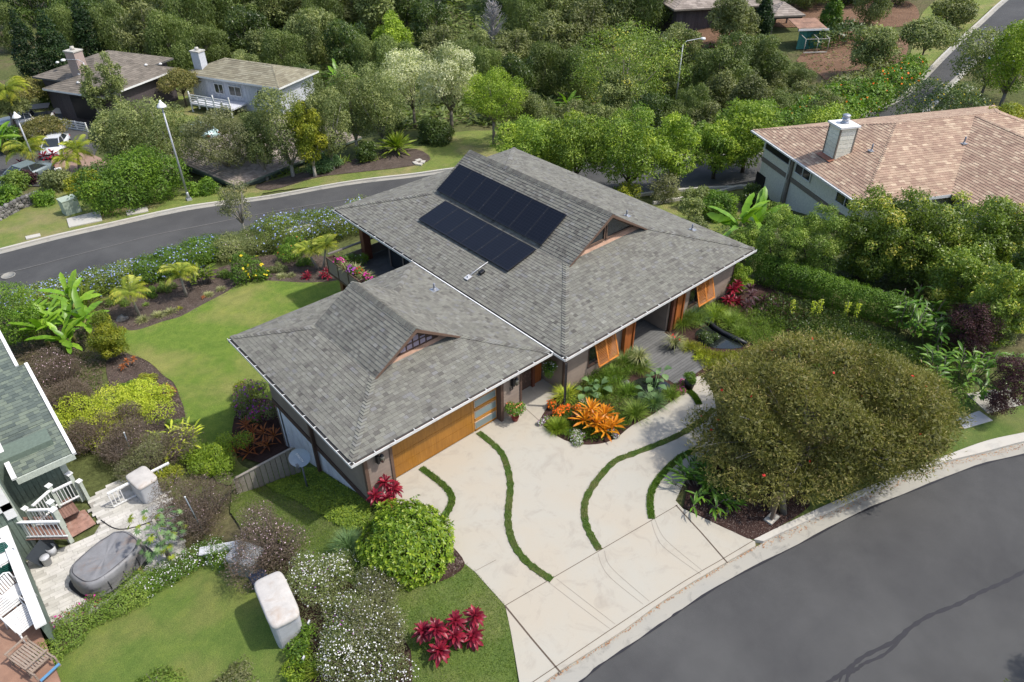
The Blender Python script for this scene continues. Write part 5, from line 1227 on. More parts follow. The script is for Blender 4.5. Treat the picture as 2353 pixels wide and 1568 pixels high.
for k_ in LP:
    if k_ not in ('pine', 'red', 'purple', 'bromel', 'rustl', 'brownbush', 'cream', 'bottle'): 
        f_ = {'wood': (2.0, 1.95, 1.5), 'olive': (1.7, 1.75, 1.4), 'slim': (2.1, 2.05, 1.6), 'sparse': (1.4, 1.55, 1.4), 'jaca': (3.5, 2.6, 1.5), 'bright': (3.4, 2.5, 1.4), 'mango': (3.4, 2.6, 1.6), 'hedge': (2.3, 1.8, 1.2), 'grassy': (1.9, 1.7, 1.2), 'schef': (2.9, 2.4, 1.5), 'lime': (3.4, 2.7, 1.6), 'banana': (2.8, 2.3, 1.5), 'yell': (2.6, 2.2, 1.3), 'palm': (2.6, 2.3, 1.4)}.get(k_, (2.0, 1.75, 1.3))
        LP[k_] = [(p, tuple(min(.7, c[i]*f_[i]) for i in range(3))) for p, c in LP[k_]]
def LM(k, **kw): return M_leaf('leaf_'+k, LP[k], **kw)
for k_ in LP: LM(k_, rough=.38 if k_ in ('mango', 'dark', 'schef', 'banana', 'red', 'ginger', 'bromel') else .55)
def flowerm(name, lo, hi): return M_leaf('petal_'+name, [(0, lo), (1, hi)], .6, .2, .2)
FL = {'blue': flowerm('blue', (.22, .28, .62), (.48, .54, .85)), 'white': flowerm('white', (.62, .60, .62), (.85, .83, .85)), 'magenta': flowerm('magenta', (.42, .03, .20), (.70, .08, .38)),
      'red': flowerm('red', (.50, .02, .02), (.75, .06, .05)), 'orange': flowerm('orange', (.75, .10, .01), (.90, .22, .02)), 'yellow': flowerm('yellow', (.75, .55, .02), (.88, .72, .06)),
      'salmon': flowerm('salmon', (.80, .20, .10), (.92, .38, .24)), 'violet': flowerm('violet', (.25, .04, .32), (.45, .12, .50)), 'pinkwhite': flowerm('pinkwhite', (.45, .28, .36), (.72, .55, .62))}
m_bark = M_bark('bark_grey', (.10, .085, .07), (.24, .21, .175)); m_barkd = M_bark('bark_dark', (.045, .035, .028), (.11, .09, .07)); m_barkp = M_bark('bark_pale', (.24, .22, .19), (.42, .39, .34))
def unit(a): return a/(np.linalg.norm(a, axis=1, keepdims=True)+1e-9)
def quads(P, D, Nr, L, W, fold=.0):
    """diamond leaves: base P, long axis D, normal Nr (arrays)"""
    S = unit(np.cross(D, Nr)); n = len(P); L = np.broadcast_to(np.asarray(L, float).reshape(-1, 1), (n, 1)); W = np.broadcast_to(np.asarray(W, float).reshape(-1, 1), (n, 1))
    mid = P+D*L*.45-unit(Nr)*L*fold
    V = np.stack([P, mid+S*W/2, P+D*L-unit(Nr)*L*fold*2.2, mid-S*W/2], 1).reshape(-1, 3); F = np.arange(n*4).reshape(n, 4); return V, F
def cloud(rng, blobs, n, L, W, upb=.35, shell=.42, tonesd=.18, droop=0., outb=.35, sprig=False):
    """leaves over the outsides of many overlapping blobs. blobs: (x, y, z, rx, ry, rz, tone)"""
    B = np.array([b[:7] for b in blobs], float); wgt = (B[:, 3]*B[:, 4]+B[:, 3]*B[:, 5]+B[:, 4]*B[:, 5]); wgt /= wgt.sum()
    k = rng.choice(len(B), n, p=wgt); d = rng.normal(size=(n, 3)); d[:, 2] += upb; d = unit(d)
    ph = k[:, None]*1.7; lump = 1+.13*np.sin(d[:, :1]*6+ph)*np.sin(d[:, 1:2]*7+ph*2)+.10*np.sin(d[:, 2:]*9+ph); r = (1-shell*rng.random((n, 1))**1.3+.10*np.abs(rng.normal(size=(n, 1)))*(rng.random((n, 1)) < .3))*lump; P = B[k, :3]+d*B[k, 3:6]*r
    # drop leaves that are deep inside another blob
    inside = np.zeros(n, bool)
    for j in range(len(B)):
        q = ((P-B[j, :3])/B[j, 3:6]); inside |= ((q**2).sum(1) < .45) & (k != j)
    keep = ~inside; P = P[keep]; d = d[keep]; k = k[keep]; n = len(P)
    Nr = unit(d+rng.normal(size=(n, 3))*.55+np.array([0, 0, .25])); D = rng.normal(size=(n, 3))+d*outb*2; D[:, 2] -= droop; D = unit(D-Nr*(D*Nr).sum(1, keepdims=True)*(0 if sprig else .8))
    if sprig: Nr = unit(np.cross(D, rng.normal(size=(n, 3))))
    ls = L*rng.uniform(.65, 1.25, n); V, F = quads(P, D, Nr, ls, W*rng.uniform(.7, 1.2, n), .06)
    T = np.clip(B[k, 6]+rng.normal(size=n)*tonesd, 0, 1); return V, F, T
def crownblobs(rng, w, h, z0, kind='round', nb=22, br=.30, wy=None):
    """blobs filling a crown w wide, from z0 up to h"""
    out = []; ch = h-z0; wy = wy or w
    for i in range(nb):
        for _ in range(30):
            u = rng.uniform(-1, 1, 3)
            if (u**2).sum() < 1 and (u**2).sum() > .12: break
        f = 1.0; zc = z0+ch*(.5+.42*u[2]); t_ = (zc-z0)/ch
        if kind == 'cone': f = max(.12, 1.0-t_*.92); u = u*1.0
        elif kind == 'column': f = .75+.25*math.sin(t_*math.pi)
        elif kind == 'umbrella': zc = h-ch*(.28+.30*(u[0]**2+u[1]**2))+ch*.1*u[2]; f = 1.0
        elif kind == 'vase': f = .45+.6*t_
        b = br*w/2*rng.uniform(.75, 1.25)*(f if kind in ('cone',) else 1); b = max(b, .05)
        rr = (w/2-b*.75)*f; out.append((u[0]*rr*1.05, u[1]*rr*1.05*wy/w, zc, b, b*wy/w, b*(.8 if kind != 'column' else 1.1), float(np.clip(.5+rng.normal()*.2, .05, .95))))
    return out
def trunk(rng, blobs, h0, r0, mat, parent, name='trunk', nl=7, lean=(0, 0)):
    m = MB(); top = Vector((lean[0], lean[1], h0)); m.tube([(0, 0, -.3), (lean[0]*.4, lean[1]*.4, h0*.5), top], [r0*1.25, r0*.9, r0*.75], 8)
    bl = sorted(blobs, key=lambda b: -b[3])[:nl*2]; rng.shuffle(bl)
    for b in bl[:nl]:
        q = Vector(b[:3]); mid = top*.55+q*.45+Vector((rng.normal()*.1*h0*.3, rng.normal()*.1*h0*.3, .0)); m.tube([top*.92, mid, q], [r0*.55, r0*.38, r0*.12], 6)
    return m.build(name, mat, parent)
PROTO = {}
def maketree(name, label, cat, loc, h, w, style, seed=1, group=None, base=.25, kind='round', nb=22, br=.34, L=.3, W=.14, cover=1.6, droop=.1, bark=None, tr=True, outb=.35, shell=.45, flowers=None, wy=None, rz=0, upb=.35, tonesd=.16, lean=(0, 0), nl=7, r0=None, sprig=False, cap=18000):
    rng = np.random.default_rng(seed); t = empty(name, tuple(loc), label, cat, group, rz=rz)
    bl = crownblobs(rng, w, h, h*base, kind, nb, br, wy); area = sum(4*math.pi*((b[3]*b[4]+b[3]*b[5]+b[4]*b[5])/3) for b in bl)*.55
    n = int(min(cap, max(150, cover*area/(L*W*.5)))); V, F, T = cloud(rng, bl, n, L, W, upb, shell, tonesd, droop, outb, sprig)
    link('crown', mesh_np('crown', V, F, MATS['leaf_'+style], T), t)
    if tr: trunk(rng, bl, h*max(base, .12)*1.1, (r0 or max(.04, h*.022)), bark or m_bark, t, nl=nl, lean=lean)
    if flowers:
        col, nf, fs = flowers; V, F, T = cloud(rng, bl, nf, fs, fs*.9, .6, .08, .3, 0, .2); link('flowers', mesh_np('flowers', V+0, F, FL[col], T), t, 'stuff')
    return t
NTREE = [0]
def tree(label, cat, px, yb, yt, wpx, style, group=None, name='tree', Lpx=5.0, asp=.45, **k):
    B, h, w = place(px, yb, yt, wpx); d = (Vector(CAM)-B).length; L = k.pop('L', max(.05, Lpx*d/FPX)); W = k.pop('W', L*asp); NTREE[0] += 1
    return maketree(name, label, cat, B-Vector((0, 0, .05)), max(h, .3), max(w, .3), style, seed=NTREE[0]*7+3, group=group, L=L, W=W, **k)
# ---------------------------------------------------------------- the woods behind
NUM = ['first','second','third','fourth','fifth','sixth','seventh','eighth','ninth','tenth','eleventh','twelfth','thirteenth','fourteenth','fifteenth','sixteenth','seventeenth','eighteenth','nineteenth','twentieth','twenty-first','twenty-second','twenty-third','twenty-fourth','twenty-fifth','twenty-sixth','twenty-seventh','twenty-eighth','twenty-ninth','thirtieth']
LOOK = {'dark': 'dark green dense', 'wood': 'mid green feathery', 'olive': 'olive dry looking', 'slim': 'grey green leafy'}
protoO = {}
def woodtree(px, yb, yt, wpx, style, lab, base=.04):
    B, h, w = place(px, yb, yt, wpx); pr = protoO.setdefault(style, []); grp = 'trees of the wood behind the houses'
    if len(pr) < 5:
        i = len(pr); t = maketree('wood_tree', lab, 'tree', B, h, w, style, seed=i*13+len(style), group=grp, base=base, kind=('round', 'column', 'round', 'vase', 'round')[i], nb=44+i*6, br=(.26, .30, .22, .26, .20)[i], L=(.50, .42, .38, .46, .40)[i], W=(.20, .20, .14, .20, .18)[i], cover=1.1, droop=.2, bark=m_bark, nl=14)
        pr.append((t, h, w)); return
    t0, h0, w0 = pr[int(px*7+abs(yt)*3) % 5]; t = copy_tree(t0); t['label'] = lab; t.location = B; t.scale = (w/w0, w/w0*.95, h/h0); t.rotation_euler = (0, 0, (px*.37) % 6.28)
WT = [(10,120,10,110,'wood'),(145,150,15,100,'wood'),(60,60,-60,150,'dark'),(170,90,-40,110,'dark'),(250,140,10,120,'wood'),(330,165,5,130,'olive'),(300,60,-60,160,'slim'),
 (395,175,30,130,'wood'),(450,110,-40,140,'wood'),(400,80,-70,140,'olive'),(530,90,-50,150,'wood'),(560,130,20,120,'dark'),(480,150,60,110,'wood'),(620,70,-60,150,'slim'),(690,60,-60,140,'olive'),(650,175,70,120,'wood'),
 (720,150,20,130,'slim'),(790,80,-50,150,'olive'),(800,165,50,130,'dark'),(740,110,-20,120,'wood'),(860,90,-50,140,'slim'),(850,190,90,110,'wood'),(930,60,-60,120,'dark'),(985,110,0,110,'dark'),
 (900,200,90,130,'wood'),(1010,160,60,110,'olive'),(1060,190,95,120,'wood'),(1095,150,70,100,'slim'),(1110,230,110,110,'wood'),(1180,170,70,130,'olive'),(1200,100,-20,130,'wood'),(1190,250,130,110,'dark'),(1270,150,30,140,'olive'),
 (1290,70,-60,150,'slim'),(1260,220,100,130,'wood'),(1350,130,0,130,'olive'),(1330,230,110,120,'wood'),(1400,80,-60,160,'slim'),(1500,70,-50,150,'wood'),(1590,240,150,100,'wood'),(1560,150,60,110,'slim'),
 (1620,330,235,110,'olive'),(1560,330,240,100,'wood'),(1500,330,215,120,'dark'),(1240,330,225,100,'slim'),(1320,330,235,110,'olive'),(1850,250,190,110,'olive'),(1800,290,215,110,'wood'),(1900,300,210,100,'olive'),
 (1780,160,110,60,'olive'),(1950,250,195,80,'wood'),(2010,60,-40,90,'slim'),(1860,20,-60,120,'wood'),(2080,10,-70,110,'wood'),(1960,10,-60,120,'dark'),(1700,20,-90,140,'slim'),(660,30,-100,180,'wood'),(1050,0,-110,150,'olive'),(1170,20,-110,170,'wood'),(1320,0,-130,190,'slim'),(820,20,-100,170,'dark'),(500,20,-120,190,'wood'),(350,20,-120,190,'slim'),(160,10,-130,200,'wood'),(1480,0,-120,170,'olive'),
 (730,220,160,90,'wood'),(690,205,150,80,'dark'),(990,330,270,60,'dark'),(900,320,270,60,'dark'),(1250,350,270,100,'wood'),(1750,60,0,60,'wood'),(1830,200,150,90,'wood'),(1770,220,160,90,'olive'),
 (560,190,120,80,'slim'),(1000,240,150,90,'wood'),(1140,280,190,90,'slim'),(1380,330,240,90,'slim'),(1450,340,250,90,'olive'),(1590,320,200,100,'wood'),(1200,320,210,90,'olive'),(1530,240,140,100,'wood')]
for row, (lo_, hi_) in (('back', (-999, -45)), ('second', (-45, 45)), ('third', (45, 125)), ('front', (125, 999))):
    R_ = sorted([q for q in WT if lo_ <= q[2] < hi_])
    for n_, (a, b, c_, d_, e_) in enumerate(R_): woodtree(a, b, c_, d_, e_, '%s tree, %s from the left in the %s row of the wood' % (LOOK[e_], NUM[n_], row))
TR = dict
tree('dark pointed conifer at the far left, taller one', 'conifer', 52, 215, -5, 85, 'pine', name='conifer', kind='cone', base=.02, nb=110, br=.62, cover=2.2)
tree('dark pointed conifer just right of the tall left one', 'conifer', 112, 205, -5, 90, 'pine', name='conifer', kind='cone', base=.02, nb=110, br=.62, cover=2.2)
tree('dark pointed conifer behind the brown house chimney', 'conifer', 188, 150, -25, 80, 'pine', name='conifer', kind='cone', base=.02, nb=110, br=.62, cover=2.2)
tree('pale green upright young tree behind the olive roof', 'tree', 592, 150, 62, 55, 'slim', kind='column', base=.1, nb=30, br=.4)
tree('fresh green rounded pointed tree in the middle of the dark wood', 'tree', 900, 160, 22, 85, 'bright', kind='column', base=.12, nb=34, br=.36)
tree('cream leaved tree, left and lower of the pair', 'tree', 945, 295, 115, 165, 'cream', group='cream leaved trees', base=.25, nb=40, br=.30, droop=.5)
tree('cream leaved tree, right and taller of the pair', 'tree', 1032, 310, 85, 150, 'cream', group='cream leaved trees', base=.25, nb=40, br=.30, droop=.5)
tree('bright green round tree standing alone on the far lawn', 'tree', 1133, 338, 140, 152, 'bright', base=.30, nb=46, br=.27, Lpx=4.2)
tree('big glossy dense tree above the middle of the picture', 'tree', 1440, 275, 45, 275, 'mango', base=.12, nb=90, br=.20, Lpx=4.6, wy=12)
tree('pale grey green bushy tree below the big glossy tree', 'tree', 1412, 300, 155, 105, 'slim', base=.1, nb=34)
tree('feathery dark green acacia left of the bare slope', 'tree', 1668, 250, 60, 150, 'wood', base=.12, nb=50, br=.26)
tree('feathery dark green acacia right below the dark house', 'tree', 1752, 215, 72, 125, 'wood', base=.12, nb=50, br=.26)
tree('pale topped acacia in front of the dark house wall', 'tree', 1690, 120, -15, 120, 'olive', base=.12, nb=40)
tree('olive shrubby tree beside the arm street lamp', 'tree', 1645, 275, 160, 100, 'olive', base=.1, nb=34)
tree('olive rounded tree low on the slope above the jacarandas', 'tree', 1728, 290, 170, 110, 'olive', base=.1, nb=34)
tree('narrow dark conifer beside the small pavilion', 'conifer', 1762, 90, -40, 50, 'pine', name='conifer', kind='cone', base=.02, nb=90, br=.62, cover=2)
tree('bright tiered young norfolk pine above the bare slope', 'conifer', 1917, 75, -30, 60, 'hedge', name='conifer', kind='cone', base=.02, nb=80, br=.62, cover=2)
tree('loose olive tree left of the orange flowered hedge', 'tree', 2010, 175, 62, 115, 'slim', base=.15, nb=36)
tree('low round tree with forked trunk on the roadside verge', 'tree', 2132, 158, 42, 125, 'slim', base=.35, kind='umbrella', nb=36)
tree('round olive tree at the top of the roadside verge', 'tree', 2198, 65, -5, 100, 'olive', base=.25, nb=36)
tree('airy tree with blue flecks right of the hill road', 'tree', 2290, 225, 55, 190, 'slim', base=.2, nb=44, cover=.9, flowers=('blue', 60, .3))
tree('airy bright tree at the top right edge', 'tree', 2345, 260, 30, 130, 'bright', base=.2, nb=40, cover=.9)
tree('dark glossy round tree with cream flowers behind the tan roof', 'tree', 2165, 300, 195, 215, 'dark', base=.1, nb=50, flowers=('yellow', 260, .16), wy=8)
tree('yellow green round shrub behind the tan roof at right', 'shrub', 2312, 345, 238, 120, 'yell', name='shrub', base=.05, nb=30)
# bare pale tree
B_, h_, w_ = place(1130, 115, -12, 75); t_ = empty('bare_tree', tuple(B_), 'pale leafless tree standing out of the dark wood', 'tree'); rg = np.random.default_rng(5); m = MB()
m.tube([(0, 0, 0), (.1, 0, h_*.4), (.2, .1, h_*.95)], [.28, .2, .05], 6)
for i in range(150):
    z0_ = rg.uniform(.15, .95)*h_; a_ = rg.uniform(0, 6.28); l_ = w_*.55*(1.15-z0_/h_)*rg.uniform(.5, 1); q = Vector((math.cos(a_)*l_, math.sin(a_)*l_, l_*rg.uniform(.6, 1.5))); p = Vector((.1, 0, z0_)); m.tube([p, p+q*.5+Vector((rg.normal()*.2, rg.normal()*.2, 0)), p+q], [.07, .045, .02], 4, cap=False)
m.build('branches', M_plain('bleached_wood', (.34, .32, .31), .9, .2, 4), t_)
# ---------------------------------------------------------------- jacarandas behind the house
for (a, b, c_, d_, lab) in ((1215,418,262,180,'bright feathery tree directly behind the roof ridge, leftmost of the row'),(1325,428,262,175,'bright feathery tree behind the roof between its neighbours of the row'),
    (1455,448,238,190,'feathery green tree with curved bare limbs beside the back road'),(1555,440,250,120,'feathery green tree leaning over the back road bend'),
    (1652,412,270,150,'small feathery tree at the bend, lower of the last two'),(1725,398,222,190,'tall feathery bright tree left of the tan roofed house')):
    tree(lab, 'tree', a, b, c_, d_, 'jaca', group='feathery bright trees along the back road', base=.14, nb=70, br=.22, Lpx=6.5, asp=.4, outb=.9, cover=1.25, bark=m_barkd, r0=.16, droop=.3)
tree('low feathery shrubs behind the orange hedge near the big chimney', 'shrub', 1905, 330, 255, 190, 'jaca', name='shrub', base=.05, nb=34, wy=4)
tree('yellow leaved bush beside the back gutter', 'shrub', 1442, 468, 418, 75, 'yell', name='shrub', base=.02, nb=20)
tree('sparse dry shrub left of the white kerb', 'shrub', 1530, 462, 405, 90, 'sparse', name='shrub', base=.02, nb=20, cover=.7)
# ---------------------------------------------------------------- the slender trees of the far verge
sl = TR(base=.14, nb=60, br=.26, bark=m_barkp, cover=1.25, Lpx=4.2, kind='column', asp=.5)
tree('tall thin tree left of the slender row, higher of the two by the brown house', 'tree', 258, 290, 105, 62, 'slim', **sl)
tree('thin shorter tree just left of the tall thin one', 'tree', 212, 295, 140, 52, 'slim', **sl)
for (a, b, c_, d_, lab) in ((262,400,238,110,'dense grey green tree above the white sedan'),(300,402,222,170,'dense olive tree left in the slender row'),(378,405,228,160,'dense olive tree behind the tall street lamp'),
    (592,415,240,95,'slender olive tree right of the pinkish sparse one'),(650,408,192,150,'tall slender tree with twin stems above the shake roof'),(745,392,170,120,'slender tree near the white house corner'),(805,350,145,130,'grey green crown left part of the dense clump by the lawn'),(868,345,132,130,'grey green crown right part of the dense clump by the lawn')):
    tree(lab, 'tree', a, b, c_, d_, 'slim', group='slender trees along the far verge', **sl)
tree('yellow green slender tree at the right end of the twin stemmed tree', 'tree', 705, 408, 215, 95, 'yell', **sl)
tree('thin leaved pinkish olive tree in front of the shake roof', 'tree', 508, 418, 235, 175, 'sparse', base=.2, nb=70, br=.2, cover=.8, Lpx=4.2, bark=m_barkp, nl=16)
tree('thin street tree on the near side of the back road', 'tree', 545, 552, 405, 92, 'sparse', base=.28, nb=34, br=.24, cover=.6, Lpx=4.5, bark=m_barkp, nl=14)
tree('big rounded glossy shrub mound beside the street lamp', 'shrub', 298, 470, 362, 240, 'hedge', name='shrub', base=0, nb=60, br=.30, Lpx=5.2, cover=2.6, wy=5, tr=False, cap=40000, shell=.3)
tree('yellow tinged left shoulder of the rounded shrub mound', 'shrub', 195, 450, 390, 90, 'yell', name='shrub', base=0, nb=30, tr=False)
tree('low green shrub right of the street lamp foot', 'shrub', 462, 448, 412, 75, 'hedge', name='shrub', base=0, nb=20, tr=False)
tree('cream variegated shrub beside the street lamp', 'shrub', 382, 412, 352, 78, 'cream', name='shrub', base=0, nb=26, tr=False, Lpx=6)
for (a, b, c_, d_, st, lab) in ((105,335,272,108,'bottle','clipped olive dome tree in the cul-de-sac island'),(62,250,188,120,'bottle','flat topped olive tree left of the brown house'),(415,247,157,98,'bottle','rust olive umbrella tree on the grass by the white house'),(20,300,215,90,'olive','loose olive tree at the left edge above the pickup')):
    tree(lab, 'tree', a, b, c_, d_, st, base=.35, kind='umbrella', nb=46, br=.30, Lpx=3.6, cover=1.6, bark=m_barkd)
# shrubs and clumps in the left distance
for (a, b, c_, d_, st, lab) in ((30,435,395,70,'grassy','green shrub at the left edge under the lamp'),(125,440,400,90,'slim','grey green shrub in front of the white sedan'),(60,425,395,50,'purple','purple leaved shrub by the grey car'),
    (15,470,425,60,'hedge','dark shrub above the rubble wall'),(100,470,440,60,'hedge','round green shrub right end of the rubble wall'),(25,345,300,80,'ginger','green shrub under the left palms'),
    (135,235,200,90,'dark','dark clipped hedge left of the brown house'),(330,215,190,110,'hedge','long hedge between the brown and the white house'),(840,370,320,60,'dark','dark undergrowth behind the strap leaved plants'),(1000,330,290,90,'dark','dark understorey under the cream leaved trees'),
    (740,392,360,90,'bluegreen','low blue green shrub behind the strap plants'),(1270,395,340,120,'bright','bright low growth behind the roof ridge'),(1600,480,430,80,'slim','thin shrub on the small lawn behind the roof'),(1590,560,440,70,'slim','young leafy tree at the lawn edge behind the roof')):
    tree(lab, 'shrub', a, b, c_, d_, st, name='shrub', base=0, nb=24, tr=False)
# ================================================================ leaves that can be told apart
rg = np.random.default_rng(11)
def blade(name, L, W, mat, droop=.5, segs=6, prof='ti', vfold=.18, tone=.5, wav=0, tear=0):
    """an arching leaf along +x from the origin, bent down towards its tip"""
    V = []; F = []; T = []; x = z = 0; a = 0
    for i in range(segs+1):
        t = i/segs
        if prof == 'ti': w_ = (.22+.78*min(1, t*1.7)**.8)*(1-max(0, (t-.55)/.45)**2.2)
        elif prof == 'strap': w_ = (.75+.25*(1-t))*(1-t**5)
        elif prof == 'banana': w_ = min(1, t*9)*(1-t**7)**.6*(1 if t > .1 else .25)
        else: w_ = (1-t)**.7
        w_ = max(w_, .03)*W/2; h = w_*vfold*2; j = wav*math.sin(i*2.1)
        V += [(x, -w_*(1-tear*rg.random()), z+h+j), (x, 0, z), (x, w_*(1-tear*rg.random()), z+h-j)]
        a = droop*((i+1)/segs)**1.2*1.9; x += L/segs*math.cos(a); z -= L/segs*math.sin(a)
    for i in range(segs):
        b = i*3; F += [(b, b+1, b+4, b+3), (b+1, b+2, b+5, b+4)]; q = min(1, max(0, tone+rg.normal()*.07)); T += [q, q*.97]
    return mesh_np(name, V, F, mat, T, True)
def put(name, me, parent, loc, az, el, roll=0, s=1.0):
    o = link(name, me, parent); o.location = loc; o.scale = (s, s, s)
    o.rotation_mode = 'XYZ'; o.rotation_euler = (Matrix.Rotation(az, 4, 'Z') @ Matrix.Rotation(-el, 4, 'Y') @ Matrix.Rotation(roll, 4, 'X')).to_euler(); return o
BL = {}
def variants(key, n, **k):
    if key not in BL: BL[key] = [blade('leaf', mat=MATS['leaf_'+k['style']], tone=.25+.5*i/max(1, n-1), **{a: b for a, b in k.items() if a != 'style'}) for i in range(n)]
    return BL[key]
def rosette(parent, c, n, meshes, el0=.1, el1=1.35, s=1.0, name='leaf', hgt=0):
    ga = rg.random()*6
    for i in range(n):
        t = i/max(1, n-1); put(name, meshes[rg.integers(len(meshes))], parent, (c[0], c[1], c[2]+hgt*t), ga+i*2.399, el0+(el1-el0)*t+rg.normal()*.08, rg.normal()*.25, s*rg.uniform(.8, 1.12)*(1-.3*t))
def heads(name, label, cat, base, hd, n, key, stem=.025, group=None, s=1, el0=-.15, el1=1.3, **bk):
    """a plant of several leaf heads on short stems. hd: (dx, dy, height)"""
    t = empty(name, tuple(base), label, cat, group); ms = variants(key, 4, **bk)
    m = MB()
    for dx, dy, h in hd: m.tube([(dx*.3, dy*.3, -.05), (dx*.8, dy*.8, h*.6), (dx, dy, h)], stem, 5)
    m.build('stem', m_bark, t)
    for dx, dy, h in hd: rosette(t, (dx, dy, h), n, ms, el0, el1, s, hgt=.12*s)
    return t
TI = dict(L=.46, W=.135, style='red', droop=.40, segs=6)
def W3(px, py, z=0.0): p = at_z(px, py, z); return Vector(p)
heads('ti_plant', 'large crimson ti plant of three joined clumps on the front lawn', 'ti plant', W3(1030, 1462), [(-.62, .35, .42), (-.35, .05, .62), (.25, -.05, .50), (.78, -.30, .50), (.0, -.35, .35), (-.55, -.35, .22), (.45, -.62, .2)], 30, 'ti', s=.95, el0=-.35, **TI)
heads('ti_plant', 'crimson ti plant at the garage corner behind the rosette bush', 'ti plant', W3(888, 1150), [(-.35, .1, .35), (.15, .15, .62), (-.1, -.25, .3), (.3, -.15, .45)], 26, 'ti', s=.9, el0=-.35, **TI)
heads('ti_plant', 'crimson ti plant under the far end of the front eave', 'ti plant', W3(1682, 708, -.25), [(-.45, .0, .55), (.1, .2, .85), (.45, .2, .95), (0, -.2, .4)], 22, 'ti', el0=-.3, **TI)
heads('ti_plant', 'small deep red clump on the mulch left of the twin palms', 'ti plant', G(706, 640), [(-.12, 0, .15), (.15, .05, .2), (0, -.15, .12)], 13, 'ti', s=.75, **TI)
heads('ti_plant', 'deep red clump below the lanai planter', 'ti plant', G(748, 640), [(-.15, 0, .25), (.15, .1, .35), (.05, -.2, .15)], 14, 'ti', s=.85, **TI)
heads('ti_plant', 'crimson ti plants behind the lamp foot near the white sedan', 'ti plant', G(85, 388), [(-1, 0, .6), (0, .3, .8), (.9, .2, .7), (1.6, -.1, .8)], 14, 'ti', s=1.7, **TI)
heads('purple_ti', 'dark purple leaved ti plants next to the long clipped hedge', 'ti plant', W3(1738, 728, -.3), [(-.6, .3, .7), (0, .5, .9), (.5, .1, .6), (-.2, -.3, .35), (.7, -.4, .4), (.3, .8, 1.0)], 15, 'pti', L=.46, W=.13, style='purple', droop=.4, segs=5)
heads('bromeliad', 'large orange bromeliad at the tip of the entrance bed', 'bromeliad', W3(1371, 985), [(-.35, .35, .35), (.1, .45, .5), (-.15, -.10, .35), (.45, .05, .30), (.0, -.42, .12), (.42, -.45, .1)], 24, 'bro', group=None, el0=.3, L=.70, W=.11, style='bromel', droop=.24, segs=6)
heads('bromeliads', 'rust coloured bromeliads massed along the left garage wall', 'bromeliad', G(592, 1030), [(-.5, .5, .3), (.2, .7, .3), (-.1, .1, .25), (.5, .3, .3), (-.5, -.3, .2), (.3, -.4, .2), (.8, -.1, .25), (.1, 1.1, .4), (-.9, .1, .15)], 15, 'rust', el0=.1, L=.62, W=.085, style='rustl', droop=.35, segs=5)
heads('croton', 'rust red low shrub on the mulch beside the lawn curve', 'shrub', G(386, 915), [(-.3, 0, .3), (.2, .2, .4), (0, -.25, .25), (.3, -.1, .3), (-.1, .35, .35)], 16, 'crot', L=.24, W=.07, style='rustl', droop=.4, segs=4)
heads('croton', 'red and yellow low shrub at the top of the curved bed', 'shrub', G(300, 848), [(-.3, 0, .25), (.3, .1, .35), (0, .2, .3)], 14, 'crot', L=.24, W=.07, style='rustl', droop=.4, segs=4)
heads('croton', 'tiny rust red plant between the two small palms', 'shrub', G(467, 690), [(0, 0, .15), (.12, .05, .12)], 12, 'crot', s=.6, L=.24, W=.07, style='rustl', droop=.4, segs=4)
ST = dict(L=.75, W=.10, style='strap', droop=.35, segs=5)
heads('strap_plant', 'large yellow green strap leaved rosette on the far verge', 'agave', G(913, 352), [(0, 0, .3), (0, 0, .5)], 46, 'agave', L=2.0, W=.20, style='strap', droop=.14, segs=5, el0=.15, el1=1.4)
for (x, y, s_, lb) in ((748,398,1.0,'low yellow strap leaved plant left in the far mulch bed'),(790,378,1.1,'yellow strap leaved plant second in the far mulch bed'),(846,372,1.25,'yellow green strap leaved plant left of the large rosette'),(664,402,.9,'yellow strap plant near the shake roof corner'),(690,398,.8,'small yellow strap plant beside the slender trunks'),(880,365,.6,'smallest yellow strap plant by the large rosette'),(640,410,.6,'tiny yellow strap plant at the bed end')):
    heads('strap_plant', lb, 'strap plant', G(x, y), [(-.5, 0, .1), (.5, .1, .1), (0, -.2, .1), (0, .4, .1)], 12, 'strap', s=s_*1.0, **ST)
GI = dict(L=.62, W=.13, style='ginger', droop=.35, segs=5)
def clump(name, label, cat, base, r, h, nst, key, nl=7, s=1, **bk):
    """leafy canes leaning out of one root"""
    t = empty(name, tuple(base), label, cat); ms = variants(key, 4, **bk); m = MB()
    for i in range(nst):
        a = rg.uniform(0, 6.28); q = r*math.sqrt(rg.random()); p = Vector((q*math.cos(a), q*math.sin(a), 0)); tip = p*1.35+Vector((0, 0, h*rg.uniform(.6, 1))); m.tube([p*.8, (p+tip)/2, tip], .016, 4)
        for k in range(nl):
            f_ = .35+.65*k/nl; c = p.lerp(tip, f_); put('leaf', ms[rg.integers(4)], t, c, a+k*math.pi+rg.normal()*.5, .35+.5*rg.random(), rg.normal()*.3, s*rg.uniform(.75, 1.1))
    m.build('cane', m_bark, t); return t
clump('ginger_plant', 'broad leaved ginger clump between the second palm and the hedge', 'ginger plant', G(470, 655), .5, 1.3, 12, 'gin1', 7, L=.55, W=.15, style='strap', droop=.3, segs=5)
clump('ginger_plant', 'tall ginger with arching striped leaves behind the bottlebrush crown', 'ginger plant', G(2085, 760), 1.3, 1.9, 26, 'gin', 8, **GI)
clump('ginger_plant', 'ginger bank spreading beside the bottlebrush at the right', 'ginger plant', G(2215, 880), 1.5, 1.5, 28, 'gin', 8, **GI)
clump('ginger_plant', 'dark ginger between the tall ginger and the red leaved bush', 'ginger plant', G(2165, 800), 1.0, 1.6, 16, 'gin', 8, **GI)
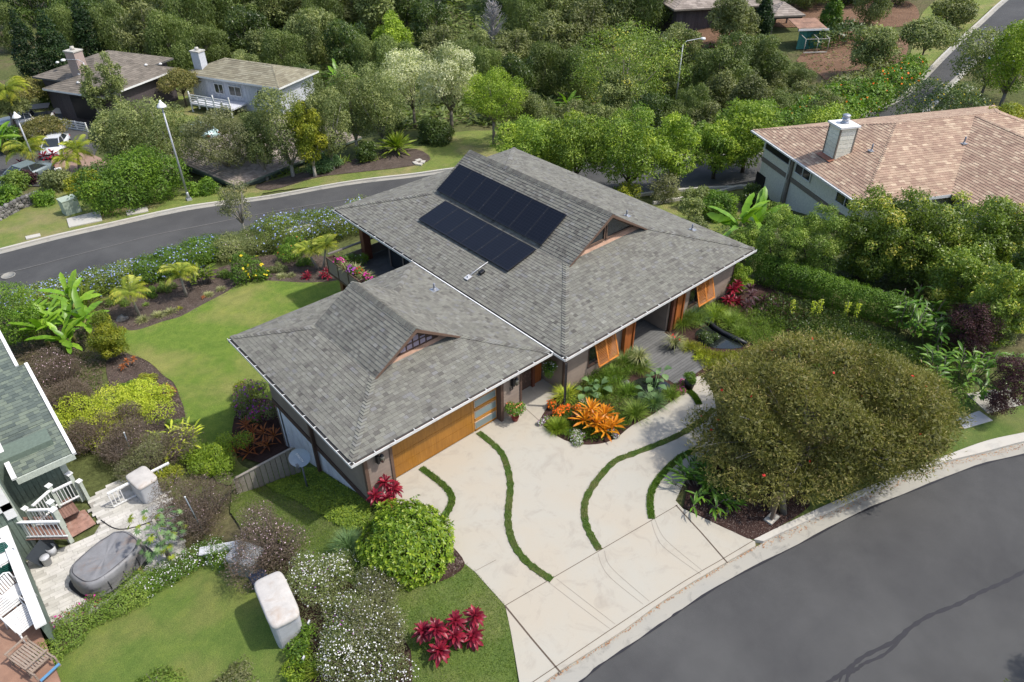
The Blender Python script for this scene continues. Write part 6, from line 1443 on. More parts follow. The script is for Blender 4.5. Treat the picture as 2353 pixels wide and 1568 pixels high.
clump('agapanthus', 'broad strap leaved plants at the foot of the bottlebrush by the driveway', 'agapanthus', W3(1620, 1130), .95, .55, 46, 'aga', 6, L=.55, W=.085, style='ginger', droop=.38, segs=5)
clump('shell_ginger', 'yellow streaked long leaved clump below the lime bush', 'ginger plant', G(405, 1035), .8, .9, 18, 'vgin', 6, L=.60, W=.10, style='lime', droop=.3, segs=5)
# ---- bananas
def banana(label, base, h, n, s=1.0, group=None):
    t = empty('banana_plant', tuple(base), label, 'banana plant', group); ms = variants('ban', 4, L=1.65, W=.42, style='banana', droop=.33, segs=12, prof='banana', vfold=.12, tear=.5); m = MB(); tops = []
    for i in range(max(1, n//7)):
        a = rg.uniform(0, 6.28); r = .5*s if n > 7 else 0; p = Vector((r*math.cos(a), r*math.sin(a), 0)); q = p*1.25+Vector((0, 0, h*rg.uniform(.8, 1.0))); m.tube([p, q], [.13*s, .07*s], 8); tops.append(q)
    m.build('stem', M_bark('banana_stem', (.14, .15, .05), (.26, .24, .09)), t)
    for i in range(n):
        q = tops[i % len(tops)]; put('leaf', ms[rg.integers(4)], t, q+Vector((0, 0, rg.uniform(-.3, .1)*s)), i*2.4+rg.normal()*.3, rg.uniform(.15, 1.25), rg.normal()*.4, s*rg.uniform(.75, 1.1))
banana('banana plant of the big clump nearest the yellow shrub', G(190, 795), 1.5, 18, 1.0, 'banana plants by the side lawn'); banana('banana plant left in the big clump by the side lawn', G(110, 795), 1.5, 18, 1.0, 'banana plants by the side lawn'); banana('banana plant at the back of the big clump below the blue hedge', G(165, 750), 1.6, 18, 1.0, 'banana plants by the side lawn')
banana('banana plant at the front foot of the big clump', G(150, 825), .9, 14, .9, 'banana plants by the side lawn'); banana('banana plant at the left rim of the big clump', G(65, 770), 1.2, 14, 1.0, 'banana plants by the side lawn')
banana('tall banana plant with upright leaves behind the main roof', G(1690, 560), 1.9, 15, 1.45); banana('blue green banana among the trees above the roof ridge', G(1305, 262), 1.6, 8, 1.3); banana('banana clump behind the palms at the left edge', G(25, 360), 2, 14, 1.3)
banana('banana plants on the slope behind the white house', G(795, 215), 2, 14, 1.6)
# ---- small palms
def frond(name, L, mat, seed):
    r = np.random.default_rng(seed); V = []; F = []; T = []; x = z = 0; n = 22
    for i in range(n):
        t = i/n; a = -.75+2.0*t**1.1; x += L/n*math.cos(a); z -= L/n*math.sin(a)
        ll = L*.34*math.sin(min(1, t*1.1+.12)*math.pi)**.6+.05
        for sd in (-1, 1):
            b = len(V); d = Vector((.55*math.cos(a), sd*.8, -.35-.4*math.sin(a))).normalized()*ll; w_ = L*.022; V += [(x, 0, z), (x+w_+d.x*.5, d.y*.5, z+d.z*.4+.02), (x+d.x, d.y, z+d.z), (x-w_+d.x*.5, d.y*.5, z+d.z*.4+.02)]; F.append((b, b+1, b+2, b+3)); T.append(min(1, max(0, .35+.5*t+r.normal()*.15)))
    return mesh_np(name, V, F, mat, T)
FR = [frond('frond', 1.0, MATS['leaf_palm'], i) for i in range(3)]
def palm(label, base, top, n=19, s=1.0, r=.06, group='small yellow green palms', stout=False):
    t = empty('palm', tuple(base), label, 'palm', group); tp = Vector(top)-Vector(base); m = MB(); m.tube([(0, 0, -.1), tp*.5+Vector((tp.x*.12, tp.y*.12, 0)), tp], [r*1.5, r*1.1, r*.8], 8); m.build('trunk', m_barkp, t)
    for i in range(n): put('frond', FR[i % 3], t, tp, i*2.4+rg.normal()*.2, rg.uniform(-.35, .75), 0, s*rg.uniform(.85, 1.1))
def toptrunk(b, px, py):
    h = 1.0
    for _ in range(15):
        q = proj((b.x, b.y, b.z+h)); h = max(.3, h+(q[1]-py)/(FPX/q[2]))
    p = at_z(px, py, b.z+h); return (p[0], p[1], b.z+h)
for (bx, by, tx_, ty, s_, lb) in ((322,728,298,672,1.05,'small palm nearest the bananas with arching fronds'),(430,684,412,627,1.05,'small palm in the middle of the lawn bed'),(733,620,706,574,.95,'left leaning palm of the pair by the lanai'),(741,621,748,566,.95,'right palm of the pair by the lanai')):
    b = G(bx, by); palm(lb, b, toptrunk(b, tx_, ty), s=s_*1.2)
for (bx, by, tx_, ty, s_, lb) in ((78,395,62,345,2.2,'taller palm beside the left street lamp'),(182,395,176,345,1.8,'palm right of the white sedan'),(160,405,152,368,1.5,'smaller palm in front of the white sedan'),(30,300,14,210,2.6,'palm at the left edge above the pickup')):
    b = G(bx, by); palm(lb, b, toptrunk(b, tx_, ty), s=s_, r=.1, group='palms by the cul-de-sac')
# ---- papaya on the patio
b = G(392, 1290); pt = empty('papaya_tree', tuple(b), 'papaya with long stalked lobed leaves leaning over the patio', 'papaya tree'); q = Vector(toptrunk(b, 352, 1195))-b; m = MB(); m.tube([(0, 0, 0), q*.5, q], [.09, .07, .05], 8); m.build('trunk', m_barkp, pt)
def lobed(nm, r, mat, tone):
    V = [(0, 0, 0)]; F = []; k = 9
    for i in range(2*k+1): a = -2.6+5.2*i/(2*k); rr = r*(1 if i % 2 == 0 else .42)*(1-.12*abs(a)); V.append((rr*math.cos(a), rr*math.sin(a), -.10*rr+(.02 if i % 2 else 0)))
    for i in range(2*k): F.append((0, i+1, i+2))
    return mesh_np(nm, V, F, mat, [tone]*len(F))
LB = [lobed('leaf', .30, MATS['leaf_bluegreen'], .4), lobed('leaf', .26, MATS['leaf_bluegreen'], .8), lobed('leaf', .28, MATS['leaf_strap'], .8), lobed('leaf', .26, MATS['leaf_bluegreen'], .6)]
for i in range(84):
    a = i*2.4; l_ = rg.uniform(.15, .85); c = q*(1 if i < 26 else .55)+Vector((math.cos(a)*l_, math.sin(a)*l_, rg.uniform(-.3, .35))); put('leaf', LB[rg.integers(4)], pt, c, a, -rg.uniform(0, .7), rg.normal()*.3, rg.uniform(.5, .85))
# ---- glossy rosette bush by the driveway: every rosette a part
def rosmesh(seed, L=.235, W=.062, n=12, mat='leaf_schef'):
    r = np.random.default_rng(seed); V = []; F = []; T = []
    for i in range(n):
        a = i*2.399; el = .15+1.0*(i/n)+r.normal()*.08; d = Vector((math.cos(a)*math.cos(el), math.sin(a)*math.cos(el), math.sin(el))); s_ = Vector((-math.sin(a), math.cos(a), 0)); u = d.cross(s_)*-1; l_ = L*r.uniform(.85, 1.1)*(1-.35*i/n); b = len(V)
        mid = d*l_*.55; tip = d*l_-Vector((0, 0, l_*.25)); V += [(0, 0, 0), tuple(mid+s_*W/2-Vector((0, 0, -.006))), tuple(tip), tuple(mid-s_*W/2), tuple(mid-Vector((0, 0, .012)))]
        F += [(b, b+4, b+2, b+1), (b, b+3, b+2, b+4)]; tn = min(1, max(0, .30+.55*i/n+r.normal()*.1)); T += [tn, tn*.85]
    return mesh_np('leaf_rosette', V, F, MATS[mat], T)
RM = [rosmesh(i) for i in range(5)]
bb = W3(938, 1262); sb = empty('rosette_bush', tuple(bb), 'rounded glossy light green bush of leaf rosettes in a mulch ring', 'bush'); m = MB()
for i in range(9):
    a = i*.7; m.tube([(0, 0, 0), (.3*math.cos(a), .3*math.sin(a), .35), (.9*math.cos(a), .9*math.sin(a), .75)], [.05, .035, .02], 5)
m.build('trunk', m_bark, sb); R_, H_ = 1.42, 1.12
for i in range(290):
    u = (i+.5)/290; phi = math.acos(1-1.22*u); a = i*2.39996; d = Vector((math.sin(phi)*math.cos(a), math.sin(phi)*math.sin(a), math.cos(phi))); lump = 1+.07*math.sin(a*3+phi*4)+.06*math.sin(phi*7+a*2)+rg.normal()*.045
    p = Vector((d.x*R_*lump, d.y*R_*lump, .28+max(-.15, d.z*H_*.9)*lump)); o = link('leaf_rosette', RM[i % 5], sb); o.location = p; dd = (d+Vector((rg.normal()*.2, rg.normal()*.2, .35))).normalized()
    o.rotation_euler = (dd.to_track_quat('Z', 'Y').to_matrix().to_4x4() @ Matrix.Rotation(rg.random()*6, 4, 'Z')).to_euler(); sc = rg.uniform(.8, 1.25); o.scale = (sc, sc, sc)
bl = [(0, 0, .42, R_*.93, R_*.93, H_*.80, .2)]; V, F, T = cloud(np.random.default_rng(3), bl, 3200, .17, .07, .2, .35, .15); tag(link('inner_leaves', mesh_np('inner_leaves', V, F, MATS['leaf_schef'], T), sb), kind='stuff')
# ---------------------------------------------------------------- soft plants: tufts, covers, hedges
def tuft(name, label, cat, base, r, h, n, style, W=.02, group=None, flowers=None, droop=.8, seed=0, spread=1.0):
    g = np.random.default_rng(seed+int(base[0]*10) % 97); a = g.uniform(0, 6.28, n); rr = r*.35*np.sqrt(g.random(n)); P = np.stack([rr*np.cos(a), rr*np.sin(a), np.zeros(n)], 1); el = g.uniform(.35, 1.45, n); L = h*g.uniform(.75, 1.2, n)
    D = np.stack([np.cos(a)*np.cos(el)*spread, np.sin(a)*np.cos(el)*spread, np.sin(el)], 1); S = np.stack([-np.sin(a), np.cos(a), np.zeros(n)], 1); M1 = P+D*L[:, None]*.55; T_ = P+D*L[:, None]; T_[:, :2] += np.stack([np.cos(a), np.sin(a)], 1)*(L*.28*droop)[:, None]; T_[:, 2] -= L*.35*droop*np.cos(el)
    w_ = W*g.uniform(.7, 1.3, n)[:, None]; V = np.stack([P-S*w_*.4, P+S*w_*.4, M1+S*w_*.5, M1-S*w_*.5, T_], 1).reshape(-1, 3); i5 = np.arange(n)*5
    Fq = np.stack([i5, i5+1, i5+2, i5+3], 1); Ft = np.stack([i5+3, i5+2, i5+4, i5+4], 1); tn = np.clip(.5+g.normal(size=n)*.22, 0, 1)
    t = empty(name, tuple(base), label, cat, group)
    me = bpy.data.meshes.new('blades'); me.from_pydata(V.tolist(), [], [tuple(q) for q in Fq.tolist()]+[tuple(q[:3]) for q in Ft.tolist()]); me.materials.append(MATS['leaf_'+style]); at_ = me.attributes.new('tone', 'FLOAT', 'FACE'); at_.data.foreach_set('value', np.concatenate([tn, np.clip(tn+.1, 0, 1)]).astype(np.float32))
    link('blades', me, t, 'stuff')
    if flowers: col, nf, fs = flowers; bloom(t, [(0, 0, h*.45, r*.8, r*.8, h*.4, .5)], col, nf, fs, seed)
    return t
def bloom(t, blobs, col, nf, fs, seed=0):
    V, F, T = cloud(np.random.default_rng(seed+5), blobs, nf*2, fs, fs*.95, .9, .06, .3, 0, .1); link('flowers', mesh_np('flowers', V, F, FL[col], T), t, 'stuff')
def bush(name, label, cat, base, blobs, style, L=.07, W=.035, cover=1.5, flowers=None, group=None, seed=0, twigs=None, cap=30000, upb=.4, shell=.3, droop=0, sprig=False, stem=True):
    """blobs relative to base: (x, y, z, rx, ry, rz)"""
    g = np.random.default_rng(seed+31); bl = [tuple(b)+(float(np.clip(.5+g.normal()*.13, .1, .9)),) for b in blobs]; area = sum(4*math.pi*((b[3]*b[4]+b[3]*b[5]+b[4]*b[5])/3) for b in bl)*.6; n = int(min(cap, max(120, cover*area/(L*W*.5))))
    t = empty(name, tuple(base), label, cat, group); V, F, T = cloud(g, bl, n, L, W, upb, shell, .17, droop, .35, sprig); link('foliage', mesh_np('foliage', V, F, MATS['leaf_'+style], T), t)
    if flowers:
        for col, nf, fs in (flowers if isinstance(flowers, list) else [flowers]): bloom(t, bl, col, nf, fs, seed+nf)
    if twigs or stem:
        m = MB(); k = twigs or 6
        for i in range(k):
            b = bl[g.integers(len(bl))]; d = unit(g.normal(size=(1, 3)))[0]; d[2] = abs(d[2]); q = Vector((b[0]+d[0]*b[3]*1.08, b[1]+d[1]*b[4]*1.08, b[2]+d[2]*b[5]*1.12)); p = Vector((b[0]*.5, b[1]*.5, 0)); m.tube([p, p.lerp(q, .5)+Vector((g.normal()*.08, g.normal()*.08, .05)), q], [.012, .009, .004] if twigs else [.03, .02, .008], 4, cap=False)
        m.build('twigs', M_plain('dry_twig', (.22, .18, .155), .9, .3, 10) if twigs else m_bark, t)
    return t
def hedge(name, label, cat, pts, w, h, style, L=.08, W=.04, cover=1.4, flowers=None, boxy=False, seed=0, cap=42000, step_=.45, group=None, upb=.5):
    g = np.random.default_rng(seed+77); P = smooth_line([np.array(p) for p in pts], 8); base = Vector(P[0]); bl = []; acc = 9
    last = None
    for p in P:
        if last is not None and np.linalg.norm(p[:2]-last[:2]) < step_: continue
        last = p; q = Vector(p)-base; zz = gz(p[0], p[1])-base.z if p[2] < 50 else 0
        for s_ in ((-.25, .25) if boxy else (0,)):
            for kz in ((.35, .7) if boxy else (.5,)):
                jj = .04 if boxy else .14
                bl.append((q.x+g.normal()*jj*w, q.y+s_*w+g.normal()*jj*w, zz+h*kz, w*(.42 if boxy else .55)*g.uniform(.9, 1.1), w*(.42 if boxy else .55)*g.uniform(.9, 1.1), h*(.36 if boxy else .55)*(1 if boxy else g.uniform(.85, 1.15)), float(np.clip(.5+g.normal()*.12, .1, .9))))
    area = sum(4*math.pi*((b[3]*b[4]+b[3]*b[5]+b[4]*b[5])/3) for b in bl)*.45; n = int(min(cap, cover*area/(L*W*.5))); V, F, T = cloud(g, bl, n, L, W, upb, .22, .16, 0, .35)
    t = empty(name, tuple(base), label, cat, group); link('foliage', mesh_np('foliage', V, F, MATS['leaf_'+style], T), t)
    m = MB()
    for b in bl[::2]: m.tube([(b[0], b[1], b[2]-h*.6), (b[0], b[1], b[2])], .02, 4)
    m.build('stems', m_bark, t, 'stuff')
    if flowers:
        for col, nf, fs in (flowers if isinstance(flowers, list) else [flowers]): bloom(t, bl, col, nf, fs, seed+nf)
    return t
def cover(name, label, L_, n, style, h=.12, L=.07, W=.045, z=None, flowers=None, sd=0, cat='ground cover', up=.8, sprig=False, off=.02):
    """leaves carpeting an outline"""
    W_ = pxpoly(L_, z, 3); P2 = [tuple(p[:2]) for p in W_]; g = np.random.default_rng(sd+9); lo = np.min(P2, 0); hi = np.max(P2, 0); XY = g.uniform(lo, hi, (n*3, 2)); XY = XY[inpoly(XY[:, 0], XY[:, 1], P2)][:n]; n = len(XY)
    zz = np.array([gz(x, y) for x, y in XY])+.1*(z is None)*0 if z is None else np.full(n, z); lump = .5+.5*np.sin(XY[:, 0]*5.1+np.sin(XY[:, 1]*3.3))*np.sin(XY[:, 1]*4.3+1)
    P = np.stack([XY[:, 0], XY[:, 1], zz+off+h*(.4+.6*lump)*g.random(n)**.5], 1); Nr = unit(g.normal(size=(n, 3))*.5+np.array([0, 0, up])); D = unit(g.normal(size=(n, 3))*np.array([1, 1, .3 if not sprig else 1.2])+(np.array([0, 0, 1.]) if sprig else 0)); 
    if sprig: Nr = unit(np.cross(D, g.normal(size=(n, 3))))
    V, F = quads(P, D, Nr, L*g.uniform(.6, 1.3, n), W, .05); T = np.clip(.5+g.normal(size=n)*.2+.15*(lump-.5), 0, 1); o = link(name, mesh_np(name, V, F, MATS['leaf_'+style], T)); tag(o, label, cat, None, 'stuff')
    if flowers:
        col, nf, fs = flowers; k = g.choice(n, min(n, nf)); V, F = quads(P[k]+np.array([0, 0, h*.4]), D[k]*np.array([1, 1, .2]), np.tile([0, 0, 1.], (len(k), 1))+g.normal(size=(len(k), 3))*.3, np.full(len(k), fs), fs); f = link('flowers', mesh_np('flowers', V, F, FL[col], g.random(len(k))), o); f['kind'] = 'stuff'
    return o
# ---- lawn blades near the camera and on the turf ribbons
def blades(name, P2, z, n, style, h=.05, W=.012, sd=1):
    g = np.random.default_rng(sd); lo = np.min(P2, 0); hi = np.max(P2, 0); XY = g.uniform(lo, hi, (n*4, 2)); XY = XY[inpoly(XY[:, 0], XY[:, 1], P2)][:n]; n = len(XY); zz = np.full(n, z) if z is not None else np.array([gz(x, y)+.1 for x, y in XY])
    P = np.stack([XY[:, 0], XY[:, 1], zz-.005], 1); D = unit(np.stack([g.normal(size=n)*.55, g.normal(size=n)*.55, np.ones(n)], 1)); Nr = unit(g.normal(size=(n, 3))); V, F = quads(P, D, np.cross(D, Nr), h*g.uniform(.6, 1.4, n), W); tag(link(name, mesh_np(name, V, F, MATS['leaf_'+style], np.clip(.5+g.normal(size=n)*.25, 0, 1))), 'short grass blades of the lawns and turf ribbons', 'grass', None, 'stuff')
for i, Pc in enumerate(RIBW): blades('turf_blades', strip(Pc, .26), .02, 6000 if i else 3000, 'hedge' if i < 9 else 'grassy', .055, .014, i)
blades('lawn_blades', [tuple(np.array(G(*p))[:2]) for p in front_left], None, 36000, 'grassy', .055, .018, 21)
# ================================================================ hedges and beds round the house
def gp(L): return [tuple(G(x, y)) for x, y in L]
def wp(L, z=0): return [tuple(at_z(x, y, z)) for x, y in L]
HG = 'hedge along the back road'
hedge('flowering_hedge', 'pale blue flowered loose hedge at its left end beside the road', 'hedge', gp([(60,720),(120,705),(200,680),(290,655),(345,640)]), 1.9, 1.25, 'mango', L=.10, W=.05, flowers=[('blue', 620, .11), ('blue', 350, .09)], seed=1)
hedge('flowering_hedge', 'blue flowered green hedge behind the two small palms', 'hedge', gp([(345,645),(410,625),(470,605),(520,590)]), 2.0, 1.45, 'hedge', L=.10, W=.05, flowers=('blue', 330, .11), seed=2)
hedge('olive_hedge', 'olive green hedge part with few flowers behind the ginger clump', 'hedge', gp([(520,595),(570,580),(625,570)]), 2.1, 1.35, 'slim', L=.09, W=.045, flowers=('pinkwhite', 30, .08), seed=3)
hedge('flowering_hedge', 'blue flowered dark hedge at its right end under the roof corner', 'hedge', gp([(625,575),(690,560),(760,545),(830,530)]), 2.3, 1.9, 'mango', L=.10, W=.05, flowers=('blue', 640, .12), seed=4)
b = G(580, 650); bush('hibiscus', 'green hibiscus with large yellow flowers in front of the hedge', 'hibiscus', b, [(-.5, .3, .6, .6, .6, .6), (.3, .4, .7, .7, .6, .7), (.6, -.1, .4, .5, .5, .45), (-.1, .8, 1.1, .6, .6, .6)], 'hedge', .11, .07, 1.4, [('yellow', 14, .22)], seed=5)
b = G(668, 600); bush('shrub', 'dark green shrub with a few red flowers left of the twin palms', 'shrub', b, [(0, 0, .6, .8, .7, .6), (.7, .4, .7, .7, .7, .7)], 'hedge', .10, .05, 1.4, [('red', 6, .14)], seed=6)
for i, (x, y, w_, lb) in enumerate(((330,738,1,'variegated pale grass drift on the mulch nearest the bananas'),(365,728,1,'variegated pale grass drift under the first palm'),(392,720,1,'variegated pale grass drift, right end of the long one'),(480,680,.8,'small variegated grass clump near the rust plant'),(508,668,.8,'variegated grass clump below the ginger'),(648,638,.9,'variegated grass drift left of the deep red clump'),(668,636,.8,'variegated grass clump touching the deep red plant'))):
    tuft('variegated_grass', lb, 'grass clump', G(x, y), .5*w_, .34*w_, 170, 'variegated', .022, 'variegated grass clumps on the mulch', seed=i, droop=1)
tuft('small_plant', 'small yellow plant on the mulch left of the rust one', 'plant', G(413, 712), .2, .2, 60, 'yell', .03, seed=8); tuft('small_plant', 'small green plant between the first and second palm', 'plant', G(337, 703), .25, .22, 60, 'grassy', .03, seed=9)
tuft('dracaena', 'spiky yellow green clump behind the bananas', 'dracaena', G(190, 715), .8, 1.6, 130, 'strap', .07, seed=10, droop=.4)
tree('conical yellow green shrub beside the lawn curve', 'shrub', 243, 828, 722, 88, 'yell', name='shrub', base=0, kind='round', nb=36, Lpx=3.6, cover=1.6, tr=False)
tree('dark green bushy tree at the left edge under the hedge end', 'tree', 30, 800, 648, 130, 'hedge', base=0, nb=44, Lpx=3.6, cover=1.5)
def twiggy(label, px, py, w_, h, n, seed, flowers=None, style='brownbush', wy=None, tw=210, green=.0):
    g = np.random.default_rng(seed); bl = [(g.normal()*w_*.24, g.normal()*(wy or w_)*.24, h*g.uniform(.35, .75), w_*.26, (wy or w_)*.26, h*.34) for _ in range(n)]
    return bush('twiggy_bush', label, 'bush', G(px, py), bl, style, .075, .022, 1.1, flowers, None, seed, tw, 20000, sprig=True, shell=.6)
twiggy('brown twiggy bush with pinkish bloom below the bananas', 150, 880, 2.6, 1.5, 9, 1, [('pinkwhite', 170, .05)]); twiggy('brown twiggy bush against the green roof edge', 185, 940, 2.4, 1.5, 9, 2); twiggy('dark brown twiggy bush low beside the green roof rake', 215, 1030, 2.2, 1.5, 8, 3, style='brownbush')
twiggy('large brown twiggy bush between lime bush and patio', 320, 1055, 2.9, 1.5, 10, 4, [('pinkwhite', 60, .04)]); twiggy('brown twiggy bush right of the papaya by the steel pole', 470, 1195, 2.6, 1.6, 11, 5, [('pinkwhite', 90, .04)]); twiggy('olive brown twiggy bush behind the patio railing', 345, 1095, 2.4, 1.3, 8, 6, style='sparse')
twiggy('brown twiggy bush above the white flowering bush', 625, 1265, 2.5, 1.4, 11, 7, [('pinkwhite', 260, .045)]); twiggy('bare grey twigs at the lower edge of the front white bush', 860, 1420, 2.0, 1.0, 8, 8, [('white', 160, .045)], style='sparse')
for i, (x, y, w_, h, nf, lb) in enumerate(((745,1345,2.0,1.1,420,'white flowered bush beside the big white box, upper one'),(820,1450,2.0,1.0,420,'white and olive flowered bush in the middle of the bank'),(835,1545,2.4,1.0,620,'white flowered bush spilling to the bottom edge by the lawn'))):
    g = np.random.default_rng(i+40); bl = [(g.normal()*w_*.22, g.normal()*w_*.22, h*g.uniform(.35, .7), w_*.25, w_*.25, h*.35) for _ in range(10)]; bush('flowering_bush', lb, 'bush', G(x, y), bl, 'slim', .06, .022, 1.2, [('white', nf, .05), ('violet', 20, .05)], None, i+60, 60, 16000, sprig=True, shell=.5)
for i, (x, y, st, w_, h, lb) in enumerate(((255,985,'lime',3.4,1.5,'big lime yellow bush left of the curved lawn'),(335,930,'lime',1.9,1.2,'right shoulder of the lime yellow bush by the croton'),(385,1120,'yell',1.0,1.0,'yellow green leafy shrub beside the upright white box'),(500,1075,'bright',1.9,.9,'fresh green shrub at the left end of the board fence'),(455,1050,'bright',1.2,.8,'fresh green low shrub below the yellow streaked clump'),
        (700,1490,'hedge',1.0,.5,'low bright green plants beside the big white box'),(700,1530,'bright',1.1,.4,'low fern like plants near the bottom edge'),(640,1240,'bright',.7,.6,'light green vine patch on the white bench'),(560,930,'yell',1.1,1.0,'yellow leaved shrub under the bougainvillea'),(340,1612,'grassy',2.0,.18,'olive edging shrub at the bottom edge of the left lawn'),(540,1610,'sparse',2.2,.18,'olive edging shrub at the bottom edge, middle of the left lawn'))):
    g = np.random.default_rng(i+140); bl = [(g.normal()*w_*.22, g.normal()*w_*.22, h*g.uniform(.35, .75), w_*.22, w_*.22, h*.28) for _ in range(14)]; bush('shrub', lb, 'shrub', G(x, y), bl, st, .085, .045, 1.25, None, None, i+90, None, 18000)
g = np.random.default_rng(4); bl = [(g.normal()*.55, g.normal()*.6, .9+g.normal()*.45, .42, .42, .4) for _ in range(12)]
bush('bougainvillea', 'loose bougainvillea with violet flowers at the garage corner', 'bougainvillea', G(590, 960), bl, 'slim', .075, .04, .8, [('violet', 130, .11), ('magenta', 60, .10), ('yellow', 10, .08)], None, 7, 40, 9000, shell=.7)
bush('bougainvillea', 'sparse bush with magenta flowers at the patio edge', 'bougainvillea', G(180, 1432), [(0, 0, .55, .5, .3, .2), (.5, .1, .5, .4, .3, .2), (-.45, 0, .5, .35, .3, .2)], 'slim', .05, .03, .22, [('magenta', 20, .09), ('red', 6, .09)], None, 9, 26, 2000, shell=.8)
hedge('low_hedge', 'low clipped hedge, lower part curving round the neighbour lawn', 'hedge', gp([(118,1510),(150,1478),(215,1425),(300,1378),(350,1350)]), 1.05, .55, 'grassy', L=.055, W=.035, seed=11, cap=26000)
hedge('low_hedge', 'low hedge with small white flowers, upper part by the patio', 'hedge', gp([(350,1350),(410,1318),(470,1290),(535,1285)]), 1.0, .5, 'hedge', L=.055, W=.035, flowers=('white', 420, .045), seed=12, cap=22000)
cover('ground_ivy', 'bright green leafy ground cover along the white garage skirting', [(612,1118),(660,1088),(720,1083),(800,1130),(848,1162),(852,1190),(830,1222),(795,1222),(740,1190),(680,1155)], 15000, 'jaca', .16, .07, .05, sd=1, off=.1)
cover('bed_cover', 'mixed green ground cover of the shaded bank', [(560,1290),(640,1262),(720,1300),(800,1345),(870,1400),(930,1480),(930,1560),(800,1600),(700,1540),(640,1450)], 9000, 'sparse', .16, .07, .03, sd=2, off=.1)
tuft('grass_clump', 'dark feathery grass clump tucked left of the rosette bush', 'grass clump', W3(800, 1255, -.1), .55, .55, 420, 'bluegreen', .012, seed=12); tuft('grass_clump', 'strappy grass tuft at the bottom edge beside the white flowers', 'grass clump', G(735, 1545), .4, .45, 90, 'strap', .03, seed=13)
# ---- bed in front of the entrance
tuft('spider_grass', 'yellow green arching grass at the foot of the rain chain', 'grass clump', W3(1300, 915), .5, .62, 210, 'lime', .018, seed=21, droop=1.1); tuft('fern', 'bright feathery fern mound at the bed tip', 'fern', W3(1281, 985), .6, .42, 900, 'bright', .012, seed=22, droop=.7)
for i, (x, y, r_, h, n, st, lb) in enumerate(((1458,955,.5,.62,420,'grassy','tall green grass tussock right of the orange bromeliad'),(1502,932,.5,.55,420,'bluegreen','grass tussock at the middle of the bed edge'),(1540,912,.4,.42,260,'grassy','low grass at the right end of the bed edge'),(1440,905,.5,.5,300,'hedge','dark grass behind the orange bromeliad'),
      (1405,868,.6,.55,360,'grassy','spreading grass beside the pond rocks'),(1430,842,.6,.7,380,'slim','olive grass tussock under the left shutter'),(1468,850,.6,.62,380,'grassy','green grass tussock left of the entry deck'),(1447,822,.5,.6,300,'bluegreen','dark grass tussock against the front wall'),(1385,905,.5,.4,260,'bright','light green grass behind the alyssum'),
      (1570,745,.7,.8,420,'grassy','arching grass right of the second redwood post'),(1600,735,.7,.7,420,'bluegreen','blue green grass below the far shutter'),(1640,730,.8,.6,420,'bright','light feathery grass before the ti plants'),(1680,745,.8,.6,420,'grassy','light green grass right of the small pond'),(1580,800,.5,.35,260,'yell','yellow green low grass beside the deck edge'),(1610,815,.4,.25,260,'yell','yellow green low cover at the deck corner'),(1700,770,.6,.5,300,'grassy','grass fringe below the purple ti'))):
    tuft('grass_clump', lb, 'grass clump', W3(x, y), r_, h, n, st, .015, seed=30+i)
def flowerpatch(label, px, py, w_, h, style, fl, seed, cat='flowers', L=.05, n=5):
    g = np.random.default_rng(seed); bl = [(g.normal()*w_*.24, g.normal()*w_*.2, h*.5, w_*.26, w_*.24, h*.45) for _ in range(n)]; bush('flower_clump', label, cat, W3(px, py), bl, style, L, L*.5, 1.2, fl, None, seed, None, 3000, upb=.8, stem=False)
flowerpatch('bright orange impatiens mound near the entrance', 1294, 948, .75, .38, 'hedge', [('orange', 260, .075)], 3, L=.07); flowerpatch('white and violet pansies left edge of the bed tip', 1249, 972, .45, .2, 'grassy', [('violet', 90, .05), ('white', 60, .05)], 4)
flowerpatch('white alyssum drift at the bed tip', 1325, 1010, .8, .2, 'grassy', [('white', 260, .045), ('violet', 30, .045)], 5); flowerpatch('white alyssum behind the orange flowers', 1340, 935, .9, .25, 'grassy', [('pinkwhite', 190, .05)], 6)
flowerpatch('white and violet flowers right of the orange bromeliad', 1412, 1000, .55, .2, 'grassy', [('white', 120, .045), ('violet', 80, .045)], 7); flowerpatch('magenta flowers beside the round potted bush', 1570, 893, .65, .25, 'grassy', [('magenta', 120, .06)], 8); flowerpatch('small dark red leaved plants behind the alyssum', 1322, 965, .5, .22, 'purple', [('salmon', 20, .05)], 9)
TA = dict(L=.44, W=.34, style='bluegreen', droop=.45, segs=5)
for (x, y, hd, lb) in ((1375,905,[(0,0,.45),(.35,.1,.35),(-.2,.25,.5)],'blue green taro leaves left in the pond bed'),(1500,905,[(0,0,.5),(.35,.25,.65),(.8,.3,.6),(-.35,.1,.3)],'large taro leaves in front of the deck edge'),(1345,915,[(0,0,.3),(.2,-.1,.25)],'small taro leaves behind the orange impatiens')):
    t = empty('taro', tuple(W3(x, y)), lb, 'taro'); ms = variants('taro', 3, **TA); m = MB()
    for dx, dy, h in hd:
        for k in range(4):
            a = k*1.7+dx*9; q = Vector((dx+.18*math.cos(a), dy+.18*math.sin(a), h*rg.uniform(.7, 1.1))); m.tube([(dx*.6, dy*.6, 0), q], .012, 4); put('leaf', ms[k % 3], t, q, a, .15+.3*rg.random(), 0, rg.uniform(.6, 1))
    m.build('stalk', MATS['leaf_bluegreen'], t)
def rock(label, p, r, seed, mat=None, cat='rock'):
    g = np.random.default_rng(seed); bm = bmesh.new(); bmesh.ops.create_icosphere(bm, subdivisions=2, radius=r)
    for v in bm.verts: v.co *= 1+g.normal()*.09; v.co.z *= .62
    me = bpy.data.meshes.new('rock'); bm.to_mesh(me); bm.free(); o = link('rock', me, None, None, mat or M_plain('lava_rock', (.16, .15, .145), .9, .4, 9, bmp=.6)); o.location = p; tag(o, label, cat)
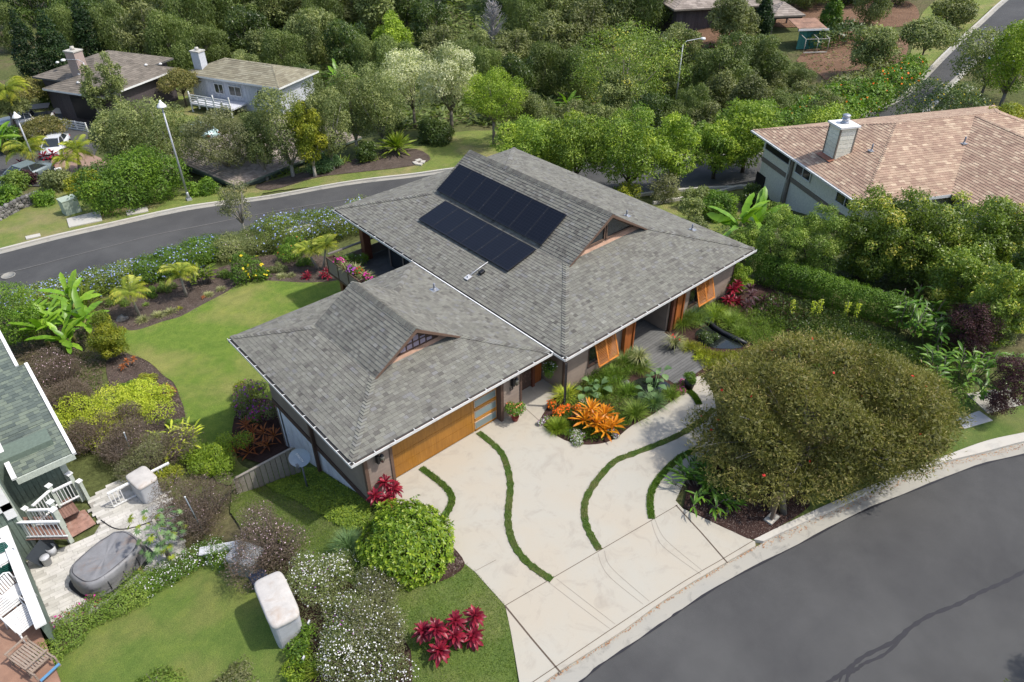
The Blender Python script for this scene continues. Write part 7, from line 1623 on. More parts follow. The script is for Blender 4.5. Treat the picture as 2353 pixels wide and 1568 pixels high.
rock('grey boulder at the pond edge under the grass', W3(1410, 872, .1), .22, 1); rock('second grey boulder right of the first at the pond edge', W3(1436, 880, .08), .19, 2); rock('brown rock at the left end of the mulch bed by the bananas', G(281, 735), .35, 3); rock('small stone at the lower edge of the front lawn bed', G(950, 1538), .16, 4); rock('smaller stone beside it at the front lawn bed', G(927, 1542), .12, 5)
pd = pxpoly([(1432,900),(1450,880),(1482,868),(1530,878),(1540,900),(1480,918),(1440,915)], -.01, 3); sheet('pond_water', [tuple(p[:2]) for p in pd], M_glass('pond_water', (.010, .013, .012), .05), z=.0)
pd = pxpoly([(1600,762),(1640,745),(1690,752),(1720,780),(1700,800),(1640,800),(1605,785)], -.01, 3); sheet('pond_water', [tuple(p[:2]) for p in pd], MATS['pond_water'], z=.0)
L_ = [(1628,738),(1642,752),(1662,765),(1690,778),(1716,790)]; m = MB(); m.tube([tuple(at_z(x, y, .08)) for x, y in L_], [.09, .11, .10, .12, .08], 7); tag(m.build('pond_liner', M_plain('black_liner', (.02, .022, .028), .4, .3, 8)), 'black folded pond liner edge below the purple ti plants', 'pond edge')
flowerpatch('dark glossy leafed water plants in the small pond', 1622, 782, .9, .3, 'dark', [('white', 10, .05)], 12, 'plant', .08); flowerpatch('pale lime ground cover at the deck corner', 1603, 826, .6, .15, 'lime', None, 13, 'plant', .07)
def pot(label, p, r, h, mat, fol, cat='potted plant'):
    t = empty('potted_plant', tuple(p), label, cat); m = MB(); m.lathe((0, 0, 0), [(r*.7, 0), (r, h*.85), (r*1.08, h*.86), (r*1.08, h), (r*.92, h), (r*.9, h*.9), (.001, h*.9)], 14); m.build('pot', mat, t); g = np.random.default_rng(int(p[0]*7) % 50+3)
    st, w_, hh, L, W, fl = fol; bl = [(g.normal()*w_*.22, g.normal()*w_*.22, h+hh*g.uniform(.3, .8), w_*.27, w_*.27, hh*.3, .5) for _ in range(8)]; area = 4*math.pi*(w_*.27)**2*8*.6; V, F, T = cloud(g, bl, int(1.3*area/(L*W*.5)), L, W, .4, .35, .17); link('foliage', mesh_np('foliage', V, F, MATS['leaf_'+st], T), t)
    if fl: bloom(t, bl, *fl, 3)
m_terra = M_plain('red_glazed_pot', (.24, .035, .035), .4, .15, 5); m_bpot = M_plain('black_pot', (.02, .02, .022), .5)
pot('red pot with salmon flowers standing right of the garage door', W3(1184, 966), .15, .22, m_terra, ('hedge', .75, .65, .085, .05, ('salmon', 34, .09))); pot('black pot with a clipped round green bush at the deck corner', W3(1583, 893), .22, .38, m_bpot, ('hedge', .62, .42, .05, .035, None))
def spiderpot(label, p, s=1, fl=None):
    t = tuft('spider_plant', label, 'potted plant', p, .35*s, .48*s, 130, 'variegated', .022, seed=int(p[0]*5) % 40, droop=1.3, flowers=fl); m = MB(); m.lathe((0, 0, -.22*s), [(.10, -.02), (.16*s, .22*s)], 12); m.build('pot', m_bpot, t); return t
spiderpot('potted spider plant with red flowers at the deck post', W3(1549, 790, .3), 1.05, ('red', 5, .09)); spiderpot('potted spider plant beside the left redwood post', W3(1468, 822, .45), 1.0)
t = bush('hanging_basket', 'hanging basket of trailing white flowers under the eave', 'hanging basket', W3(1263, 842, 1.45), [(0, 0, 0, .30, .30, .22), (.1, .1, -.2, .22, .22, .22), (-.12, -.08, -.2, .2, .2, .25), (0, 0, -.4, .14, .14, .2)], 'hedge', .055, .04, 1.4, [('white', 34, .07), ('pinkwhite', 6, .07)], None, 44, None, 4000, stem=False)
m = MB(); m.lathe((0, 0, -.22), [(.05, -.05), (.17, .1), (.19, .2)], 12); m.build('basket', m_bpot, t); m = MB(); m.tube([(0, 0, .1), (0, 0, .72)], .006, 4); m.build('hanger', m_black, t)
# planter flowers on the lanai
for i, (x, y, st, fl, lb) in enumerate(((780,598,'hedge',('magenta', 40, .11),'magenta flowers at the left end of the lanai planter'),(795,604,'variegated',None,'pale spider plant left in the lanai planter'),(808,618,'hedge',('violet', 46, .11),'violet flowers in the middle of the lanai planter'),(818,626,'variegated',None,'pale spider plant right of the violet flowers'),(829,640,'grassy',('red', 18, .11),'red and white flowers on the lanai planter'),(840,632,'variegated',None,'pale spiky plant at the right end of the lanai planter'),(846,648,'hedge',('magenta', 36, .12),'bright pink flowers at the garage roof edge end of the planter'))):
    p = at_x(x, y, -1.4 if i < 3 else -1.2); p = Vector((p[0], p[1], .78))
    if st == 'variegated': tuft('planter_plant', lb, 'planter plant', p, .3, .45, 80, st, .03, seed=i)
    else: bush('planter_flowers', lb, 'planter plant', p, [(0, 0, .15, .26, .3, .18), (.05, .2, .15, .2, .2, .16)], st, .06, .035, 1.2, fl, None, i, None, 1500, stem=False)
bush('planter_shrub', 'leafy green shrub growing at the far end of the lanai rail', 'shrub', Vector((-1.0, 15.3, .4)), [(0, 0, .2, .35, .3, .3), (.5, .1, .1, .4, .3, .3), (1.0, -.1, 0, .4, .3, .3)], 'hedge', .08, .045, 1.3, ('white', 8, .07), None, 3, None, 2500, stem=False)
for i, (L_, n_, st, h_) in enumerate((([(1300,905),(1400,850),(1450,815),(1470,850),(1440,880),(1450,930),(1500,915),(1560,885),(1565,900),(1500,940),(1440,965),(1400,960),(1330,950),(1290,930)], 7000, 'grassy', .34),
       ([(1345,880),(1420,840),(1460,830),(1440,880),(1380,910)], 2500, 'hedge', .5), ([(1300,950),(1350,940),(1430,965),(1450,975),(1384,1012),(1330,1012),(1290,1000)], 3500, 'hedge', .14),
       ([(1560,720),(1640,700),(1700,720),(1780,735),(1800,770),(1740,800),(1640,740),(1600,760)], 8000, 'grassy', .4), ([(1590,790),(1640,812),(1720,810),(1760,800),(1700,850),(1620,850)], 4000, 'yell', .2), ([(1738,690),(1800,690),(1960,745),(2060,790),(2120,850),(2020,860),(1880,790),(1780,760),(1730,730)], 9000, 'dark', .45))):
    cover('bed_greenery', ('fine mixed greenery filling the entrance bed', 'taller greenery against the front wall of the entrance bed', 'low leafy edging among the alyssum', 'fine grassy greenery round the small pond', 'yellow green low cover beyond the deck', 'dark leafy growth between the saplings and the clipped hedge')[i], L_, n_, st, h_, .16 if i < 5 else .13, .02 if i < 5 else .06, 0.0, sd=50+i, sprig=True)
for i, (x, y, st, w_, lb) in enumerate(((640,625,'slim',.9,'low grey green shrub on the mulch under the hedge middle'),(600,640,'hedge',.8,'low green shrub beside the hibiscus foot'),(700,610,'hedge',.9,'low green shrub behind the deep red clump'),(520,640,'grassy',.8,'low green plant right of the ginger clump'),(385,668,'grassy',.8,'low green plant between the palms under the hedge'),(345,680,'hedge',.9,'low green shrub behind the first palm'),(270,700,'grassy',1.0,'green plant at the left end of the mulch bed'),(300,900,'hedge',.9,'small green shrub on the curved bed by the lawn'),(345,880,'yell',.8,'small yellow green shrub on the curved bed'),(410,985,'grassy',.8,'small green plant at the lower end of the curved bed'))):
    g = np.random.default_rng(i+340); bl = [(g.normal()*w_*.22, g.normal()*w_*.22, .3*g.uniform(.4, .9), w_*.24, w_*.24, .22) for _ in range(8)]; bush('low_shrub', lb, 'shrub', G(x, y), bl, st, .08, .04, 1.2, None, None, i+300, None, 3000, stem=False)
# ---- right side
tree('light green rounded shrub at the far corner of the main eave', 'shrub', 1698, 672, 606, 66, 'bright', name='shrub', base=0, nb=26, Lpx=3.6, tr=False)
hedge('clipped_hedge', 'long clipped green hedge running right from the house corner', 'hedge', wp([(1735,662),(1800,682),(1870,706),(1940,732),(2040,762)], -.5), 1.25, 1.5, 'hedge', L=.075, W=.045, boxy=True, seed=21, cap=60000)
for i, (x, y) in enumerate(((1815,735),(1862,738),(1877,735),(1938,740),(1962,742))):
    b = G(x, y); t = empty('sapling', tuple(b), ('spindly shoot nearest the purple ti before the clipped hedge','forked spindly shoot in front of the clipped hedge','spindly shoot right of the forked one','tall spindly shoot right in front of the clipped hedge','short spindly shoot at the right end before the hedge')[i], 'sapling'); m = MB(); m.tube([(0, 0, 0), (.05, .02, .6), (0, .05, 1.15)], [.018, .014, .008], 5); m.build('stem', m_barkp, t)
    bl_ = [(0, .03, .4+.2*k, .11, .11, .12, .6) for k in range(4)]; V, F, T = cloud(np.random.default_rng(i), bl_, 150, .09, .05, .4, .5, .15); link('leaves', mesh_np('leaves', V, F, MATS['leaf_lime'], T), t)
tree('dark red leaved bush at the right among the ginger', 'shrub', 2238, 815, 688, 130, 'purple', name='shrub', base=0, nb=40, Lpx=3.4, tr=False, cover=1.5)
tree('almost black purple shrub at the right edge', 'shrub', 2335, 965, 800, 110, 'purple', name='shrub', base=0, nb=40, Lpx=3.4, tr=False, cover=1.5); tree('yellow green bright shrub behind the red leaved bush', 'shrub', 2305, 720, 670, 70, 'lime', name='shrub', base=0, nb=20, tr=False)
BIG = TR(base=.03, br=.22, bark=m_barkd, cover=1.5, asp=.42, shell=.6)
tree('mid green long leaved tree right of the tall banana', 'tree', 1795, 640, 468, 130, 'grassy', nb=60, Lpx=4.6, **BIG); tree('mid green long leaved tree above the clipped hedge', 'tree', 1885, 640, 462, 150, 'grassy', nb=60, Lpx=4.6, **BIG)
for i, (a, b_, c_, d_, lb) in enumerate(((2010,640,425,190,'dark glossy tree in front of the tan roof, left one of the big row'),(2120,650,430,210,'dark glossy tree in the middle of the big row at right'),(2235,640,425,190,'dark glossy tree right of the middle one in the big row'),(2335,650,440,170,'dark glossy tree cut by the right edge'),(2130,640,500,200,'dark glossy tree low behind the hedge end'),(2320,800,585,150,'dark glossy tree at the right edge above the purple shrub'),(2420,760,500,160,'dark glossy tree just outside the right edge'),(2000,640,500,140,'dark glossy tree low at the left end of the big row'),(2220,720,560,170,'dark glossy tree low on the right in front of the big row'))):
    tree(lb, 'tree', a, b_, c_, d_, 'mango', nb=80, Lpx=6.2, flowers=('yellow', 30, .08), **BIG)
tree('pale tipped glossy shrub at the right edge below the trees', 'shrub', 2300, 790, 690, 120, 'slim', name='shrub', base=0, nb=30, Lpx=4.4, tr=False)
for i, (a, b_, c_, d_, st, lb) in enumerate(((1655,505,440,90,'hedge','green shrub between the banana and the small lawn'),(1735,480,425,70,'dark','dark fern like shrub at the foot of the cream wall'),(1770,520,470,80,'grassy','pale green shrub under the cream house porch'),(1610,600,490,60,'slim','thin leafy shrub beside the banana plant'),(1725,600,510,90,'grassy','leafy shrub right of the tall banana'))):
    tree(lb, 'shrub', a, b_, c_, d_, st, name='shrub', base=0, nb=26, tr=False)
# trumpet vine hedges by the hill road
hedge('vine_hedge', 'orange flowered vine hedge climbing beside the hill road', 'hedge', gp([(1925,300),(1975,270),(2025,240),(2060,212),(2085,185)]), 2.6, 2.4, 'hedge', L=.30, W=.16, flowers=('orange', 75, .22), seed=31, step_=1.2)
hedge('vine_hedge', 'long green vine hedge with orange specks above the jacarandas', 'hedge', gp([(1775,325),(1830,300),(1880,275),(1930,250),(1970,232)]), 2.6, 2.2, 'hedge', L=.30, W=.16, flowers=('orange', 22, .2), seed=32, step_=1.2)
hedge('scrub', 'dry scrub between the hedge and the bare slope', 'scrub', gp([(1850,270),(1900,250),(1950,225),(2000,200)]), 4, 2.0, 'olive', L=.4, W=.16, seed=33, step_=1.6)
hedge('scrub', 'grey green scrub at the lower end of the bare slope', 'scrub', gp([(1700,330),(1780,300),(1850,262)]), 4, 2.0, 'slim', L=.4, W=.16, seed=34, step_=1.6)
hedge('dark_hedge', 'dark hedge block right of the green shed', 'hedge', gp([(1895,110),(1930,95),(1960,80)]), 3, 2, 'dark', L=.4, W=.2, seed=35, step_=1.4)
hedge('dark_hedge', 'long dark hedge at the very top right of the picture', 'hedge', gp([(1800,12),(1900,8),(2000,2)]), 3, 2.5, 'dark', L=.5, W=.25, seed=36, step_=1.6)
cover('undergrowth', 'low dry undergrowth of the wood floor', [(560,220),(700,260),(900,300),(1100,290),(1250,330),(1500,330),(1700,330),(1850,250),(1760,130),(1500,90),(1300,10),(1000,10),(700,20),(400,60),(200,150),(300,200),(430,210)], 26000, 'wood', .9, .75, .30, sd=3)
cover('slope_scrub', 'scattered dry weeds on the bare slope', [(1830,140),(1900,90),(1990,60),(2080,90),(2050,170),(1980,235),(1930,215),(1880,170)], 900, 'slim', .3, .4, .12, sd=4)
cover('side_undergrowth', 'dark low growth between the right hand trees', [(1600,560),(1700,540),(1750,600),(1900,640),(2100,700),(2353,760),(2500,760),(2500,480),(2100,470),(1900,520),(1800,480),(1700,500)], 16000, 'dark', .3, .16, .07, sd=5)
cover('bank_undergrowth', 'low growth behind the bananas and the hedge end', [(0,720),(60,690),(240,690),(262,760),(250,830),(240,900),(300,1050),(250,1070),(180,1000),(100,860),(0,800)], 12000, 'brownbush', .3, .12, .05, sd=6)
cover('shade_growth', 'low mixed growth round the foot of the right hand shrubs', [(1740,740),(1900,760),(2050,780),(2200,850),(2240,920),(2200,960),(2000,900),(1850,840),(1720,800)], 9000, 'hedge', .3, .10, .05, sd=7)
# ---- the bottlebrush
B_, h_, w_ = place(1880, 1130, 722, 625); fb = W3(1800, 1180); bt = empty('bottlebrush_tree', tuple(fb), 'broad dome shaped olive bottlebrush tree with scattered red flowers', 'tree')
g = np.random.default_rng(77); cc = Vector((B_.x, B_.y, 0))-fb; bl = []
RX = w_*.5
RTv = Vector((RT[0], RT[1], 0)).normalized(); FWv = Vector((FW[0], FW[1], 0)).normalized()
CX = at_z(1897, 935, 2.3)-np.array(fb)
for i in range(140):
    while True:
        u = g.uniform(-1, 1, 3)
        if .35 < (u**2).sum() < 1 and u[2] > -.95: break
    p = Vector(CX)+RTv*(u[0]*4.15)+FWv*(u[1]*2.85); z = 2.22+u[2]*1.9
    bl.append((p.x, p.y, z, .80, .80, .60, float(np.clip(.5+g.normal()*.16, .1, .9))))
for (x, y, z) in ((1632,1030,1.3),(1665,1085,1.1),(1712,1112,1.1),(1770,1122,1.25),(1850,1118,1.2),(1925,1110,1.0),(2000,1092,.95),(2070,1062,1.0),(2130,1010,1.1),(1618,975,1.4),(1690,1060,1.3),(1800,1090,1.3)):
    p = Vector(at_z(x, y, z))-fb; bl.append((p.x, p.y, z, .72, .72, .55, .5))
V, F, T = cloud(g, bl, 185000, .135, .027, .35, .5, .26, -.25, .55, True); link('crown', mesh_np('crown', V, F, MATS['leaf_bottle'], T), bt, 'stuff')
V, F, T = cloud(g, [(b[0], b[1], b[2], b[3]*.8, b[4]*.8, b[5]*.8, .3) for b in bl], 26000, .18, .10, .2, .5, .15, 0, .3); link('inner_leaves', mesh_np('inner_leaves', V, F, MATS['leaf_bottle'], T), bt, 'stuff')
bloom(bt, bl, 'red', 34, .12, 3)
m = MB(); q = Vector(CX)
for i in range(170):
    b = bl[g.integers(len(bl))]; e = Vector((b[0], b[1], b[2]))+Vector(unit(g.normal(size=(1, 3)))[0])*.8; s_ = q.lerp(e, .6); s_.z = 1.2+.4*(e.z-1.2); m.tube([s_, s_.lerp(e, .5)+Vector((0, 0, .1)), e], [.02, .013, .006], 4, cap=False)
m.build('twigs', M_plain('grey_twig', (.25, .235, .215), .9, .25, 8), bt)
m = MB()
for dx, dy in ((0, 0), (.5, .35)): m.tube([(dx, dy, -.1), (dx+.1, dy+.3, .8), (q.x*.45+dx, q.y*.45+dy, 1.5), (q.x*.8+dx, q.y*.8+dy, 2.2)], [.17, .15, .12, .08], 8)
for i in range(12):
    b = bl[i*7]; m.tube([(q.x*.5, q.y*.5, 1.5), (q.x*.6+b[0]*.3, q.y*.6+b[1]*.3, 1.9), b[:3]], [.09, .06, .03], 6)
m.build('trunk', m_bark, bt)
ps = empty('timber_post', tuple(W3(1772, 1196)), 'leaning timber mailbox post pair at the foot of the bottlebrush', 'post')
for dx, dy, h in ((0, 0, 1.15), (.32, .22, .8)): m = MB(); m.box((dx, dy, h/2), (.11, .11, h)); m.build('post', M_wood('weathered_post', (.12, .085, .065), (.19, .145, .115)), ps)
m = MB(); m.box((.05, .02, .03), (.5, .3, .10)); m.build('footing', m_kerb, ps)
heads('jade_plant', 'small bright succulent on the mulch beside the driveway edge', 'succulent', W3(1665, 1192), [(0, 0, .12), (.25, .05, .2), (.45, .2, .15), (-.15, .2, .25)], 9, 'jade', L=.12, W=.06, style='bright', droop=.1, segs=3)
# fallen leaves and mulch chips
def litter(name, label, P2, z, n, mat, s_=.045, sd=1):
    g = np.random.default_rng(sd); lo = np.min(P2, 0); hi = np.max(P2, 0); XY = g.uniform(lo, hi, (n*6, 2)); XY = XY[inpoly(XY[:, 0], XY[:, 1], P2)][:n]; n = len(XY); zz = np.full(n, z) if z is not None else np.array([gz(x, y)+.06 for x, y in XY])
    P = np.stack([XY[:, 0], XY[:, 1], zz+g.random(n)*.02], 1); D = unit(g.normal(size=(n, 3))*np.array([1, 1, .25])); Nr = unit(g.normal(size=(n, 3))*.4+np.array([0, 0, 1.])); V, F = quads(P, D, Nr, s_*g.uniform(.5, 1.4, n), s_*.45); o = link(name, mesh_np(name, V, F, mat, g.random(n))); tag(o, label, 'litter', None, 'stuff')
m_lit = M_tone('fallen_leaf', [(0, (.22, .08, .03)), (.5, (.42, .17, .06)), (1, (.50, .30, .14))], .8); m_chip = M_tone('mulch_chip', [(0, (.05, .03, .025)), (.6, (.13, .09, .075)), (1, (.26, .20, .17))], .9)
lp = [p for p in A1[1:-1]]; cl = [p[:2] for p in lp]
k0 = min(range(len(lp)), key=lambda i: abs(proj(lp[i])[0]-1735))
def offs(L, d):
    out = []
    for i, c in enumerate(L):
        t = np.array(L[min(i+1, len(L)-1)])-np.array(L[max(i-1, 0)]); t = t/np.linalg.norm(t); out.append(np.array(c)+np.array([-t[1], t[0]])*d)
    return out
litter('fallen_leaves', 'orange fallen leaves lying along the gutter', strip(offs(cl[:k0+1], -.03), .07), -.08, 1500, m_lit, .05, 1); litter('fallen_leaves', 'orange fallen leaves gathered in the gutter below the bottlebrush', strip(offs(cl[k0:], -.10), .22), -.08, 4200, m_lit, .055, 2)
for i, (L_, z_) in enumerate((([(1031,1246),(1068,1294),(1040,1325),(1000,1341),(960,1342),(915,1325),(880,1290)], .02), ([(1570,1165),(1635,1199),(1685,1222),(1735,1240),(1790,1211),(1840,1180),(1860,1150),(1700,1100)], .02))):
    litter('mulch_chips', 'bark chips of the mulch near the driveway', [tuple(at_z(*p, 0)[:2]) for p in L_], z_, 3500, m_chip, .05, 10+i)
for i, L_ in enumerate(([(262,765),(373,750),(467,710),(550,664),(593,655),(700,660),(763,658),(770,600),(600,590),(420,640),(300,680)], [(262,800),(327,822),(380,862),(418,910),(436,976),(450,1020),(400,1060),(330,1030),(280,960),(250,880)])):
    litter('mulch_chips', 'bark chips of the beds round the side lawn', [tuple(np.array(G(*p))[:2]) for p in L_], None, 6000, m_chip, .07, 20+i)
# ================================================================ things on the patio and in the gardens
def superring(a, b, n, k, z, c=(0, 0)):
    out = []
    for i in range(k):
        t = 2*math.pi*i/k; ct, st_ = math.cos(t), math.sin(t); out.append((c[0]+a*abs(ct)**(2/n)*(1 if ct > 0 else -1), c[1]+b*abs(st_)**(2/n)*(1 if st_ > 0 else -1), z))
    return out
def loft(m, rings, tone=.5, smooth=True):
    k = len(rings[0]); V = [v for r in rings for v in r]; F = []
    for i in range(len(rings)-1):
        for j in range(k): F.append((i*k+j, i*k+(j+1) % k, (i+1)*k+(j+1) % k, (i+1)*k+j))
    m.add(V, F, tone, smooth); b = len(m.V)-len(V); m.F.append(tuple(b+(len(rings)-1)*k+j for j in range(k))); m.T.append(tone); m.S.append(smooth)
m_wg0 = M_plain('strap_black', (.07, .07, .075), .6)
sc_ = at_z(252, 1297, -1.5); sp = empty('covered_spa', (sc_[0], sc_[1], -1.78), 'oval hot tub under a wrinkled grey rain stained cover on the patio', 'hot tub', rz=.33)
m_cov = M_plain('grey_cover', (.20, .20, .205), .5, .15, 2.5, dirt=(.20, .13, .085), bmp=.3); rings = []
for z, s_ in ((0, 1.0), (.10, 1.04), (.16, .99), (.22, 1.04), (.28, .99), (.34, 1.03), (.42, .99), (.50, 1.03), (.58, 1.0), (.66, .99), (.72, .94), (.745, .86), (.735, .70), (.725, .4), (.72, .08)):
    r = superring(1.12*s_, .80*s_, 3.4, 44, z); rings.append([(x*(1+.012*math.sin(i*2.3+z*19)), y*(1+.015*math.sin(i*1.7+z*31)), zz+.012*math.sin(i*1.3)) for i, (x, y, zz) in enumerate(r)])
m = MB(); loft(m, rings); m.build('cover', m_cov, sp)
m = MB(); m.tube([(x, y, z+.005) for x, y, z in superring(1.01, .69, 3.2, 44, .742)]+[(1.01, 0, .747)], .012, 5); m.build('cover_seam', m_wg0, sp)
for sx in (-.55, 0, .55): m = MB(); m.tube([(sx, -.83, .15), (sx, -.80, .5), (sx, -.72, .73)], .014, 4); m.build('strap', m_wg0, sp)
m = MB(); loft(m, [superring(1.24, .92, 5, 30, -.02), superring(1.24, .92, 5, 30, .03)], smooth=False); m.build('ground_mat', m_bpot, sp)
def deckbox(name, label, c, z0, top, d, rz, mat, lid, cat='storage box'):
    t = empty(name, (c[0], c[1], z0), label, cat, rz=rz); m = MB(); loft(m, [superring(d[0]/2*s_, d[1]/2*s_, 7, 32, z) for z, s_ in ((0, .94), (.05, .96), (top*.45, .97), (top*.9, 1))], smooth=False); m.build('box_body', mat, t)
    m = MB(); loft(m, [superring(d[0]/2*s_, d[1]/2*s_, 6, 32, z) for z, s_ in ((top*.9, 1.05), (top*.96, 1.06), (top, 1.0), (top+.02, .9), (top+.02, .1))]); m.build('lid', lid, t); return t
m_wv = M_plain('weathered_white', (.47, .48, .50), .6, .12, 3, dirt=(.33, .32, .30)); m_lidb = M_plain('stained_lid', (.47, .445, .41), .65, .12, 2.5, dirt=(.33, .24, .17)); m_wg = M_plain('weathered_grey', (.30, .31, .32), .6, .15, 3)
zt_ = gz(*at_z(640, 1470, -.7)[:2])+1.38; qa, qb, qc = at_z(577, 1345, zt_), at_z(632, 1430, zt_), at_z(692, 1400, zt_); ex_ = qc-qb; c_ = (qa+qc)/2
deckbox('storage_box', 'big weathered white storage bin with tan stained lid by the neighbour lawn', c_, zt_-1.42, 1.40, (float(np.linalg.norm(ex_))*1.12, float(np.linalg.norm(qa-qb))*1.1), math.atan2(ex_[1], ex_[0]), m_wv, m_lidb)
c_ = at_z(324, 1096, -.85); deckbox('storage_box', 'upright pale bin with stained lid at the end of the patio railing', c_, -1.8, .95, (.78, 1.05), .15, m_wv, m_lidb)
c_ = at_z(566, 1285, -.6); deckbox('storage_box', 'grey bin half hidden under the brown twigs', c_, gz(c_[0], c_[1])-.05, .85, (.8, 1.0), .5, m_wg, m_wg)
p_ = G(600, 1345); deckbox('navy_tub', 'small navy blue tub behind the big white bin', p_, p_.z, .45, (.5, .5), 0, M_plain('navy_plastic', (.02, .03, .06), .4), M_plain('navy_plastic', (.02, .03, .06), .4), 'tub')
a_ = at_z(458, 1268, -.95); b_ = at_z(556, 1250, -.95); bn = empty('plank_bench', tuple((a_+b_)/2), 'long white plank bench at the top of the neighbour lawn', 'bench'); m = MB(); m.beam(a_-(a_+b_)/2, b_-(a_+b_)/2, .34, .05); m.build('seat', m_wv, bn)
for s_ in (-.38, .38): m = MB(); q = (b_-a_)*s_; m.box((q[0], q[1], -.25), (.1, .3, .45)); m.build('leg', m_wv, bn)
for (x, y, r_, lb) in ((111,1296,.15,'lidded white bucket nearest the corner deck'),(123,1272,.16,'white bucket behind the lidded one')):
    p = at_z(x, y, -1.78); t = empty('bucket', tuple(p), lb, 'bucket'); m = MB(); m.lathe((0, 0, 0), [(r_*.85, 0), (r_, .34), (r_*1.05, .34), (r_*1.05, .38), (.001, .38)] if r_ < .16 else [(r_*.85, 0), (r_, .36), (r_*.95, .36), (r_*.8, .05), (.001, .05)], 16); m.build('pail', m_wv, t)
Q = [at_z(100, 1302, -1.78), at_z(62, 1282, -1.1), at_z(107, 1222, -1.0), at_z(135, 1258, -1.78)]; c0 = sum(Q)/4; t = empty('dark_board', tuple(c0), 'dark slate coloured board leaning against the steps', 'board'); m = MB(); m.prism([tuple(q-c0) for q in Q], (-.05, -.04, .04)); m.build('panel', M_plain('slate_board', (.035, .042, .05), .5, .1, 4), t)
a_ = at_z(318, 1302, -1.76); b_ = at_z(340, 1340, -1.76); m = MB(); m.beam(a_, b_, .12, .05); tag(m.build('timber', M_plain('yellow_timber', (.40, .30, .11), .7, .15, 5)), 'short yellow painted timber lying right of the hot tub', 'timber')
m = MB(); m.tube([tuple(p) for p in smooth_line([at_z(*q, -1.76) for q in ((232,1195),(258,1212),(285,1216),(330,1205),(380,1180),(398,1155),(400,1140))], 5)], .018, 6); tag(m.build('garden_hose', m_bpot), 'black garden hose curving over the patio by the railing', 'hose')
for (x0_, y0_, x1_, y1_, lb) in ((425,1143,475,1238,'slim steel pole standing in the brown twiggy bush'),(285,995,312,1065,'slim steel pole in the bush above the patio railing')):
    b = G(x1_, y1_); tp = Vector(toptrunk(b, x0_, y0_)); t = empty('steel_pole', tuple(b), lb, 'pole'); m = MB(); m.tube([(0, 0, 0), tp-b], .022, 6); m.build('tube', M_plain('steel_pole', (.22, .25, .27), .4, .1, 5, .5), t); m = MB(); m.lathe(tuple(tp-b), [(.03, -.02), (.03, .03), (.001, .05)], 8); m.build('pole_cap', m_white, t)
p = W3(917, 1434); m = MB(); m.lathe((p.x, p.y, .0), [(.10, 0), (.10, .02), (.075, .07), (.04, .10), (.001, .11)], 16); tag(m.build('dome_light', M_plain('frosted_dome', (.42, .48, .48), .3, .05, 5)), 'small pale domed lawn light left of the crimson ti plant', 'garden light')
for (x, y, x2, y2, lb) in ((700,1425,712,1448,'white marker board standing by the big white bin'),(697,1508,700,1530,'white marker board near the bottom edge')):
    b = G(x2, y2); t = empty('marker_board', tuple(b), lb, 'board', rz=.6); m = MB(); m.box((0, 0, .22), (.12, .05, .5), M=Matrix.Rotation(.2, 3, 'X')); m.build('plank', m_wv, t)
# ---- chairs on the corner deck
DZ = -.89
def plastic_chair(label, px, py, rz, z=DZ, s=1.0, group=None):
    p = at_z(px, py, z+.4); t = empty('plastic_chair', (p[0], p[1], z), label, 'chair', group, rz=rz); t.scale = (s, s, s); mt = m_white
    m = MB(); loft(m, [superring(.25, .24, 4, 20, .40), superring(.26, .25, 4, 20, .44)], smooth=False); m.build('seat', mt, t)
    for k in range(6): m = MB(); m.box((-.175+k*.07, .255+.02, .68), (.05, .02, .42), M=Matrix.Rotation(-.18, 3, 'X')); m.build('back_slat', mt, t)
    m = MB(); m.tube([(-.25, .22, .42), (-.25, .30, .85), (-.15, .33, .93), (.15, .33, .93), (.25, .30, .85), (.25, .22, .42)], .022, 6); m.build('back_frame', mt, t)
    for sx in (-1, 1):
        m = MB(); m.tube([(sx*.27, .24, .66), (sx*.31, 0, .66), (sx*.30, -.22, .62), (sx*.27, -.26, .40)], .022, 6); m.build('armrest', mt, t)
        for sy in (-1, 1): m = MB(); m.tube([(sx*.22, sy*.2, .42), (sx*.27, sy*.27, 0)], [.03, .02], 6); m.build('leg', mt, t)
plastic_chair('white plastic armchair directly behind the slatted one', 38, 1365, .5, s=1.15)
t = empty('lounge_chair', (at_z(52, 1425, DZ+.4)[0], at_z(52, 1425, DZ+.4)[1], DZ), 'white slatted recliner chair in the middle of the corner deck', 'chair', rz=.30); t.scale = (1.15,)*3
for k in range(11): m = MB(); m.box((0, -.38+k*.075, .40+.004*k), (.52, .055, .02)); m.build('seat_slat', m_white, t)
for k in range(7): m = MB(); m.box((0, .46+.018*k, .50+k*.075), (.5, .02, .055)); m.build('back_slat', m_white, t)
for sx in (-1, 1):
    m = MB(); m.tube([(sx*.28, -.42, .38), (sx*.28, .42, .44), (sx*.28, .62, 1.0)], .025, 6); m.tube([(sx*.31, .5, .66), (sx*.32, -.1, .66), (sx*.31, -.3, .42)], .022, 6); m.build('side_frame', m_white, t)
    for yy in (-.35, .35): m = MB(); m.tube([(sx*.28, yy, .4), (sx*.30, yy*1.2, 0)], .024, 6); m.build('leg', m_white, t)
m_teak = M_tone('grey_teak', [(0, (.22, .165, .125)), (1, (.33, .265, .21))], .8)
q_ = at_z(70, 1512, DZ+.3); t = empty('wooden_bench', (q_[0], q_[1], DZ), 'weathered wooden steamer chair at the lower left corner', 'chair', rz=.36)
for k in range(7): m = MB(); m.box((-.24+k*.08, 0, .38), (.055, 1.0, .022), tone=rnd.random()); m.build('seat_slat', m_teak, t)
for yy in (-.5, .5, 0): m = MB(); m.box((0, yy, .35), (.62, .06, .04)); m.build('cross_bar', m_teak, t)
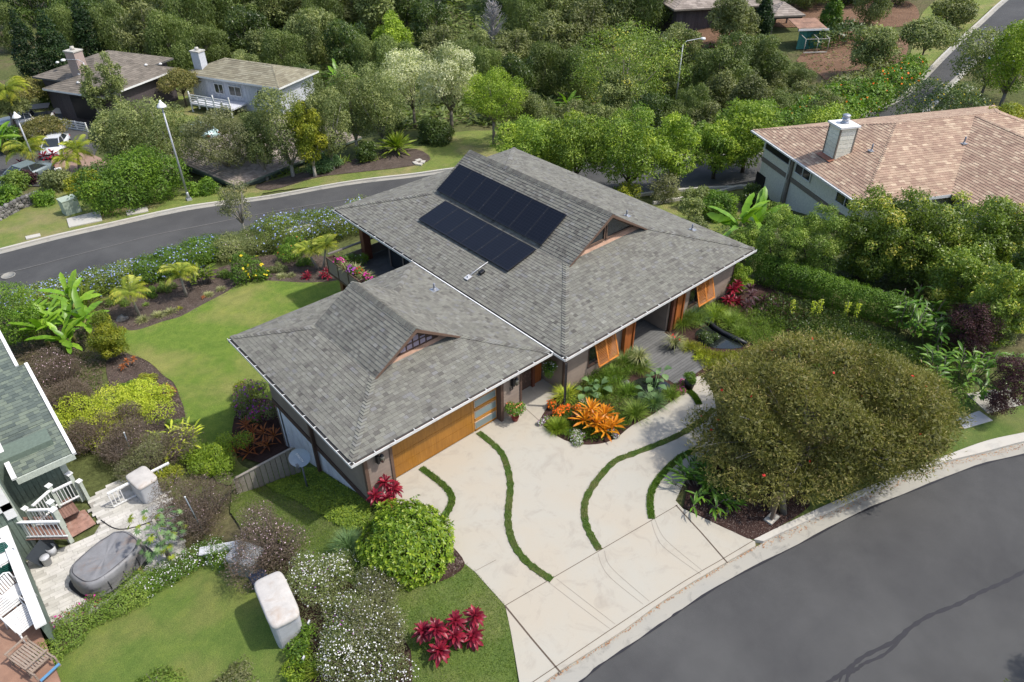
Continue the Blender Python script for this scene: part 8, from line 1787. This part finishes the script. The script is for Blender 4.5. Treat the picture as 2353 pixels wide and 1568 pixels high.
for sx in (-1, 1):
    m = MB(); m.beam((sx*.31, -.8, .42), (sx*.31, .55, .36), .045, .05); m.build('side_rail', m_teak, t)
    for yy in (-.75, -.35, .5): m = MB(); m.box((sx*.31, yy, .25), (.05, .05, .5)); m.build('leg', m_teak, t)
m = MB(); m.box((0, -.42, .56), (.70, .06, .03)); m.box((0, .52, .56), (.70, .06, .03)); m.build('armrest', m_teak, t); m = MB(); m.box((0, -.86, .22), (.6, .08, .03)); m.build('blue_strap', M_plain('blue_strap', (.10, .25, .42), .6), t)
st0 = at_z(18, 1300, DZ+.5)
for k in range(7):
    t = empty('stacking_chair', (st0[0]+.01*k, st0[1]+.03*k, DZ+.1+k*.055), 'dark green plastic chair, %s from the bottom of the stack by the parapet' % NUM[k] if k < 5 else 'white plastic chair, %s of the two on top of the green stack' % ('lower' if k == 5 else 'upper'), 'chair', 'green chairs of the stack' if k < 5 else 'white chairs on top of the stack', rz=.3)
    mt = M_plain('green_plastic', (.015, .075, .06), .4) if k < 5 else m_white; m = MB(); loft(m, [superring(.27, .26, 4, 16, .32), superring(.28, .27, 4, 16, .35)], smooth=False); m.build('seat', mt, t); m = MB(); m.tube([(-.28, .2, .35), (-.27, .30, .72), (0, .33, .80), (.27, .30, .72), (.28, .2, .35), (.31, -.1, .5), (.28, -.26, .34)], .03, 6); m.tube([(-.28, .2, .35), (-.31, -.1, .5), (-.28, -.26, .34)], .03, 6); m.build('back_frame', mt, t)
# rubble wall at the left
rw = empty('rubble_wall', tuple(G(40, 485)), 'low dry stone wall at the left edge of the far verge', 'stone wall'); m_rub = M_tone('rubble_stone', [(0, (.10, .095, .09)), (1, (.26, .25, .23))], .95); base = G(40, 485); g = np.random.default_rng(9)
WL2 = smooth_line([np.array(G(*p)) for p in ((-20,520),(20,498),(60,478),(95,465))], 10)
for j in range(4):
    for i in range(len(WL2)-1):
        c = WL2[i]+(WL2[i+1]-WL2[i])*g.random()*.6; bm = bmesh.new(); bmesh.ops.create_icosphere(bm, subdivisions=1, radius=.17)
        for v in bm.verts: v.co *= 1+g.normal()*.14
        me = bpy.data.meshes.new('stone'); bm.to_mesh(me); bm.free(); a = me.attributes.new('tone', 'FLOAT', 'FACE'); a.data.foreach_set('value', np.full(len(me.polygons), g.random(), np.float32)); o = link('stone', me, rw, None, m_rub); o.location = (c[0]-base.x+g.normal()*.05, c[1]-base.y+g.normal()*.05, c[2]-base.z+.1+j*.24)
for (x, y) in ((508,0),): pass
for i, (x, y) in enumerate(((962,372),(972,376),(955,378),(964,381))):
    p = G(x, y); m = MB(); m.box((p.x, p.y, p.z+.12), (.5, .35, .12), rz=i*.7); tag(m.build('paving_stone', m_kerb), ('flat pale stone at the end of the far mulch bed, rear one', 'flat pale stone at the end of the far mulch bed, right one', 'flat pale stone at the end of the far mulch bed, left one', 'flat pale stone at the end of the far mulch bed, front one')[i], 'stone')
# ---- cars
def car(label, p, rz, col, kind='sedan', cat='car'):
    t = empty('parked_car' if kind == 'sedan' else 'pickup_truck', tuple(p), label, cat, rz=rz); mp = M_plain('paint_'+'%d' % int(sum(col)*100), col, .25, .03, 2, .1, .5)
    L, W_ = (4.6, 1.78) if kind == 'sedan' else (5.4, 1.9)
    prof = [(-L/2, .45, .62), (-L/2+.05, .75, .80), (-L/2+.9, .86, .98), (-.9, .90, 1), (.8, .92, 1), (L/2-.7, .96, .98), (L/2-.02, .88, .86), (L/2, .5, .7)]
    m = MB(); rings = []
    for x, z, wf in prof:
        w2 = W_/2*wf; rings.append([(x, -w2, .28), (x, -w2*1.0, z*.75), (x, -w2*.9, z), (x, w2*.9, z), (x, w2, z*.75), (x, w2, .28)])
    loft(m, rings); b = len(m.V)-len(rings)*6; m.F.append(tuple(b+i for i in range(6))); m.T.append(.5); m.S.append(False); m.build('body', mp, t)
    x0, x1, x2, x3 = (-1.2, -.35, .95, 1.75) if kind == 'sedan' else (-.9, -.2, .75, .95)
    m = MB(); loft(m, [[(x0, -W_*.43, .9), (x3, -W_*.43, .93), (x3, W_*.43, .93), (x0, W_*.43, .9)], [(x1, -W_*.34, 1.38), (x2, -W_*.34, 1.38), (x2, W_*.34, 1.38), (x1, W_*.34, 1.38)]], smooth=False); m.build('cabin_glass', m_glass, t)
    m = MB(); m.box(((x1+x2)/2, 0, 1.40), (x2-x1+.06, W_*.70, .05)); 
    for sx in (-1, 1):
        for (xa, xb) in ((x0, x1), (x3, x2)): m.beam((xa, sx*W_*.43, .92), (xb, sx*W_*.345, 1.39), .06, .05)
        m.beam(((x1+x2)/2, sx*W_*.435, .92), ((x1+x2)/2, sx*W_*.345, 1.39), .06, .05)
    m.build('roof', mp, t)
    for sx in (-1, 1):
        for xx in (-L/2+.85, L/2-.95):
            m = MB(); R = Matrix.Rotation(math.pi/2, 3, 'X'); V = []; n_ = 16
            for y_ in (-.11, .11):
                for k in range(n_): V.append((xx+.33*math.cos(k*2*math.pi/n_), sx*W_*.46+y_, .33+.33*math.sin(k*2*math.pi/n_)))
            m.add(V, [(k, (k+1) % n_, n_+(k+1) % n_, n_+k) for k in range(n_)]+[tuple(range(n_)), tuple(reversed(range(n_, 2*n_)))]); wl_ = m.build('wheel', m_bpot, t)
            m = MB(); V = [(xx+.19*math.cos(k*2*math.pi/8), sx*(W_*.46+.118), .33+.19*math.sin(k*2*math.pi/8)) for k in range(8)]; m.add(V, [tuple(range(8))]); m.build('rim', M_plain('rim', (.4, .4, .42), .35, .05, 5, .7), wl_)
        m = MB(); m.box((-L/2+.06, sx*W_*.34, .66), (.14, .34, .12)); m.build('headlight', M_plain('lens', (.5, .52, .55), .2, .05), t); m = MB(); m.box((L/2-.03, sx*W_*.36, .72), (.08, .3, .14)); m.build('tail_light', M_plain('red_lens', (.35, .02, .02), .3, .05), t)
        m = MB(); m.box((x0+.35, sx*W_*.52, .95), (.14, .14, .1)); m.build('wing_mirror', mp, t)
    m = MB(); m.box((-L/2-.005, 0, .55), (.05, .9, .16)); m.build('grille', m_black, t)
    if kind == 'pickup':
        m = MB(); m.box((1.75, 0, .96), (1.6, W_*.76, .06)); m.build('bed', m_black, t); m = MB(); m.box((1.2, 0, 1.75), (2.9, 1.7, .06))
        for sx in (-1, 1):
            for xx in (.2, 2.4): m.beam((xx, sx*.8, .95), (xx, sx*.8, 1.75), .05, .05)
        m.build('rack', m_black, t)
    return t
b = G(133, 350); car('white sedan parked nose down on the brick drive', b+Vector((0, 0, .05)), math.radians(62), (.62, .64, .66)); b = G(62, 290); car('white pickup truck with a black rack under the left palms', b+Vector((0, 0, .05)), math.radians(-20), (.62, .62, .63), 'pickup', 'pickup truck')
b = G(62, 418); car('grey blue car half hidden by shrubs at the left', b+Vector((0, 0, .05)), math.radians(20), (.16, .20, .21)); b = G(552, 240); car('dark windowed car by the white house balcony', b+Vector((0, 0, .05)), math.radians(-50), (.35, .37, .42)); b = G(458, 318); car('car shape standing in for an unclear white and teal object between the sparse trees', b+Vector((0, 0, 2.0-1.9)), math.radians(-70), (.45, .60, .58))  # last car stands in for an unidentified white and teal object
mb = empty('mailbox', tuple(G(150, 415)), 'white mailbox post beside the grey car', 'mailbox'); m = MB(); m.box((0, 0, .5), (.12, .12, 1.0)); m.build('post', m_white, mb); m = MB(); m.box((-.2, 0, 1.05), (.5, .25, .2)); m.build('box', m_white, mb)
# ---- wire fence posts behind the roof and white garden edging
L_ = [(1500,470),(1570,459),(1640,447),(1705,430)]
m = MB()
P_ = [np.array(G(*p)) for p in L_]
for a, b in zip(P_[:-1], P_[1:]): m.beam(a+np.array((0, 0, .1)), b+np.array((0, 0, .1)), .18, .22)
tag(m.build('garden_edging', m_kerb), 'pale concrete garden edging behind the roof beside the back road', 'edging')
# tree just outside the lower right corner whose shade and twigs reach the street
maketree('street_tree', 'tree reaching in at the lower right corner of the street', 'tree', at_z(2530, 1590, -.1), 3.0, 2.2, 'slim', seed=99, base=.25, nb=26, L=.09, W=.04, cover=.9)
maketree('street_tree', 'tree outside the bottom edge that shades the street', 'tree', at_z(2330, 1760, -.1), 3.4, 2.4, 'slim', seed=98, base=.3, nb=26, L=.10, W=.05, cover=1.3)
